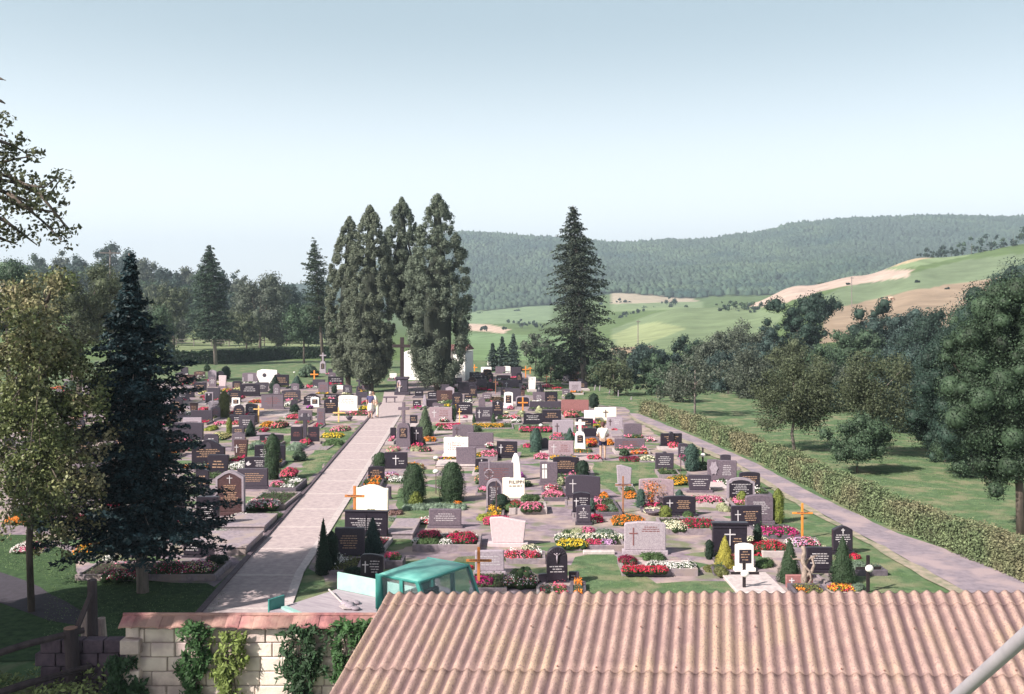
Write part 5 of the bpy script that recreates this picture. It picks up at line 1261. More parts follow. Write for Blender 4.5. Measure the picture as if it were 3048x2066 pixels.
conifer(735*O, 545*O, 44*O, 735*O, 840*O, T_PI, 'thin leaning pine with sparse crown left of the thujas', topx=712*O, prof=.5, droop=.12, dens=1.2, whorl=.6, ragged=.4, trunkw=.014, name='pine_tree')
for i, (x, yt, hw, yb, lb) in enumerate([(1118,778,24,842,'small bluish spruce, left one of three behind the chapel corner'), (1140,765,27,842,'small bluish spruce, middle one of three behind the chapel corner'), (1165,758,30,842,'small bluish spruce, right and tallest of three behind the chapel corner')]):
    conifer(x*O, yt*O, hw*O, 838*O, yb*O, leafmat('needles_blue', (.075, .11, .10)), lb, prof=.9, dens=.9, needle=1.1)
def T(px, x0, yt, x1, yc, yb, m, label, **k): return deciduous(px*O, yt*O, (x0-.06*(x1-x0))*O, (x1+.06*(x1-x0))*O, yc*O, yb*O, T_D[m] if isinstance(m, int) else m, label, **k)
T(1805, 1690, 805, 1912, 985, 1025, 3, 'old apple tree with pale leaning trunk on the meadow right of the hedge', open_=.9, bark=BARKG, name='apple_tree', lean=-.3, dens=1.0, nb=90)
T(1577, 1490, 800, 1665, 912, 945, 2, 'small thin-leaved fruit tree on the meadow just beyond the hedge', open_=.9, bark=BARKG, dens=.7, name='fruit_tree')
T(1962, 1895, 790, 2080, 985, 1040, 3, 'slender loose tree behind the multi-stemmed bush on the meadow', open_=.9, bark=BARKG, dens=.7, name='fruit_tree')
T(1945, 1868, 930, 2025, 1064, 1074, 1, 'dark multi-stemmed bush on the meadow right of the apple tree', open_=.5, name='bush', cat='bush', limbs=12)
T_BIG = leafmat('leaf_big_tree', (.044, .074, .042), .6, .2)
T(2318, 2130, 640, 2470, 1120, 1212, T_BIG, 'massive dark green tree at the right edge of the picture', open_=.55, bark=BARK, nb=210, depthf=.5, dens=2.2, core=.72, maxn=110000, clump=True, rbf=.62)
T(2240, 2090, 700, 2330, 1060, 1085, 0, 'dark green tree left of the massive one at the right edge', open_=.5, nb=130, dens=2.0, core=.72, maxn=70000, clump=True, rbf=.7)
T(2300, 2190, 590, 2480, 950, 980, 4, 'tall tree rising behind the massive one at the right edge', open_=.5, nb=40)
T(1985, 1925, 694, 2050, 915, 930, 0, 'round dark tree crown before the brown meadow', open_=.2, d=115, clump=True, core=.7, nb=90, rbf=.7)
T(1815, 1738, 658, 1880, 920, 930, 0, 'large dark tree crown with lobed top in the middle of the right slope', open_=.3, d=120, clump=True, core=.7, nb=100, rbf=.65)
T(1850, 1800, 655, 1900, 740, 930, 0, 'dark crown overlapping the tan field, right of the large lobed tree', open_=.3, d=150)
T(1740, 1685, 735, 1800, 925, 935, 4, 'dark bluish tree left below the large lobed tree', open_=.3, d=105, clump=True, core=.7, nb=80, rbf=.7)
T(1553, 1512, 750, 1598, 885, 900, 0, 'small round dark tree before the bright green hill', open_=.2, d=125)
T(1462, 1420, 772, 1508, 872, 905, 4, 'round bluish tree at the left end of the right slope trees', open_=.25, d=115)
T(1640, 1570, 760, 1715, 890, 930, 2, 'greyish bare-looking tree between two dark round trees', open_=.6, d=105)
T(1700, 1640, 790, 1760, 920, 955, 2, 'greyish loose tree behind the apple tree', open_=.7, d=82)
T(1490, 1440, 838, 1540, 915, 925, 1, 'bright green low bush tree behind the small fruit tree', open_=.3, d=85)
T(1395, 1340, 815, 1445, 898, 905, 3, 'brownish scrub right of the lone spruce', open_=.8, name='bush', cat='bush', d=84)
T(1345, 1300, 800, 1400, 870, 880, 2, 'grey-brown scrub behind the lone spruce trunk', open_=.8, name='bush', cat='bush', d=100)
T(1250, 1195, 785, 1305, 862, 868, 1, 'rounded green bush left of the lone spruce trunk', open_=.2, name='bush', cat='bush', d=100)
T(1215, 1180, 760, 1260, 820, 850, 2, 'grey-green bush behind the three small spruces', open_=.3, name='bush', cat='bush', d=125)
T(1860, 1800, 780, 1930, 950, 985, 1, 'mid green tree between apple tree and round dark tree', open_=.4, d=88)
T(1790, 1735, 760, 1850, 930, 960, 3, 'olive tree just behind the apple tree crown', open_=.4, d=90)
T(2030, 1975, 780, 2110, 960, 1000, 4, 'bluish loose tree right of the slender loose tree', open_=.5, d=75)
T(2110, 2040, 700, 2190, 900, 960, 0, 'dark tree between the round dark crown and the massive tree', open_=.3, d=100)
T(2160, 2080, 860, 2230, 1040, 1060, 1, 'low green tree skirting the massive right tree', open_=.4, d=50)
T(2070, 2010, 740, 2130, 850, 930, 1, 'mid green tree right of the round dark crown', open_=.3, d=130)
T(1545, 1500, 850, 1590, 925, 935, 2, 'pale scrub behind the small fruit tree', open_=.8, d=78, name='bush', cat='bush')
for i, (x, x0, yt, x1, yc, yb, m, dd2, lb) in enumerate([
 (2205,2105,735,2300,1075,1100,1,42,'leafy green tree pressed against the massive right tree'),(2145,2065,815,2225,1050,1070,0,46,'dark tree behind the meadow left of the massive right tree'),(2290,2190,605,2420,900,1000,0,52,'tall dark tree over the right edge behind the massive one'),(2085,2000,800,2170,1000,1020,4,58,'bluish tree filling the gap left of the massive right tree'),(2020,1950,820,2090,990,1000,1,62,'green tree behind the slender loose meadow tree'),(1660,1600,800,1730,940,955,4,90,'bluish dense tree behind the old apple tree left side'),
  (1500,1440,820,1560,905,925,1,100,'green undergrowth tree right of the lone spruce'),(1620,1560,835,1690,930,945,4,95,'bluish lower tree behind the old apple tree'),(1690,1620,850,1760,950,958,0,90,'dark lower tree left of the old apple tree'),
 (1760,1690,840,1830,955,970,1,85,'green lower tree behind the old apple tree'),(1870,1800,860,1960,990,1005,0,72,'dark lower tree right behind the old apple tree'),(1920,1850,830,1995,960,985,2,82,'grey loose tree left of the slender loose tree'),
 (2040,1960,850,2120,1010,1025,0,66,'dark lower tree right of the slender loose tree'),(2130,2050,820,2220,1010,1030,4,62,'bluish tree left of the massive right tree'),(2180,2090,760,2280,930,985,0,78,'tall dark tree rising left of the massive right tree'),
 (2060,1990,715,2135,870,935,4,112,'bluish crown between round dark crown and massive tree'),(1930,1870,760,1990,900,945,1,100,'green tree under the round dark crown'),(1700,1640,740,1765,860,930,2,120,'grey tree left of the large lobed dark tree'),
 (1600,1550,790,1660,880,915,3,112,'olive tree right of the small round dark tree'),(1510,1470,800,1560,880,905,4,118,'bluish tree between the two small round trees'),(2290,2200,620,2420,800,960,0,90,'dark crown high at the right picture edge'),
 (2240,2170,690,2330,860,970,1,84,'green crown before the high dark one at the right edge'),(1400,1360,800,1450,870,890,2,118,'grey scrub tree behind the lone spruce'),(1360,1330,830,1400,890,897,3,95,'brown scrub at the foot of the lone spruce'),
 (1650,1600,900,1710,950,955,2,86,'grey scrub along the far meadow edge'),(1760,1700,920,1810,968,972,1,84,'green scrub along the far meadow edge'),(1285,1240,800,1330,868,872,4,104,'bluish bush touching the lone spruce from the left')]):
    o = deciduous(x*O, (yt-14)*O, (x0-.12*(x1-x0))*O, (x1+.12*(x1-x0))*O, yc*O, yb*O, T_D[{3: 1}.get(m, m)], lb, d=dd2, open_=.45 if m != 2 else .7, nb=80, rbf=.75, clump=(m != 2), core=.65 if m != 2 else 0, group='trees of the right-hand slope')
# left-hand orchard and hillside
T(590, 535, 612, 648, 778, 800, 2, 'large grey-green orchard tree right of the dark conifer', open_=.5)
T(690, 640, 685, 738, 790, 806, 1, 'rounded orchard tree left of the thin pine', open_=.4, d=140)
T(395, 345, 650, 432, 742, 765, 3, 'loose orchard tree left of the dark conifer', open_=.6, d=175, zb=.6)
T(560, 520, 700, 590, 780, 795, 3, 'low orchard tree behind the large grey-green one', open_=.6, d=170, zb=.6)
T(640, 610, 640, 690, 730, 780, 4, 'bluish tree above the meadow left of the pine', open_=.4, d=200, zb=1.)
T(180, 60, 600, 300, 790, 1000, 3, 'wide brownish tree behind the apple tree crown', open_=.6, d=62, nb=50)
T(20, -90, 590, 120, 800, 1000, 1, 'green tree at the left edge behind the apple tree', open_=.4, d=70)
T(330, 260, 690, 400, 830, 880, 1, 'green tree peeking out behind the big dark spruce', open_=.4, d=100)
k = 0
for x, y, w_, m in [(-40,640,70,1),(30,585,60,0),(85,572,55,1),(140,568,48,2),(175,580,60,4),(245,552,62,0),(300,566,60,4),(335,588,55,2),(385,600,60,4),(425,598,50,2),(460,610,55,1),(505,606,50,4),(545,612,45,2),(610,640,55,4),(655,632,50,4),(220,600,70,1),(360,640,60,3),(110,620,80,1),(430,650,60,1),(280,640,70,2),(500,655,60,4),(690,650,60,4),(30,640,80,0),(735,655,60,4),(590,665,60,0),(60,620,80,1),(160,610,80,4),(250,620,80,2),(330,630,70,1),(400,635,70,0),(470,645,60,2),(540,650,60,1),(620,668,60,2),(670,675,60,1),(60,660,90,3),(160,655,90,2),(240,670,80,0),(320,680,80,2),(390,672,70,3),(450,690,70,1),(530,690,70,3),(600,700,70,0),(660,705,60,2),(350,710,70,1),(500,715,70,3),(560,720,60,1),(630,722,60,3),(400,715,60,2),(720,700,60,1),(700,720,50,4),(290,725,80,1)]:
    dd_ = 370-(y-560)*1.15; X = (x-1162)/2260*dd_; zt_ = 715-(y-715); z0 = float(terr(X, dd_)); yb_ = 715+(H-z0)/dd_*2260; yc_ = min(yb_-6, y+w_*1.15)
    nm = ['hillside tree number %d' % k]
    o = deciduous(x*O, y*O, (x-w_*.62)*O, (x+w_*.62)*O, max(yb_-1, y+30)*O, 0, T_D[m], None, d=dd_, zb=z0, open_=.2, nb=44, limbs=3, leafpx=1.5)
    o['group'] = 'trees on the left hillside skyline'; reg(o, x*O, yb_*O, '', 'tree', ['dark', 'mid green', 'grey-green', 'olive', 'bluish'][m]+' hillside tree'); k += 1
# right-hand distant copses
for x, y, w_, d_ in [(1650,678,34,440),(1690,680,36,430),(1730,688,30,400),(1720,700,24,380),(1838,628,26,560),(1862,622,30,560),(1888,630,26,540),(2120,562,46,460),(2160,548,50,460),(2205,538,56,460),(2250,528,60,450),(2300,516,60,440),(2345,505,60,430),(2230,560,46,440),(2185,560,50,445),(2270,552,56,440),(2315,545,56,435),(2140,566,40,450),(1700,690,36,390),(1670,684,40,400),(1650,690,34,410),(2100,575,30,450),(1480,690,40,640),(1520,695,36,600),(1450,700,30,560),(1555,690,30,620),(1400,712,26,540),(1430,705,26,560),(1100,722,16,560),(1185,716,40,560),(1215,722,20,560),(1145,726,12,560),(1415,676,24,800),(1390,680,30,800),(1160,700,40,880),(1095,704,40,880),(2080,650,14,360),(2150,640,12,340),(1925,660,10,400)]:
    w_ = w_*(1.7 if w_ > 15 else 1.); X = (x-1162)/2260*d_; z0 = float(terr(X, d_)); yb_ = 715+(H-z0)/d_*2260; m = random.choice([0, 0, 4, 1])
    top = max(y, yb_-w_*.5) if y < yb_-4 else yb_-w_*.42
    o = deciduous(x*O, top*O, (x-w_/2)*O, (x+w_/2)*O, (max(yb_+1, top+8) if x > 2090 else max(top+w_*.45, min(yb_+1, top+w_*.9)))*O, 0, T_D[m], None, d=d_, zb=z0, open_=.1, nb=10, limbs=2, leafpx=1.4)
    o['group'] = 'distant field trees'; reg(o, x*O, yb_*O, '', 'tree', ['dark', 'mid green', '', '', 'bluish'][m]+' distant field tree')
# far wood as one mass
nf = 52000; fc = rng.uniform(-300, 2700, int(nf*1.15)); fd = 900+rng.random(len(fc))**.8*980; fX = (fc-1162)/2260*fd; fz = terr(fX, fd)
edge = np.interp(fc, [-700, 600, 1050, 1250, 1400, 1570, 1700, 2004, 2324, 3300], [900, 900, 905, 960, 960, 930, 900, 900, 900, 900])
keep = fd > edge; fc, fd, fX, fz = [a[keep][:nf] for a in (fc, fd, fX, fz)]; m_ = len(fd)
bm = bmesh.new(); bmesh.ops.create_icosphere(bm, subdivisions=1, radius=1); V0 = np.array([v.co[:] for v in bm.verts]); F0 = np.array([[v.index for v in f.verts] for f in bm.faces]); bm.free(); kf = [f for f in F0.tolist() if V0[f][:, 2].mean() > -.25]; uv_ = sorted({i for f in kf for i in f}); rm = {q: i for i, q in enumerate(uv_)}; V0 = V0[uv_]; F0 = np.array([[rm[i] for i in f] for f in kf])
rr = rng.uniform(2.6, 4.4, m_); con = rng.random(m_) < .15; hx = np.where(con, rr*1.4, rr*.95)
Vv = V0[None]*np.stack([rr, rr, hx], 1)[:, None, :]; cz_ = np.where(con[:, None], 1-.45*(V0[None, :, 2]+1)/2*1.2, 1.); Vv[:, :, 0] *= cz_; Vv[:, :, 1] *= cz_
Vv *= 1+.10*rng.normal(size=(m_, len(V0), 1)); Vv += np.stack([fX, fd, fz+hx*.75], 1)[:, None, :]
Fi = (F0[None]+(np.arange(m_)*len(V0))[:, None, None]).reshape(-1)
o = link('far_wood', npmesh(Vv.reshape(-1, 3), np.full(len(Fi)//3, 3), Fi), mat('far_canopy', (.078, .115, .072), (.028, .055, .050), rough=.9, scale=.011, c3=(.05, .075, .06), island=.3, detail=8, spec=.1)); o['kind'] = 'stuff'; o['label'] = 'far wooded ridge behind the fields'; o['category'] = 'forest'

# front apple tree with lit cream leaves, and the tree reaching in from the upper left
dA = 22.8; bA = oz_ = Vector(((72-1162)/2260*dA, dA, 0)); apple = empty('apple_tree', bA, 0, 'sunlit apple tree with thin curved trunk and drooping boughs at the left edge', 'tree')
mA = MB(); CA = []; RA = []; wA = lambda x, y, o_=0.: Vector(((x-1162)/2260*(dA+o_), dA+o_, H-(y-715)/2260*(dA+o_)))-bA
mA.tube([(0, 0, -.15), wA(66, 1240), wA(72, 1110), wA(92, 960), wA(105, 800), wA(100, 660)], [.085, .075, .07, .055, .04, .015], 8)
for k in range(92):
    s0 = rng.random(); st = wA(70+35*s0, 1150-470*s0, rng.normal()*.1); a_ = rng.random()*6.283; yt_ = 1150-470*s0; ex = 75+math.cos(a_)*rng.uniform(70, 215)*(1-.45*max(0, s0-.55)/.45); ey = yt_+rng.uniform(-85, 95)+40*(1-s0)
    ex = min(ex, 292-.25*abs(ey-880)); en = wA(ex, max(632, ey), math.sin(a_)*1.9); md = st.lerp(en, .55)+Vector((0, 0, .28+.2*rng.random()))
    mA.tube([st, md, en], [.028, .017, .006], 5)
    for q in range(15):
        t_ = rng.uniform(.22, 1.04); p = (st.lerp(md, t_/.55) if t_ < .55 else md.lerp(en, (t_-.55)/.45)); CA.append((p+Vector((rng.normal()*.11, rng.normal()*.14, rng.normal()*.10-.06)))[:]); RA.append(rng.uniform(.08, .24))
mA.build('trunk', BARK, apple, smooth=True); crown_obj('crown', np.array(CA), np.array(RA), 40000, .044, T_APB, apple, shell=(.5, 1.25), jitter=1.0, asp=.65)
o = deciduous(-250*O, 200*O, -600*O, -70*O, 620*O, 1700*O, leafmat('leaf_edge', (.085, .095, .05), .5), 'dark branching tree reaching in at the upper left edge', d=19, open_=1.0, nb=40, dens=.16, leafpx=2.1, limbs=26)
mb = MB(); Pc = []; Rc = []
def tw(x, y, d_): return Vector(((x-1162)/2260*d_, d_, H-(y-715)/2260*d_))-Vector(o.location)
for br in [[(-60,400),(30,412),(90,440),(135,495),(155,525)], [(-60,405),(20,440),(60,455),(110,445),(138,405)], [(-60,330),(0,320),(30,330),(66,352)], [(-60,360),(0,370),(30,362),(68,355)], [(-60,470),(10,500),(50,530),(84,556)], [(20,440),(60,470),(100,505),(140,545)], [(-60,380),(20,400),(60,420),(100,425),(135,400)], [(-60,430),(10,450),(50,470),(120,480),(158,520)], [(-60,520),(0,540),(40,555)], [(-60, 190), (0, 178), (12, 182)], [(-60, 240), (0, 228), (12, 235)], [(-60,300),(0,305),(12,310)]]:
    pts = [tw(x, y, 17.5+random.random()*1.5) for x, y in br]; mb.tube(pts, [.05-.04*i/(len(pts)-1) for i in range(len(pts))], 5)
    for a, b_ in zip(pts[:-1], pts[1:]):
        if br[0][1] < 250: continue
        for q in range(6):
            p = a.lerp(b_, random.random())+Vector((rng.normal()*.14, rng.normal()*.14, rng.normal()*.13)); Pc.append(p[:]); Rc.append(random.uniform(.06, .16))
mb.build('branches', BARK, o, smooth=True); crown_obj('leafy_twigs', np.array(Pc), np.array(Rc), 2500, .042, leafmat('leaf_edge', (.06, .07, .04)), o)
deciduous(-800*O, 600*O, -1250*O, -430*O, 1350*O, 1500*O, T_D[0], 'dense tree outside the left edge shading the lawn', d=18, open_=.5, nb=90, dens=.5, core=.8)
deciduous(-850*O, -600*O, -1150*O, -380*O, 1100*O, 1500*O, T_D[1], 'unseen loose tree added outside the left edge to dapple the wall', d=13, open_=.9, nb=24, dens=.22, leafpx=3.2)  # tree added out of view so truck and wall catch dappled shade
deciduous(-1900*O, -150*O, -2600*O, -1150*O, 1500*O, 1700*O, T_D[0], 'tall broad tree outside the left edge shading the log fence', d=12, open_=.5, nb=90, dens=.4, core=.8)

# --- crucifix, stone monuments, chapel
def box_thing(name, label, cat, loc, rz=0): return empty(name, loc, rz, label, cat)
DKW = mat('dark_wood', (.030, .016, .018), (.018, .010, .012), rough=.7, scale=4)
px, py = tp('F2', 485, 812); dC = depth(py); s_ = .24096*dC/F; r_ = box_thing('wayside_crucifix', 'tall dark wooden crucifix on a dark pedestal at the end of the slab path', 'crucifix', pos(px, dC))
mb = MB(); mb.box(-.16, .16, -.1, .1, 1.5, (812-100)*s_); mb.build('post', DKW, r_, bevel=.01)
mb = MB(); mb.box(-120*s_, 105*s_, -.14, -.101, (812-226)*s_, (812-188)*s_); mb.build('crossbar', DKW, r_, bevel=.01)
mb = MB(); mb.box(-.62, .66, -.45, .45, 0, .3); mb.box(-.46, .5, -.33, .33, .3, 1.35); mb.box(-.56, .6, -.4, .4, 1.35, 1.55); mb.build('pedestal', STONE['dkg'][0], r_, bevel=.02)
def monument(t, x0, x1, ytop, ybar, yped, yb, m, label, bw):
    X, YB = tp(t, (x0+x1)/2, yb); d = depth(YB); s = TILES[t][2]*d/F; r = empty('cross_monument', pos(X, d), R(-3), label, 'grave monument'); w = (x1-x0)*s; zp = (yb-yped)*s; zt = (yb-ytop)*s; zc = (yb-ybar)*s
    mb = MB(); mb.prism([(-w/2, 0), (w/2, 0), (w*.42, zp*.86), (w*.3, zp), (-w*.3, zp), (-w*.42, zp*.86)], -.16, .16); mb.build('pedestal', m, r, bevel=.015)
    mb = MB(); a = bw*s/2; tk = .075; mb.prism([(-tk, zp), (tk, zp), (tk, zc-tk), (a, zc-tk), (a, zc+tk), (tk, zc+tk), (tk, zt), (-tk, zt), (-tk, zc+tk), (-a, zc+tk), (-a, zc-tk), (-tk, zc-tk)], -.07, .07); mb.build('cross', m, r, bevel=.012)
    mb = MB(); mb.prism(outline('arch', w*.52, zp*.45), -.178, -.155, 0, Matrix.Translation((0, 0, zp*.38))); mb.build('plaque', STONE['blk'][0], r, bevel=.004)
    mb = MB(); letters(mb, -w*.2, w*.2, zp*.42, zp*.78, -.179, .04); mb.build('inscription', GOLD, r); return r
monument('D2', 1915, 2172, 680, 790, 1045, 1448, STONE['gry'][0], 'grey stone cross on a tapering pedestal with black plaque beside the slab path', 190)
monument('D4', 930, 1122, 1100, 1165, 1310, 1600, STONE['wht'][0], 'white stone cross on a pedestal with dark plaque left of the person in shorts', 175)
monument('D2', 1222, 1330, 258, 310, 400, 520, STONE['dkg'][0], 'old grey stone cross at the foot of the left thuja pair', 110)
monument('C2', 1400, 1460, 0, 25, 80, 190, STONE['lgr'][0], 'slim grey stone cross monument behind the far left graves', 60)
# double tablet with central cross (left lawn)
X, YB = tp('D2', 335, 1400); d = depth(YB); s = .17212*d/F; r_ = empty('cross_monument', pos(X, d), R(-4), 'dark stone cross rising between two dark tablets on the left lawn', 'grave monument')
mb = MB(); mb.box(-250*s, 285*s, -.15, .3, 0, .12); mb.build('plinth', KERB, r_, bevel=.01)
for a, b_ in ((-250, -45), (52, 248)): mb = MB(); mb.box(a*s, b_*s, 0, .12, .12, (1400-1108)*s); mb.build('tablet', STONE['blk'][0], r_, bevel=.01); mb = MB(); letters(mb, a*s+.06, b_*s-.06, .35, .62, 0, .04); mb.build('inscription', ELET, r_)
mb = MB(); tk = 35*s; z1 = 530*s; zc = 435*s; a = 100*s; mb.prism([(-tk, .12), (tk, .12), (tk, zc-tk), (a, zc-tk), (a, zc+tk), (tk, zc+tk), (tk, z1), (-tk, z1), (-tk, zc+tk), (-a, zc+tk), (-a, zc-tk), (-tk, zc-tk)], -.02, .14); mb.build('cross', STONE['dkg'][0], r_, bevel=.012)
# iron grave crosses, ball-topped posts
IRON = mat('old_iron', (.11, .065, .075), (.07, .045, .05), rough=.6, scale=10); GLB = mat('milky_glass', (.85, .84, .80), rough=.25)
for t, x, y0, yb, bar, lab in [('C3', 1170, 1180, 1520, 1235, 'thin rusty iron cross before the dark green juniper'), ('C4', 1070, 770, 985, 790, 'thin brown wooden marker before the blue-green column shrub')]:
    X, YB = tp(t, x, yb); d = depth(YB); s = TILES[t][2]*d/F; r = empty('iron_cross', pos(X, d), R(5), lab, 'cross'); h_ = (yb-y0)*s
    mb = MB(); mb.tube([(0, 0, -.1), (0, 0, h_)], .022, 8); mb.build('post', IRON, r); mb = MB(); zb = (yb-bar)*s; mb.box(-.13, .13, -.035, -.022, zb-.02, zb+.02); mb.build('crossbar', IRON, r)
for t, x, y0, yb, lab in [('C6', 1300, 155, 350, 'white ball lamp on a thin pole between the two egg-shaped shrubs'), ('C3', 1992, 1030, 1125, 'white ball lamp on a grey post before a black arched headstone'), ('C3', 1580, 668, 775, 'white ball lamp on a post at the end of the rose-pink row'), ('C3', 612, 968, 1060, 'small white ball lamp above the left egg-shaped shrub'), ('D1', 2185, 165, 300, 'white ball lamp at the far left meadow edge')]:
    X, YB = tp(t, x, yb); d = depth(YB); s = TILES[t][2]*d/F; r = empty('grave_lamp', pos(X, d), 0, lab, 'lamp'); h_ = (yb-y0)*s; mb = MB(); mb.tube([(0, 0, -.1), (0, 0, h_)], [.02, .014], 6); mb.build('pole', IRON, r)
    mb = MB(); mb.ball((0, 0, h_), (.12, .12, .08), n=14, k=8); mb.build('globe', GLB, r, smooth=True)
# ring cross on a pole (C3)
X, YB = tp('C3', 1103, 1300); d = depth(YB); s = .32272*d/F; r = empty('ring_cross', pos(X, d), 0, 'wheel cross of pale metal on a slim pole behind the grey round-arched headstone', 'cross'); zc = (1300-1115)*s
mb = MB(); mb.tube([(0, 0, -.1), (0, 0, (1300-990)*s)], .02, 6); mb.build('pole', STONE['lgr'][0], r)
mb = MB(); mb.tube([(math.cos(a*.3927)*.16, -.03, zc+math.sin(a*.3927)*.16) for a in range(17)], .022, 6, cap=False); mb.build('ring', STONE['lgr'][0], r); mb = MB(); cross_mb(mb, 0, zc-.03, .34, .34, .05, -.06, -.03); mb.build('cross', IRON, r)
# chapel
dCh = 104.; CW = mat('white_plaster', (.86, .85, .82), (.80, .78, .75), rough=.9, scale=2); CO = mat('orange_wood', (.62, .30, .13), rough=.7); TILE = mat('roof_tiles', (.24, .11, .10), (.16, .08, .08), rough=.9, scale=6)
xa, xb = (1200-CX)/F*dCh, (1404-CX)/F*dCh; r = empty('chapel', ((xa+xb)/2, dCh, 0), R(-8), 'white plastered chapel with red tiled roof half hidden by the right thuja', 'chapel'); wd = (xb-xa)
mb = MB(); mb.prism([(-wd/2, 0), (-wd/2+1.9, 0), (-wd/2+1.9, 2.8), (-wd/2+1.2, 3.35), (-wd/2, 2.9)], -.25, .25); mb.build('gable_wall', CW, r, bevel=.02)
mb = MB(); mb.box(-wd/2+1.9, wd/2-.6, .2, 4.5, 0, 3.0); mb.box(wd/2-1.7, wd/2-.45, -1.0, .2, 0, 3.15); mb.build('wall', CW, r)
mb = MB(); mb.box(-wd/2+1.95, -wd/2+2.9, .12, .19, 0, 2.6); mb.build('door', CO, r, bevel=.01)
mb = MB(); mb.prism([(-.3, 0), (4.6, 0), (2.2, .55)], wd/2-.3-wd+2.2, wd/2-.25, 0, Matrix.Translation((0, 0, 3.16)) @ Matrix(((0, 1, 0, 0), (1, 0, 0, -1.1), (0, 0, 1, 0), (0, 0, 0, 1)))); mb.build('roof', TILE, r, bevel=.02)

# stone bench by the path end, planter bowls, gladioli vase
X, YB = tp('D2', 1810, 690); d = depth(YB); r = empty('stone_bench', pos(X, d), R(8), 'small grey stone bench at the far end of the slab path', 'bench'); mb = MB(); mb.box(-.55, .55, -.2, .2, .38, .48); mb.build('seat', STONE['gry'][0], r, bevel=.01)
for q in (-.35, .3): mb = MB(); mb.box(q, q+.1, -.15, .15, 0, .38); mb.build('leg', STONE['gry'][0], r)
def bowl(t, x0, x1, y0, yb, m, lab):
    X, YB = tp(t, (x0+x1)/2, yb); d = depth(YB); s = TILES[t][2]*d/F; w = (x1-x0)*s/2; h_ = (yb-y0)*s*.85; r = empty('planter_bowl', pos(X, d+w), 0, lab, 'planter')
    mb = MB(); n_ = 20; pr = [(w*.45, 0), (w*.5, h_*.2), (w*.85, h_*.6), (w, h_), (w*.9, h_), (w*.8, h_*.7)]; v = []; f = []
    for i, (rr_, z) in enumerate(pr): v += [(rr_*math.cos(2*math.pi*k/n_), rr_*math.sin(2*math.pi*k/n_), z) for k in range(n_)]
    for i in range(len(pr)-1): f += [(i*n_+k, i*n_+(k+1) % n_, (i+1)*n_+(k+1) % n_, (i+1)*n_+k) for k in range(n_)]
    f.append(tuple(range(n_*5, n_*6))); mb.add(v, f); mb.build('bowl', m, r, smooth=True)
bowl('C4', 648, 850, 1440, 1505, STONE['gry'][0], 'grey planter bowl holding a cream wreath beside a black headstone'); bowl('D2', 1040, 1165, 920, 1000, STONE['dkg'][0], 'dark stone bowl left of the couple on the path'); bowl('D1', 100, 330, 850, 930, STONE['lpk'][0], 'pale flower dish at the right edge of the big spruce boughs')
X, YB = tp('C4', 725, 1392); d = depth(YB); s = .25818*d/F; r = empty('flower_vase', pos(X, d), 0, 'tall vase of salmon and orange gladioli before the pinkish headstone', 'vase of flowers'); mb = MB(); mb.tube([(0, 0, 0), (0, 0, .08), (0, 0, .22)], [.05, .06, .08], 10); mb.build('vase', STONE['brn'][0], r)
n_ = 520; u = rng.random(n_); P = np.stack([rng.normal(size=n_)*(.05+.1*u), rng.normal(size=n_)*(.05+.1*u), .2+u*.72], 1); link('blossoms', quadmesh(leaves(P, rdir(n_), .032, .5, .7), rng.integers(0, 3, n_)), [pet(PC['salmon']), pet(PC['orange']), LEAFM['grn3']], r)
# gnarled vine
X, YB = tp('C8', 1170, 1330); d = depth(YB); s = .3012*d/F; r = empty('gnarled_trunk', pos(X, d), 0, 'bare twisted pale vine trunk between the two clipped green cones', 'dead tree'); VN = mat('vine_wood', (.36, .28, .24), (.16, .12, .11), rough=.9, scale=9, bump=.6)
q = lambda x, y, yy=0.: ((x-1170)*s, yy, (1330-y)*s)
mb = MB(); mb.tube([q(1150,1340), q(1140,1230), q(1150,1130), q(1125,1060), q(1140,980), q(1130,915)], [.09, .085, .06, .065, .055, .05], 8)
mb.tube([q(1150,1230), q(1205,1160,-.08), q(1230,1090,-.1), q(1215,1040,-.05), q(1255,1010)], [.05, .045, .035, .03, .015], 7); mb.tube([q(1140,1120), q(1180,1060,.06), q(1240,1020,.05), q(1275,1005)], [.045, .04, .025, .012], 6); mb.tube([q(1160,1320,-.05), q(1200,1230,-.12), q(1180,1150,-.1), q(1120,1090,-.1)], [.045, .035, .03, .02], 6); mb.tube([q(1125,1060), q(1070,1040), q(1030,1045), q(1010,1010)], [.04, .03, .02, .012], 6); mb.build('trunk', VN, r, smooth=True)
# white kerb piece near the speckled stone
a = gp(*tp('C7', 845, 900)); b_ = gp(*tp('C7', 1180, 892)); r = empty('stone_bar', a, 0, 'loose pale stone bar lying on the gravel left of the speckled headstone', 'stone'); mb = MB(); mb.box(0, b_.x-a.x, 0, .22, 0, .1); mb.build('bar', KERBP, r, bevel=.015)
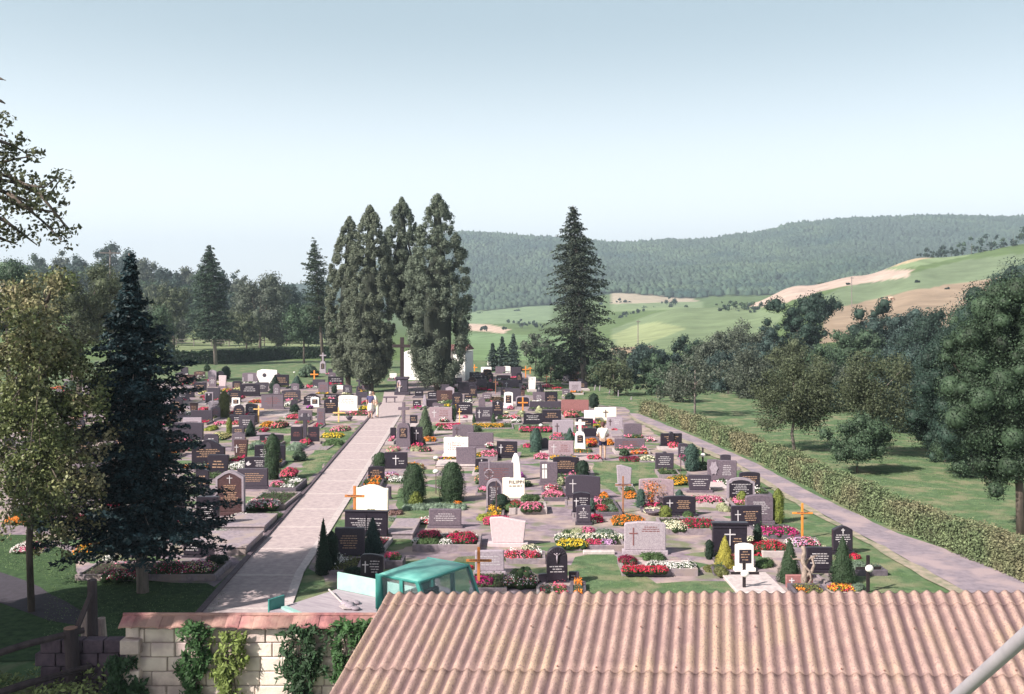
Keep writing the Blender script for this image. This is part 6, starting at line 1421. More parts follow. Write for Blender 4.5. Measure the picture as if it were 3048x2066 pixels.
# chestnut paling / fence at left meadow, posts right
POSTW = mat('weathered_wood', (.24, .20, .19), (.12, .10, .10), rough=.9, scale=8, stretch=(1, 1, .2))
r = empty('meadow_fence', (0, 0, 0), 0, 'low wooden rail fence crossing the far left meadow', 'fence'); pts = [(370,782),(400,780),(440,778),(480,775),(520,773),(560,772),(600,775),(650,778),(700,780),(740,784)]; W3 = []
for x, y in pts:
    d_ = 190.; X = (x-1162)/2260*d_; W3.append(Vector((X, d_, float(terr(X, d_)))))
for p in W3: mb = MB(); mb.tube([p-Vector((0, 0, .2)), p+Vector((0, 0, 1.5))], .09, 5); mb.build('post', POSTW, r)
for k_ in (.7, 1.25):
    mb = MB(); mb.tube([p+Vector((0, 0, k_)) for p in W3], .06, 4); mb.build('rail', POSTW, r)
for i, (x, y0, yb, lean) in enumerate([(1270,500,592,.25),(1362,505,600,.1),(1520,540,665,.3),(1685,590,700,.05),(1912,700,760,0)]):
    X, YB = tp('D4', x, yb); d = depth(YB); h_ = (yb-y0)*.17212*d/F; o = MB(); o.tube([(0, 0, -.1), (lean*h_, 0, h_)], [.05, .04], 6); o = o.build('fence_post', STONE['lgr'][0], None, pos(X, d)); o['group'] = 'old pale posts at the far lawn edge'; reg(o, X, YB, '', 'post', ['most leaning pale', 'thin pale', 'long leaning pale', 'upright pale', 'short pale'][i]+' fence post')
# utility poles
for lab, x, yt, d_, w_, arm in [('wooden utility pole with crossarm above the left hillside trees', 250, 568, 150, .17, 1.5), ('thin pole rising on the far green slope beside the tan field', 1933, 628, 330, .14, .6), ('thin pole standing on the bright green hill right of the lone spruce', 1448, 726, 230, .12, .5)]:
    X = (x-1162)/2260*d_; z0 = float(terr(X, d_)); zt = H-(yt-715)/2260*d_; r = empty('utility_pole', (X, d_, z0), R(20), lab, 'pole'); mb = MB(); mb.tube([(0, 0, -.3), (0, 0, zt-z0)], [w_, w_*.7], 8); mb.build('pole', POSTW, r)
    mb = MB(); mb.box(-arm, arm, -w_-.1, -w_, zt-z0-.5, zt-z0-.32); mb.build('crossarm', POSTW, r)
# cow on the brown meadow
d_ = 330.; X = (2022-1162)/2260*d_; z0 = float(terr(X, d_)); r = empty('cow', (X, d_, z0), R(15), 'small brown and white cow grazing on the brown meadow', 'cow'); mb = MB()
mb.tube([(-.95, 0, 1.15), (-.5, 0, 1.1), (.3, 0, 1.1), (.8, 0, 1.2), (1.2, 0, .9), (1.45, 0, .55)], [.3, .4, .42, .33, .18, .13], 10); 
for q1, q2 in ((-.75, .2), (-.7, -.2), (.6, .2), (.65, -.2)): mb.tube([(q1, q2, .95), (q1+.03, q2, .5), (q1, q2, 0)], [.14, .08, .06], 6)
mb.tube([(-1.2, 0, 1.2), (-1.3, 0, .5)], .03, 4); mb.build('body', mat('cow_hide', (.75, .6, .5), (.45, .2, .1), rough=.8, scale=1.6), r, smooth=True)
# ================================================================ foreground
def oz(x, y, d): return Vector(((x-1162)/2260*d, d, H-(y-715)/2260*d))
# corrugated roof of the shed
A = oz(880, 1352, 13.6); B = oz(2600, 1349, 12.0); u = Vector((.207, .287, 1.0)); u = Vector((.207, 1.0, .287)); vdir = (B-A); Lr = vdir.length; vdir.normalize(); dn = -u.normalized(); nrm = vdir.cross(-dn).normalized()
if nrm.z < 0: nrm = -nrm
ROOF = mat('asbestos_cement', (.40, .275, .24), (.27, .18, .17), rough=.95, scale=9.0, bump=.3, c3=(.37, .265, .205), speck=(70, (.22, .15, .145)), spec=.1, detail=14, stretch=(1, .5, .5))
n_t = ROOF.node_tree; bs = [q for q in n_t.nodes if q.type == 'BSDF_PRINCIPLED'][0]; src = bs.inputs['Base Color'].links[0].from_socket; an = n_t.nodes.new('ShaderNodeAttribute'); an.attribute_name = 'dirt_shade'; mx = n_t.nodes.new('ShaderNodeMix'); mx.data_type = 'RGBA'; mm = n_t.nodes.new('ShaderNodeMath'); mm.operation = 'MULTIPLY'; mm.inputs[1].default_value = .9; n_t.links.new(an.outputs['Fac'], mm.inputs[0]); n_t.links.new(mm.outputs[0], mx.inputs['Factor']); n_t.links.new(src, mx.inputs[6]); mx.inputs[7].default_value = (.10, .065, .075, 1); n_t.links.new(mx.outputs[2], bs.inputs['Base Color'])
r = empty('corrugated_shed', A+dn*4.5+Vector((0, 0, -1.2)), 0, 'shed with a weathered pinkish corrugated cement roof in the foreground', 'shed'); org = Vector(r.location)
wl = .152; nw = int(Lr/wl); per = 12
def sheetrow(name, t0, t1, lift, amp=.0215, wob=0.):
    us = np.linspace(0, Lr, nw*per+1); ts = np.linspace(t0, t1, 10); V = []; k = 0
    for sgn in (0, 1):
        for t in ts:
            for uu in us:
                h_ = amp*math.cos(2*math.pi*uu/wl)+lift*(1-(t-t0)/(t1-t0))*0+lift-.008*sgn
                p = A+vdir*uu+dn*t+nrm*h_; V.append(p-org)
    n_ = len(us); m_ = len(ts); f = []
    for i in range(m_-1):
        for j in range(n_-1): f.append((i*n_+j, i*n_+j+1, (i+1)*n_+j+1, (i+1)*n_+j))
    o_ = n_*m_
    for i in range(m_-1):
        for j in range(n_-1): f.append((o_+i*n_+j, o_+(i+1)*n_+j, o_+(i+1)*n_+j+1, o_+i*n_+j+1))
    for j in range(n_-1): f.append(((m_-1)*n_+j, (m_-1)*n_+j+1, o_+(m_-1)*n_+j+1, o_+(m_-1)*n_+j)); f.append((j, o_+j, o_+j+1, j+1))
    for i in range(m_-1): f.append((i*n_, (i+1)*n_, o_+(i+1)*n_, o_+i*n_)); f.append((i*n_+n_-1, o_+i*n_+n_-1, o_+(i+1)*n_+n_-1, (i+1)*n_+n_-1))
    me = bpy.data.meshes.new(name); me.from_pydata(V, [], f); me.update(); me.polygons.foreach_set('use_smooth', [i < 2*(n_-1)*(m_-1) for i in range(len(f))]); ua = np.tile(us, 2*m_); fv = .5-.5*np.cos(2*math.pi*ua/wl); fv = np.clip(fv*2.2-1.0, 0, 1)*(.8+.2*np.sin(ua*3.1)*np.sin(ua*7.7+1)); fa = me.attributes.new('dirt_shade', 'FLOAT', 'POINT'); fa.data.foreach_set('value', fv.astype(np.float32)); return link(name, me, ROOF, r)  # value peaks in the valleys: dirt plus groove shade painted into the colour
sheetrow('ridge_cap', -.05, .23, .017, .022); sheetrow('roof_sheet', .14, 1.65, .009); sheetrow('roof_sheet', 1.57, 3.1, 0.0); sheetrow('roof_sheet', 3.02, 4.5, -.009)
# far slope just past the ridge
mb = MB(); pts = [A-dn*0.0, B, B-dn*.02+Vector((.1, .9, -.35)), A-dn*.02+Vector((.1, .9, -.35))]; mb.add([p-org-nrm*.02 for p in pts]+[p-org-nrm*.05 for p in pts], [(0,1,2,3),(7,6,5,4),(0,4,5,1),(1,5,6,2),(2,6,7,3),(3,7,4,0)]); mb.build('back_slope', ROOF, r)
LB = mat('shed_boards', (.20, .15, .12), (.11, .08, .07), rough=.9, scale=5, stretch=(6, 6, .4))
mb = MB(); c = [A+vdir*.25+dn*.2, B-vdir*.25+dn*.2, B-vdir*.25+dn*4.3, A+vdir*.25+dn*4.3]; n_ = 4
for i in range(4):
    a, b_ = c[i], c[(i+1) % 4]; off = (Vector((0, 0, 1)).cross(b_-a)).normalized()*.04; v = [Vector((a.x, a.y, 0)), Vector((b_.x, b_.y, 0)), b_-nrm*.1, a-nrm*.1]; mb.add([p-org for p in v]+[p-org+off for p in v], [(0,1,2,3),(7,6,5,4),(0,4,5,1),(1,5,6,2),(2,6,7,3),(3,7,4,0)])
mb.build('walls', LB, r)
# screws / bolt caps on the roof
mb = MB()
for t in (.8, 1.61, 2.5):
    for k in range(2, nw, 3):
        if random.random() < .45: continue
        p = A+vdir*(k*wl)+dn*(t+random.uniform(-.02, .02))+nrm*.052-org; mb.ball(p-nrm*(.0 if t < 1 else .012), .011, n=6, k=4)
mb.build('bolt_caps', mat('rusty_cap', (.22, .10, .08), rough=.8), r)

# block wall with tile coping
dW = 17.0; xl = (287-1162)/2260*dW; xr = 1.2; zt = 1.50; r = empty('block_wall', (xl, dW, 0), 0, 'pale hewn block wall with a red tile coping, partly overgrown by creepers', 'wall')
BL = mat('wall_blocks', (.66, .53, .49), (.40, .31, .30), rough=.95, scale=3.2, bump=.7, island=.14, c3=(.70, .60, .54), detail=14, speck=(2.2, (.42, .33, .33))); mb = MB(); rowh = .245; z = -.02; ri = 0; V = []; Wd = xr-xl
while z < zt-.02:
    x = -.02+(-.22 if ri % 2 else 0); h_ = min(rowh, zt-z)
    while x < Wd:
        w_ = random.uniform(.40, .62); a = max(x, 0.12); b_ = min(x+w_, Wd)
        if b_-a > .05: j = random.uniform(-.014, .014); mb.box(a+.008, b_-.006, j, .24, z+.008, z+h_-.006)
        x += w_
    z += rowh; ri += 1
mb.build('blocks', BL, r, bevel=.014)
mb = MB(); mb.box(.13, Wd, .02, .23, -.02, zt-.01); mb.build('mortar', mat('mortar', (.36, .29, .27), (.25, .2, .19), rough=1, scale=10), r)
mb = MB(); z = 0; i = 0
while z < zt-.05:
    h_ = .26; prj = .1 if i % 2 == 0 else .0; mb.box(-.06 if i % 2 == 0 else .0, .23+prj*.4, -.05-prj, .30, z+.006, min(z+h_, zt)-.008); z += h_; i += 1
mb.build('quoins', BL, r, bevel=.015)
RT = mat('coping_tiles', (.31, .135, .135), (.17, .075, .085), rough=.95, scale=7, island=.35, bump=.6, c3=(.36, .22, .19)); mb = MB(); x = -.1
while x < Wd:
    tilt = random.uniform(-.012, .012)
    for side in (-1, 1):
        v0 = []
        for k in range(5):
            a = k/4; v0.append((x+a*.235, .018*math.sin(a*math.pi)+tilt))
        P0 = [(xx, (.125-.24) if side < 0 else (.125+.24), zt+.0+zz) for xx, zz in v0]+[(xx, .125, zt+.145+zz) for xx, zz in v0]; P1 = [(a_, b__, c_-.022) for a_, b__, c_ in P0]
        f = []
        for k in range(4): f += [(k, k+1, 5+k+1, 5+k), (10+k, 15+k, 15+k+1, 10+k+1), (k, 10+k, 10+k+1, k+1)]
        f += [(0, 5, 15, 10), (4, 14, 19, 9)]; mb.add(P0+P1, f)
    x += .225
mb.build('coping_tiles', RT, r); mb = MB(); mb.tube([(-.1, .125, zt+.15), (Wd, .125, zt+.15)], .035, 8); mb.build('ridge_tiles', RT, r)
# low dark side wall going back
a = oz(385, 1490, 17.3); r2 = empty('side_wall', (xl-.1, 17.4, 0), R(0), 'low dark purplish stone wall behind the wooden posts', 'wall'); mb = MB()
for k in range(5):
    for q in range(4): mb.box(-1.9+k*.38+(.1 if q % 2 else 0), -1.9+k*.38+.36+(.1 if q % 2 else 0), .5+.02*random.random(), .75, q*.24, q*.24+.23)
mb.build('blocks', mat('dark_wall', (.12, .085, .11), (.07, .05, .07), rough=1, scale=6), r2, bevel=.012)
# creepers
IV = leafmat('creeper_leaves', (.050, .115, .040), .45); IV2 = leafmat('creeper_light', (.20, .26, .075), .4); IV3 = leafmat('creeper_dark', (.035, .075, .035), .45)
def creeper(x0, x1, y0, y1, m, label, n=900, thick=.16):
    d0 = dW-.08; P = []; 
    X0, X1 = (x0-1162)/2260*d0, (x1-1162)/2260*d0; Z0, Z1 = H-(y0-715)/2260*d0, max(.05, H-(y1-715)/2260*d0)
    r = empty('wall_creeper', ((X0+X1)/2, d0, 0), 0, label, 'climbing plant'); w_ = (X1-X0)/2
    v = rng.random(n); zz = Z0-(Z0-Z1)*v; wv = w_*(.72+.16*np.sin(v*6+x0)+.12*np.sin(v*15+x0*2)+.16*rng.normal(size=n))*np.minimum(1, .7+v*3)
    xx = rng.uniform(-1, 1, n)*wv+.06*np.sin(v*7+x0); yy = -rng.random(n)*thick*(1-(xx/(wv+.01))**2*.6)
    P = np.stack([xx, yy, zz], 1); N = np.stack([np.full(n, -.35), np.full(n, -.9), np.full(n, .35)], 1)
    k5 = []; keep_ = rng.random(n) < (.25+.75*(np.sin(P[:, 2]*9+x0)+np.sin(P[:, 0]*14+P[:, 2]*5) > -.5)); P = P[keep_]; N = N[keep_]; base = leaves(P, N, .062, .7, .38); link('leaves', quadmesh(base), m, r)
    # hanging leaflets
    P2 = P+np.array([0, -.02, -.05]); N2 = N.copy(); link('leaflets', quadmesh(leaves(P2, N2, .055, .9, .35)), m, r)
    mb = MB()
    for q in range(3): mb.tube([(w_*(q-1)*.3+.04*math.sin(k+q), -.02, Z1+(Z0-Z1)*k/5) for k in range(6)], .012, 5)
    mb.build('stems', BARK, r)
creeper(402, 482, 1408, 1600, IV, 'green creeper hanging over the wall nearest its left end', 620); creeper(478, 566, 1432, 1600, IV2, 'pale yellow-green creeper in the middle of the wall', 480); creeper(628, 745, 1418, 1600, IV3, 'broad dark creeper on the wall left of the shed roof', 800); creeper(742, 862, 1404, 1560, IV, 'green creeper tucked under the shed roof edge', 640); creeper(236, 330, 1490, 1620, IV3, 'dark creeper at the foot of the wall\'s left end', 1100)
# fence posts and rails lower left
FW = mat('fence_wood', (.075, .055, .06), (.04, .03, .035), rough=.95, scale=6, bump=.5, stretch=(1, 1, .2)); FWT = mat('cut_wood', (.30, .17, .13), rough=.9)
dF = 18.2; r = empty('log_fence', (oz(165, 1570, dF).x, dF, 0), 0, 'rough dark log fence with a leaning brace in the lower left corner', 'fence'); org = Vector(r.location)
zf = lambda y, d_: H-(y-715)/2260*d_
def fl(x, y, d_): p = oz(x, y, d_); return p-org
mb = MB(); mb.tube([fl(212, 1580, 18.3), fl(209, 1316, 18.3)], [.105, .085], 10); mb.build('post', FW, r, smooth=False)
mb = MB(); mb.tube([fl(172, 1600, 17.8), fl(160, 1425, 17.8)], [.13, .12], 10); mb.build('post', FW, r); mb = MB(); mb.tube([fl(160, 1425.5, 17.8), fl(160, 1424, 17.8)], [.122, .118], 10); mb.build('cut_top', FWT, r)
mb = MB(); mb.tube([fl(172, 1432, 17.9), fl(208, 1345, 18.15)], [.055, .05], 8); mb.build('brace', FW, r)
mb = MB(); mb.tube([fl(-60, 1500, 16.8), fl(60, 1462, 17.3), fl(190, 1430, 17.95)], [.065, .06, .055], 8); mb.build('rail', FW, r); mb = MB(); mb.tube([fl(-60, 1592, 16.6), fl(60, 1552, 17.1), fl(205, 1512, 17.9)], [.07, .065, .06], 8); mb.build('rail', FW, r)
PL = mat('peeling_plank', (.50, .38, .32), (.20, .15, .16), rough=.9, scale=3, stretch=(3, 3, .5), bump=.4)
for i, (x0, x1, yt_, yb_, dd_, lb) in enumerate([(182, 214, 1388, 1560, 19.0, 'weathered pale stump seen between the brace and the tall post'), (218, 244, 1402, 1540, 19.1, 'weathered pale stump right of the tall fence post'), (128, 152, 1450, 1540, 18.8, 'weathered stump left of the short fence post')]):
    p = oz((x0+x1)/2, yb_, dd_); w_ = (x1-x0)/2260*dd_/2; r3 = empty('tree_stump', (p.x, dd_, 0), 0, lb, 'stump'); mb = MB(); ht = H-(yt_-715)/2260*dd_
    mb.tube([(0, 0, 0), (w_*.1, 0, ht*.5), (-w_*.1, 0, ht)], [w_*1.15, w_*.95, w_*.7], 9); mb.build('trunk', PL, r3)
# undergrowth: foliage mass, lower left
UG = leafmat('undergrowth_leaf', (.22, .27, .10), .6); n_ = 15000; ux = rng.uniform(-14.5, -6.9, n_); uy = rng.uniform(13.5, 19.6, n_); hgt = .35+.25*np.sin(ux*2.1+uy)+.2*np.sin(uy*3+ux*1.3); ok = (uy < 17.3+(-ux-6)*.29+.4) ; uz = np.clip(hgt, .1, 1)*rng.random(n_)**.5
P = np.stack([ux, uy, uz], 1)[ok]; o = link('undergrowth', quadmesh(leaves(P, np.tile([-.2, -.3, 1.], (len(P), 1)), .045, .9, .5)), UG); o['kind'] = 'stuff'; o['label'] = 'mass of low leafy undergrowth in the lower left corner'; o['category'] = 'undergrowth'

# truck with flat bed
TEAL = mat('teal_paint', (.055, .27, .24), (.035, .19, .175), rough=.4, scale=3, detail=12); TEALL = mat('teal_roof', (.17, .44, .39), (.11, .35, .32), rough=.45, scale=4, detail=12, c3=(.22, .46, .42)); BED = mat('bed_boards', (.38, .33, .37), (.28, .24, .28), rough=.9, scale=2, stretch=(1, 8, 1)); SIDEW = mat('bed_side_inner', (.36, .52, .49), (.22, .42, .39), rough=.6, scale=2); GLS = bpy.data.materials.new('window_glass'); n, l = nt(GLS); oo = n.new('ShaderNodeOutputMaterial'); b = n.new('ShaderNodeBsdfPrincipled'); b.inputs['Base Color'].default_value = (.7, .78, .8, 1); b.inputs['Transmission Weight'].default_value = .9; b.inputs['Roughness'].default_value = .03; b.inputs['IOR'].default_value = 1.1; l.new(b.outputs['BSDF'], oo.inputs['Surface'])
BLKP = mat('black_rubber', (.02, .02, .022), rough=.8)
rear = Vector((-2.62, 19.05, 0)); rz = math.atan2(-.56, .83); r = empty('flatbed_truck', rear, rz, 'small teal flatbed truck parked behind the block wall', 'truck')
W_ = 1.62; Lc = 1.22; zf_ = .62; zr = 1.93   # local: +x forward, +y far side
def quadbox(mb, a, b_): mb.box(a[0], b_[0], a[1], b_[1], a[2], b_[2])
mb = MB(); mb.prism([(0, .55), (Lc+.25, .55), (Lc+.3, 1.05), (Lc+.12, 1.2), (0.0, 1.2)], 0, W_); mb.build('cab_body', TEAL, r, bevel=.04)
# roof: crowned slab
V = []; f = []; nx, ny = 8, 8
for zoff in (0, -.06):
    for i in range(nx+1):
        for j in range(ny+1):
            u_, v_ = i/nx, j/ny; cr = .09*(1-(2*u_-1)**4*.9)*(1-(2*v_-1)**4*.9); V.append((.03+u_*1.0, .06+v_*(W_-.12), zr-.09+cr+zoff))
s0 = (nx+1)*(ny+1)
for i in range(nx):
    for j in range(ny): a = i*(ny+1)+j; f.append((a, a+ny+1, a+ny+2, a+1)); f.append((s0+a, s0+a+1, s0+a+ny+2, s0+a+ny+1))
for i in range(nx): a = i*(ny+1); f.append((a, s0+a, s0+a+ny+1, a+ny+1)); a = a+ny; f.append((a, a+ny+1, s0+a+ny+1, s0+a))
for j in range(ny): f.append((j, j+1, s0+j+1, s0+j)); a = nx*(ny+1)+j; f.append((a, s0+a, s0+a+1, a+1))
mb = MB(); mb.add(V, f); mb.build('roof', TEALL, r, smooth=True); mb = MB(); mb.tube([(.0, .03, zr-.1), (1.05, .03, zr-.1)], .025, 6); mb.tube([(1.05, .03, zr-.1), (1.05, W_-.03, zr-.1)], .03, 6); mb.tube([(.0, W_-.03, zr-.1), (1.05, W_-.03, zr-.1)], .025, 6); mb.build('rain_gutter', TEAL, r)
for y_ in (0.0, W_-.07):
    mb = MB(); mb.prism([(0, 1.18), (.2, 1.18), (.15, zr-.1), (.0, zr-.1)], y_, y_+.07); mb.build('rear_pillar', TEAL, r, bevel=.012)
    mb = MB(); mb.prism([(.62, 1.18), (.70, 1.18), (.68, zr-.1), (.60, zr-.1)], y_+.004, y_+.064); mb.build('door_frame', TEAL, r)
    mb = MB(); mb.prism([(Lc+.06, 1.18), (Lc+.14, 1.18), (1.07, zr-.1), (.98, zr-.1)], y_+.002, y_+.066); mb.build('front_pillar', TEAL, r)
    mb = MB(); mb.prism([(.19, 1.19), (.62, 1.19), (.60, zr-.11), (.15, zr-.11)], y_+.03, y_+.036); mb.build('side_window', GLS, r)
    mb = MB(); mb.prism([(.70, 1.19), (Lc+.06, 1.19), (.99, zr-.11), (.68, zr-.11)], y_+.03, y_+.036); mb.build('front_side_window', GLS, r)
mb = MB(); mb.add([(Lc+.12, .07, 1.2), (Lc+.12, W_-.07, 1.2), (1.06, W_-.07, zr-.12), (1.06, .07, zr-.12), (Lc+.11, .07, 1.2), (Lc+.11, W_-.07, 1.2), (1.05, W_-.07, zr-.12), (1.05, .07, zr-.12)], [(0,1,2,3),(7,6,5,4),(0,4,5,1),(1,5,6,2),(2,6,7,3),(3,7,4,0)]); mb.build('windshield', GLS, r)
mb = MB(); mb.box(0, .05, .07, W_-.07, 1.2, 1.32); mb.box(0, .05, .07, .3, 1.32, zr-.1); mb.box(0, .05, W_-.3, W_-.07, 1.32, zr-.1); mb.build('rear_panel', TEAL, r)
mb = MB(); mb.tube([(.66, -.012, .6), (.66, -.012, 1.19)], .008, 4); mb.tube([(.05, -.012, .98), (1.3, -.012, .98)], .01, 4); mb.build('door_seam', BLKP, r); mb = MB(); mb.box(.45, .58, -.03, -.004, 1.08, 1.11); mb.build('door_handle', STONE['lgr'][0], r)
mb = MB(); mb.tube([(1.12, -.02, 1.35), (1.15, -.2, 1.42)], .012, 5); mb.box(1.12, 1.15, -.28, -.15, 1.36, 1.56); mb.build('mirror', BLKP, r); mb = MB(); mb.box(-2.78, -2.75, 1.3, 1.5, .5, .6); mb.box(-2.78, -2.75, .1, .3, .5, .6); mb.build('tail_light', WOOD['orange'], r)
mb = MB(); mb.box(.35, .8, .15, W_-.15, .6, .95); mb.box(.3, .42, .15, W_-.15, .95, 1.35); mb.build('seat', BLKP, r, bevel=.03)
mb = MB(); mb.box(-2.75, -.06, -.15, W_+.2, .62, .72); mb.build('cargo_bed', BED, r)
mb = MB(); mb.box(-2.75, -.06, W_+.2, W_+.24, .72, 1.1); mb.build('side_board', SIDEW, r, bevel=.006); mb = MB(); mb.box(-2.8, -2.76, -.15, .28, .62, .95); mb.build('tail_board', TEAL, r, bevel=.006)
mb = MB(); mb.box(-2.7, 1.6, .4, 1.2, .4, .55); mb.build('chassis', BLKP, r)
for x_, y_ in ((-1.9, -.02), (-1.9, W_-.18), (1.15, -.02), (1.15, W_-.18)):
    mb = MB(); mb.tube([(x_, y_, .32), (x_, y_+.2, .32)], .32, 18); w_o = mb.build('wheel', BLKP, r); mb = MB(); mb.tube([(x_, y_-.01, .32), (x_, y_+.21, .32)], .17, 14); mb.build('rim', STONE['lgr'][0], w_o)
for y_ in (.2, W_-.2): mb = MB(); mb.tube([(Lc+.27, y_, .82), (Lc+.33, y_, .82)], .1, 14); mb.build('headlight', GLB, r)
Mr = Matrix.Translation(rear) @ Matrix.Rotation(rz, 4, 'Z')
def onbed(x, y, z=.72): return Mr @ Vector((x, y, z))
p = onbed(-1.05, .32); r4 = empty('white_sheet', p, rz+.2, 'white rectangular board lying on the truck bed', 'board'); mb = MB(); mb.box(-.42, .42, -.26, .26, 0, .02); mb.build('board', STONE['wht'][0], r4)
p = onbed(-2.1, 1.1); r4 = empty('shovel', p, rz-.4, 'shovel with pale handle lying across the truck bed', 'shovel'); mb = MB(); mb.tube([(-.6, .1, .1), (.45, 0, .04)], .02, 8); mb.build('handle', KERBP, r4); mb = MB(); mb.prism([(-.12, 0), (.12, 0), (.13, .24), (0, .33), (-.13, .24)], 0, .012, 0, Matrix.Translation((.45, 0, .03)) @ Matrix.Rotation(R(90), 4, 'Y') @ Matrix.Rotation(R(90), 4, 'Z')); mb.build('blade', KERBP, r4)
p = onbed(-1.6, 1.0); r4 = empty('sack', p, rz, 'crumpled pale sack on the truck bed beside the shovel', 'sack'); C = rng.normal(size=(9, 3))*np.array([.14, .1, .01])+np.array([0, 0, .035]); V2, F2 = blobs_mesh(C, np.tile([.11, .09, .04], (9, 1)), .08); link('sack_body', npmesh(V2, np.full(len(F2)//3, 3), F2), STONE['lgr'][0], r4)
p = onbed(-2.3, .05); r4 = empty('plank', p, rz-.25, 'teal-edged plank lying at the rear of the truck bed', 'plank'); mb = MB(); mb.box(-.35, .75, -.06, .06, .0, .05); mb.build('board', SIDEW, r4)
# metal rail across the lower right corner, close by
a = oz(2150, 1600, 3.0); b_ = oz(2420, 1360, 2.3); r = empty('handrail', a, 0, 'pale grey round rail cutting across the lower right corner', 'rail'); mb = MB(); a2 = a+(a-b_)*.6; mb.tube([(0, 0, 0) if k == 1 else tuple((a2-a) if k == 0 else (b_-a)*(k-1)) for k in range(4)], .019, 12); mb.build('tube', mat('rail_grey', (.34, .31, .34), (.27, .25, .28), rough=.7, scale=9), r, smooth=True)
mb = MB(); e = (a2-a); mb.tube([tuple(e), (e.x, e.y, -a.z)], .022, 10); mb.build('support', MATS['rail_grey'], r, smooth=True)

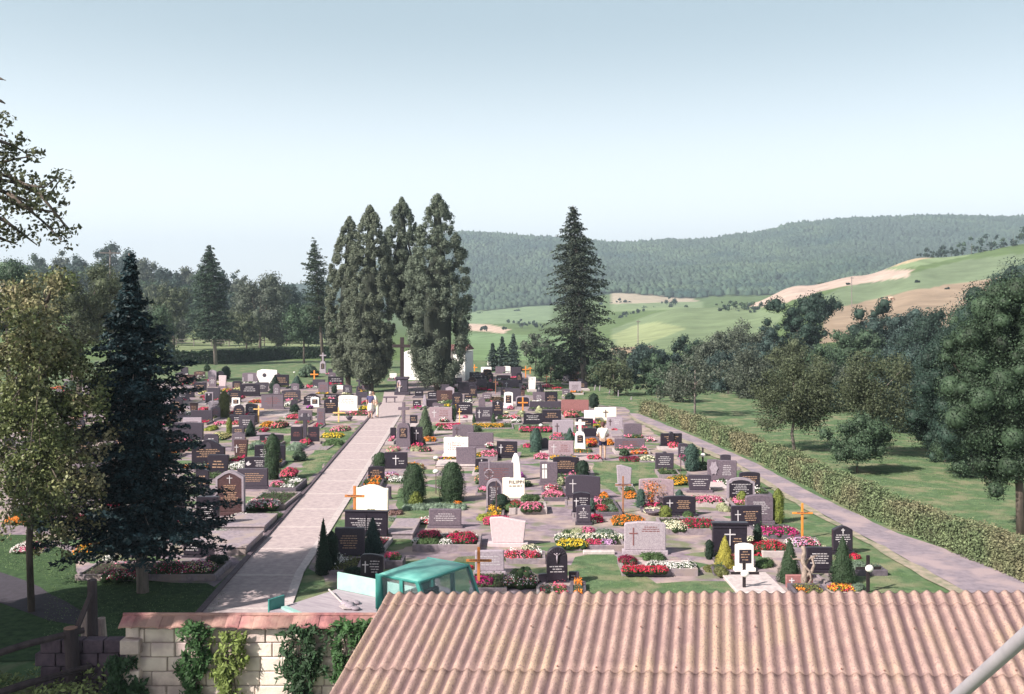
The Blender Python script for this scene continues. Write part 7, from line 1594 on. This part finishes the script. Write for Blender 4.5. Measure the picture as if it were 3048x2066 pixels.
# ================================================================ people
SKIN = mat('skin', (.55, .36, .28), rough=.6)
def skinmesh(name, joints, edges, mat_, parent, sub=2):
    me = bpy.data.meshes.new(name); me.from_pydata([j[0] for j in joints], edges, []); ob = bpy.data.objects.new(name, me); COL.objects.link(ob)
    md = ob.modifiers.new('s', 'SKIN'); sv = me.skin_vertices[0].data
    for i, j in enumerate(joints): r_ = j[1]; sv[i].radius = (r_, r_) if not isinstance(r_, tuple) else r_
    sv[0].use_root = True; ms = ob.modifiers.new('u', 'SUBSURF'); ms.levels = sub; ms.render_levels = sub
    dg = bpy.context.evaluated_depsgraph_get(); m2 = bpy.data.meshes.new_from_object(ob.evaluated_get(dg)); bpy.data.objects.remove(ob)
    m2.materials.clear(); m2.polygons.foreach_set('use_smooth', [True]*len(m2.polygons)); return link(name, m2, mat_, parent)
def person(t, x, y0, yb, label, skirt=None, top=(.8, .8, .8), bottom=(.03, .03, .08), hair=(.1, .06, .04), kind='shorts', bend=0., rz=0., arms='front'):
    X, YB = tp(t, x, yb); d = depth(YB); h = (YB-tp(t, x, y0)[1])*d/F/(1-.12*bend); k = h/1.75; r = empty('person', pos(X, d), rz, label, 'person')
    def J(x_, y_, z_):
        if z_ > .95 and bend: a = bend*R(60); dz = z_-.95; return (x_*k, (y_*math.cos(a)-dz*math.sin(a))*k, (.95+dz*math.cos(a)+y_*math.sin(a))*k)   # leans to -y
        return (x_*k, y_*k, z_*k)
    S = 1
    if arms == 'front': el, ha = (.27, -.05, 1.1), (.16, -.25, 1.05)
    else: el, ha = (.27, .02, 1.12), (.27, -.06, .87)
    js = [(J(0, 0, .95), (.15*k, .11*k)), (J(0, 0, 1.15), (.135*k, .10*k)), (J(0, 0, 1.38), (.16*k, .11*k)), (J(0, 0, 1.50), (.055*k, .055*k)), (J(0, -.01, 1.585), (.075*k, .085*k)), (J(0, -.01, 1.68), (.07*k, .085*k))]; ed = [(0, 1), (1, 2), (2, 3), (3, 4), (4, 5)]
    for sg in (-1, 1):
        b0 = len(js); js += [(J(sg*.17, 0, 1.42), .055*k), (J(sg*el[0], el[1], el[2]), .043*k), (J(sg*ha[0], ha[1], ha[2]), .03*k), (J(sg*(ha[0]), ha[1]-.06, ha[2]-.05), (.034*k, .018*k))]; ed += [(2, b0), (b0, b0+1), (b0+1, b0+2), (b0+2, b0+3)]
        hb = len(js)
        for q in range(4): js.append((J(sg*(ha[0]-.025+.017*q), ha[1]-.11-.008*(q in (1, 2)), ha[2]-.1), .0085*k)); ed.append((b0+3, len(js)-1))
        js.append((J(sg*(ha[0]-.055), ha[1]-.075, ha[2]-.075), .0095*k)); ed.append((b0+2, len(js)-1))
        b0 = len(js); js += [(J(sg*.09, 0, .86), .085*k), (J(sg*.095, -.01, .48), .058*k), (J(sg*.1, .02, .25), .05*k), (J(sg*.1, .02, .08), .035*k), (J(sg*.11, -.13, .035), (.035*k, .025*k))]; ed += [(0, b0), (b0, b0+1), (b0+1, b0+2), (b0+2, b0+3), (b0+3, b0+4)]
    skinmesh('body', js, ed, SKIN, r)
    CT = mat('cloth_%s' % label[:14], top, tuple(c*.8 for c in top), rough=.9, scale=7); CB = mat('clothb_%s' % label[:14], bottom, rough=.9)
    tj = [(J(0, 0, .93), (.165*k, .125*k)), (J(0, 0, 1.12), (.15*k, .12*k)), (J(0, 0, 1.38), (.18*k, .13*k)), (J(0, 0, 1.47), (.075*k, .07*k))]; te = [(0, 1), (1, 2), (2, 3)]
    for sg in (-1, 1): b0 = len(tj); tj += [(J(sg*.18, 0, 1.42), .072*k), (J(sg*(.18+.75*(el[0]-.18)), el[1]*.75, 1.42-.75*(1.42-el[2])), .066*k)]; te += [(2, b0), (b0, b0+1)]
    skinmesh('shirt', tj, te, CT, r)
    if kind == 'shorts':
        bj = [(J(0, 0, .97), (.17*k, .13*k))]; be = []
        for sg in (-1, 1): b0 = len(bj); bj += [(J(sg*.09, 0, .86), .108*k), (J(sg*.105, -.005, .64), .10*k)]; be += [(0, b0), (b0, b0+1)]
        skinmesh('shorts', bj, be, CB, r)
    elif kind == 'skirt':
        mb = MB(); mb.tube([J(0, 0, .5), J(0, 0, .7), J(0, 0, .9), J(0, 0, 1.0)], [.21*k, .2*k, .18*k, .15*k], 16); mb.build('skirt', CB, r, smooth=True)
    else:
        bj = [(J(0, 0, .97), (.165*k, .125*k))]; be = []
        for sg in (-1, 1): b0 = len(bj); bj += [(J(sg*.09, 0, .84), .1*k), (J(sg*.097, -.01, .46), .078*k), (J(sg*.1, .01, .12), .06*k)]; be += [(0, b0), (b0, b0+1), (b0+1, b0+2)]
        skinmesh('trousers', bj, be, CB, r)
    mb = MB()
    for sg in (-1, 1):
        mb.ball(J(sg*.1, -.05, .04), (.05*k, .13*k, .045*k))
    mb.build('shoes', mat('shoes', (.05, .045, .06), rough=.7), r, smooth=True)
    hc = J(0, .012, 1.665); mb = MB(); mb.ball(hc, (.098*k, .108*k, .105*k), n=14, k=9); mb.ball(J(0, .05, 1.61), (.085*k, .07*k, .08*k)); mb.build('hair', mat('hair_%s' % label[:10], hair, rough=.8), r, smooth=True)
    mb = MB()
    for sg in (-1, 1): mb.ball(J(sg*.032, -.098, 1.625), .011*k)
    mb.build('eyes', BLKP, r); mb = MB(); mb.ball(J(0, -.105, 1.592), (.014*k, .02*k, .024*k)); mb.ball(J(.088, 0, 1.6), (.012*k, .02*k, .03*k)); mb.ball(J(-.088, 0, 1.6), (.012*k, .02*k, .03*k)); mb.ball(J(0, -.094, 1.555), (.025*k, .008*k, .007*k)); mb.build('nose_ears_mouth', SKIN, r, smooth=True); return r
person('D4', 1420, 1140, 1140+ (835-400)*.25818/.17212, 'person seen from behind in a white shirt and dark blue shorts among the graves', top=(.85, .82, .78), bottom=(.02, .02, .07), hair=(.10, .04, .04), rz=math.pi)
person('D2', 1470, 495, 968, 'grey-haired person in a navy jacket and white skirt on the slab path', top=(.07, .07, .16), bottom=(.82, .76, .72), hair=(.62, .55, .5), kind='skirt', rz=math.pi*.9, arms='down')
person('D2', 1590, 505, 945, 'person in cream clothes bowing slightly beside the one in the navy jacket', top=(.8, .76, .66), bottom=(.72, .68, .55), hair=(.25, .14, .1), kind='trousers', bend=.42, rz=-math.pi*.4, arms='front')
person('D2', 1985, 250, 560, 'person in a pale lilac top standing before the crucifix pedestal', top=(.45, .36, .42), bottom=(.78, .72, .72), hair=(.45, .32, .26), kind='trousers', rz=.3, arms='down')
# ================================================================ labels
LM = [(430, 1700, 'the big dark spruce'), (1197, 1175, 'the tall crucifix'), (1535, 1480, 'the cream family-name stone'), (1795, 1365, 'the person in shorts'), (1110, 1245, 'the couple on the path'), (1250, 1720, 'the teal truck'),
 (1240, 1490, 'the left egg-shaped shrub'), (1330, 1480, 'the right egg-shaped shrub'), (90, 1650, 'the left apple tree'), (1090, 1170, 'the left thuja pair'), (1300, 1170, 'the right thuja pair'), (1735, 1145, 'the lone spruce'), (1103, 1520, 'the big cream headstone'),
 (1205, 1318, 'the grey stone cross'), (2215, 1760, 'the left black cross'), (2585, 1765, 'the right black cross'), (2160, 1690, 'the yellow cone shrub'), (2388, 1590, 'the bright orange cross'), (1920, 1648, 'the speckled headstone'), (1535, 1430, 'the pale tapering stone'), (1606, 1190, 'the dark figure statue'), (1597, 1340, 'the blue-green egg shrub'), (1955, 1500, 'the gladioli vase'), (680, 1240, 'the olive column shrub'), (1388, 1117, 'the white chapel'), (820, 1420, 'the tall green juniper'), (2450, 1330, 'the old apple tree on the meadow'), (2600, 1200, 'the massive right tree'), (640, 1080, 'the pale-trunk conifer'), (958, 1100, 'the thin pine'), (330, 870, 'the crossarm pole'), (2110, 1290, 'the asphalt lane bend'), (2535, 940, 'the pole by the tan field')]
used = set()
def rel(e, lm):
    dx, dy = e['x']-lm[0], e['y']-lm[1]; a = abs(dx); w = 'right of' if dx > 0 else 'left of'
    if abs(dy)*2.2 > a: return ('just in front of' if dy > 0 else 'just behind') if math.hypot(dx, dy) < 70 else ('in front of' if dy > 0 else 'behind')
    return ('just ' if a < 70 else 'well ' if a > 220 else '')+w
for e in REG:
    note = e['note']; cand = []
    if e.get('rel') or e['cat'] == 'tree' or e['cat'] == 'post' or len(note.split()) < 7:
        ls = sorted(LM, key=lambda q: math.hypot(e['x']-q[0], (e['y']-q[1])*1.6))[:9]
        cand = [f"{note}, {rel(e, q)} {q[2]}" for q in ls[:3]]+[f"{note}, {rel(e, ls[0])} {ls[0][2]}, {rel(e, ls[1])} {ls[1][2]}", f"{note}, {rel(e, ls[1])} {ls[1][2]}, {rel(e, ls[2])} {ls[2][2]}"]+([f"{note}, {o_} from the left of its kind" for o_ in ('first', 'second', 'third')] if 0 else [f"{note}, {rel(e, ls[i])} {ls[i][2]}, {rel(e, ls[j])} {ls[j][2]}" for i, j in ((0, 2), (0, 3), (1, 3), (2, 3), (0, 4), (1, 4), (0, 5), (1, 5), (2, 4), (0, 6), (3, 4), (0, 7), (1, 6), (2, 5), (0, 8), (1, 7), (2, 6), (1, 8), (3, 5))])
    else: cand = [note]
    for c in cand+[cand[-1]]:
        if c not in used and len(c.split()) <= 16: break
    else:
        c = [q for q in cand if len(q.split()) <= 16][-1]; print('DUP', c)
    used.add(c); e['o']['label'] = c
# skyline trees told apart by their order from the left
for grp, what in (('trees on the left hillside skyline', 'hillside tree'), ('distant field trees', 'distant tree')):
    es = sorted([e for e in REG if e['o'].get('group') == grp], key=lambda e: e['x']); seen = {}
    ordn = ['first', 'second', 'third', 'fourth', 'fifth', 'sixth', 'seventh', 'eighth', 'ninth', 'tenth', 'eleventh', 'twelfth', 'thirteenth', 'fourteenth', 'fifteenth', 'sixteenth', 'seventeenth', 'eighteenth', 'nineteenth', 'twentieth']
    for e in es:
        k = e['note']; seen[k] = seen.get(k, 0)+1
        e['o']['label'] = f"{k}, {ordn[min(seen[k]-1, 19)]} of its colour from the left, {'on the skyline slope' if grp[0] == 't' else 'among the far fields'}"

# ================================================================ light, sky, camera
SUN_EL, SUN_AZ = 38., 0.
ld = Vector((.80, .60, 0)).normalized(); el = R(SUN_EL); dirv = Vector((ld.x*math.cos(el), ld.y*math.cos(el), -math.sin(el)))
sl = bpy.data.lights.new('sun', 'SUN'); sl.energy = 5.0; sl.angle = R(.6); sl.color = (1, .92, .82); so = bpy.data.objects.new('sun', sl); COL.objects.link(so); so.rotation_euler = dirv.to_track_quat('-Z', 'Y').to_euler()
wd = bpy.data.worlds.new('World'); scene.world = wd; wd.use_nodes = True; n = wd.node_tree.nodes; l = wd.node_tree.links; bg = n['Background']
sky = n.new('ShaderNodeTexSky'); sky.sky_type = 'NISHITA'; sky.sun_disc = False; sky.sun_elevation = el
sky.sun_rotation = math.atan2(-ld.x, -ld.y); sky.air_density = 1.0; sky.dust_density = 3.0; sky.ozone_density = 1.0; sky.altitude = 200
hs = n.new('ShaderNodeHueSaturation'); hs.inputs['Saturation'].default_value = .55; hs.inputs['Hue'].default_value = .485; l.new(sky.outputs['Color'], hs.inputs['Color'])
tc = n.new('ShaderNodeTexCoord'); sx = n.new('ShaderNodeSeparateXYZ'); l.new(tc.outputs['Generated'], sx.inputs['Vector']); cr = n.new('ShaderNodeValToRGB'); e = cr.color_ramp.elements; e[0].position = 0; e[0].color = (15., 15.6, 15.7, 1); e[1].position = .5; e[1].color = (.0, .0, .0, 1); e2 = cr.color_ramp.elements.new(.30); e2.color = (2.7, 3.7, 4.1, 1); cr.color_ramp.interpolation = 'EASE'
l.new(sx.outputs['Z'], cr.inputs['Fac']); ad = n.new('ShaderNodeMix'); ad.data_type = 'RGBA'; ad.blend_type = 'ADD'; ad.inputs['Factor'].default_value = 1; l.new(hs.outputs['Color'], ad.inputs[6]); l.new(cr.outputs['Color'], ad.inputs[7]); l.new(ad.outputs[2], bg.inputs['Color']); bg.inputs['Strength'].default_value = .05
cam = bpy.data.cameras.new('camera'); co = bpy.data.objects.new('camera', cam); COL.objects.link(co); co.location = (0, 0, H); co.rotation_euler = (math.pi/2, 0, 0)
cam.sensor_width = 36; cam.lens = 36*F/3048; cam.shift_y = -(1033-938)/3048; cam.clip_end = 9000; cam.clip_start = .1; scene.camera = co
# haze
if HAZE:
    mb = MB(); mb.box(-3600, 3600, -60, 3520, -75, 262); hz = bpy.data.materials.new('haze'); n, l = nt(hz); oo = n.new('ShaderNodeOutputMaterial'); pv = n.new('ShaderNodeVolumePrincipled'); pv.inputs['Color'].default_value = (.70, .84, 1, 1); pv.inputs['Density'].default_value = HAZE; pv.inputs['Anisotropy'].default_value = .2
    l.new(pv.outputs['Volume'], oo.inputs['Volume']); o = mb.build('haze', hz); o['kind'] = 'stuff'; o['label'] = 'thin blue haze over the whole valley'; o['category'] = 'haze'
vs = scene.view_settings; vs.view_transform = 'Standard'; vs.look = 'None'; vs.exposure = EXPO; vs.gamma = 1
scene.render.engine = 'CYCLES'; scene.cycles.max_bounces = 6; scene.cycles.transparent_max_bounces = 8
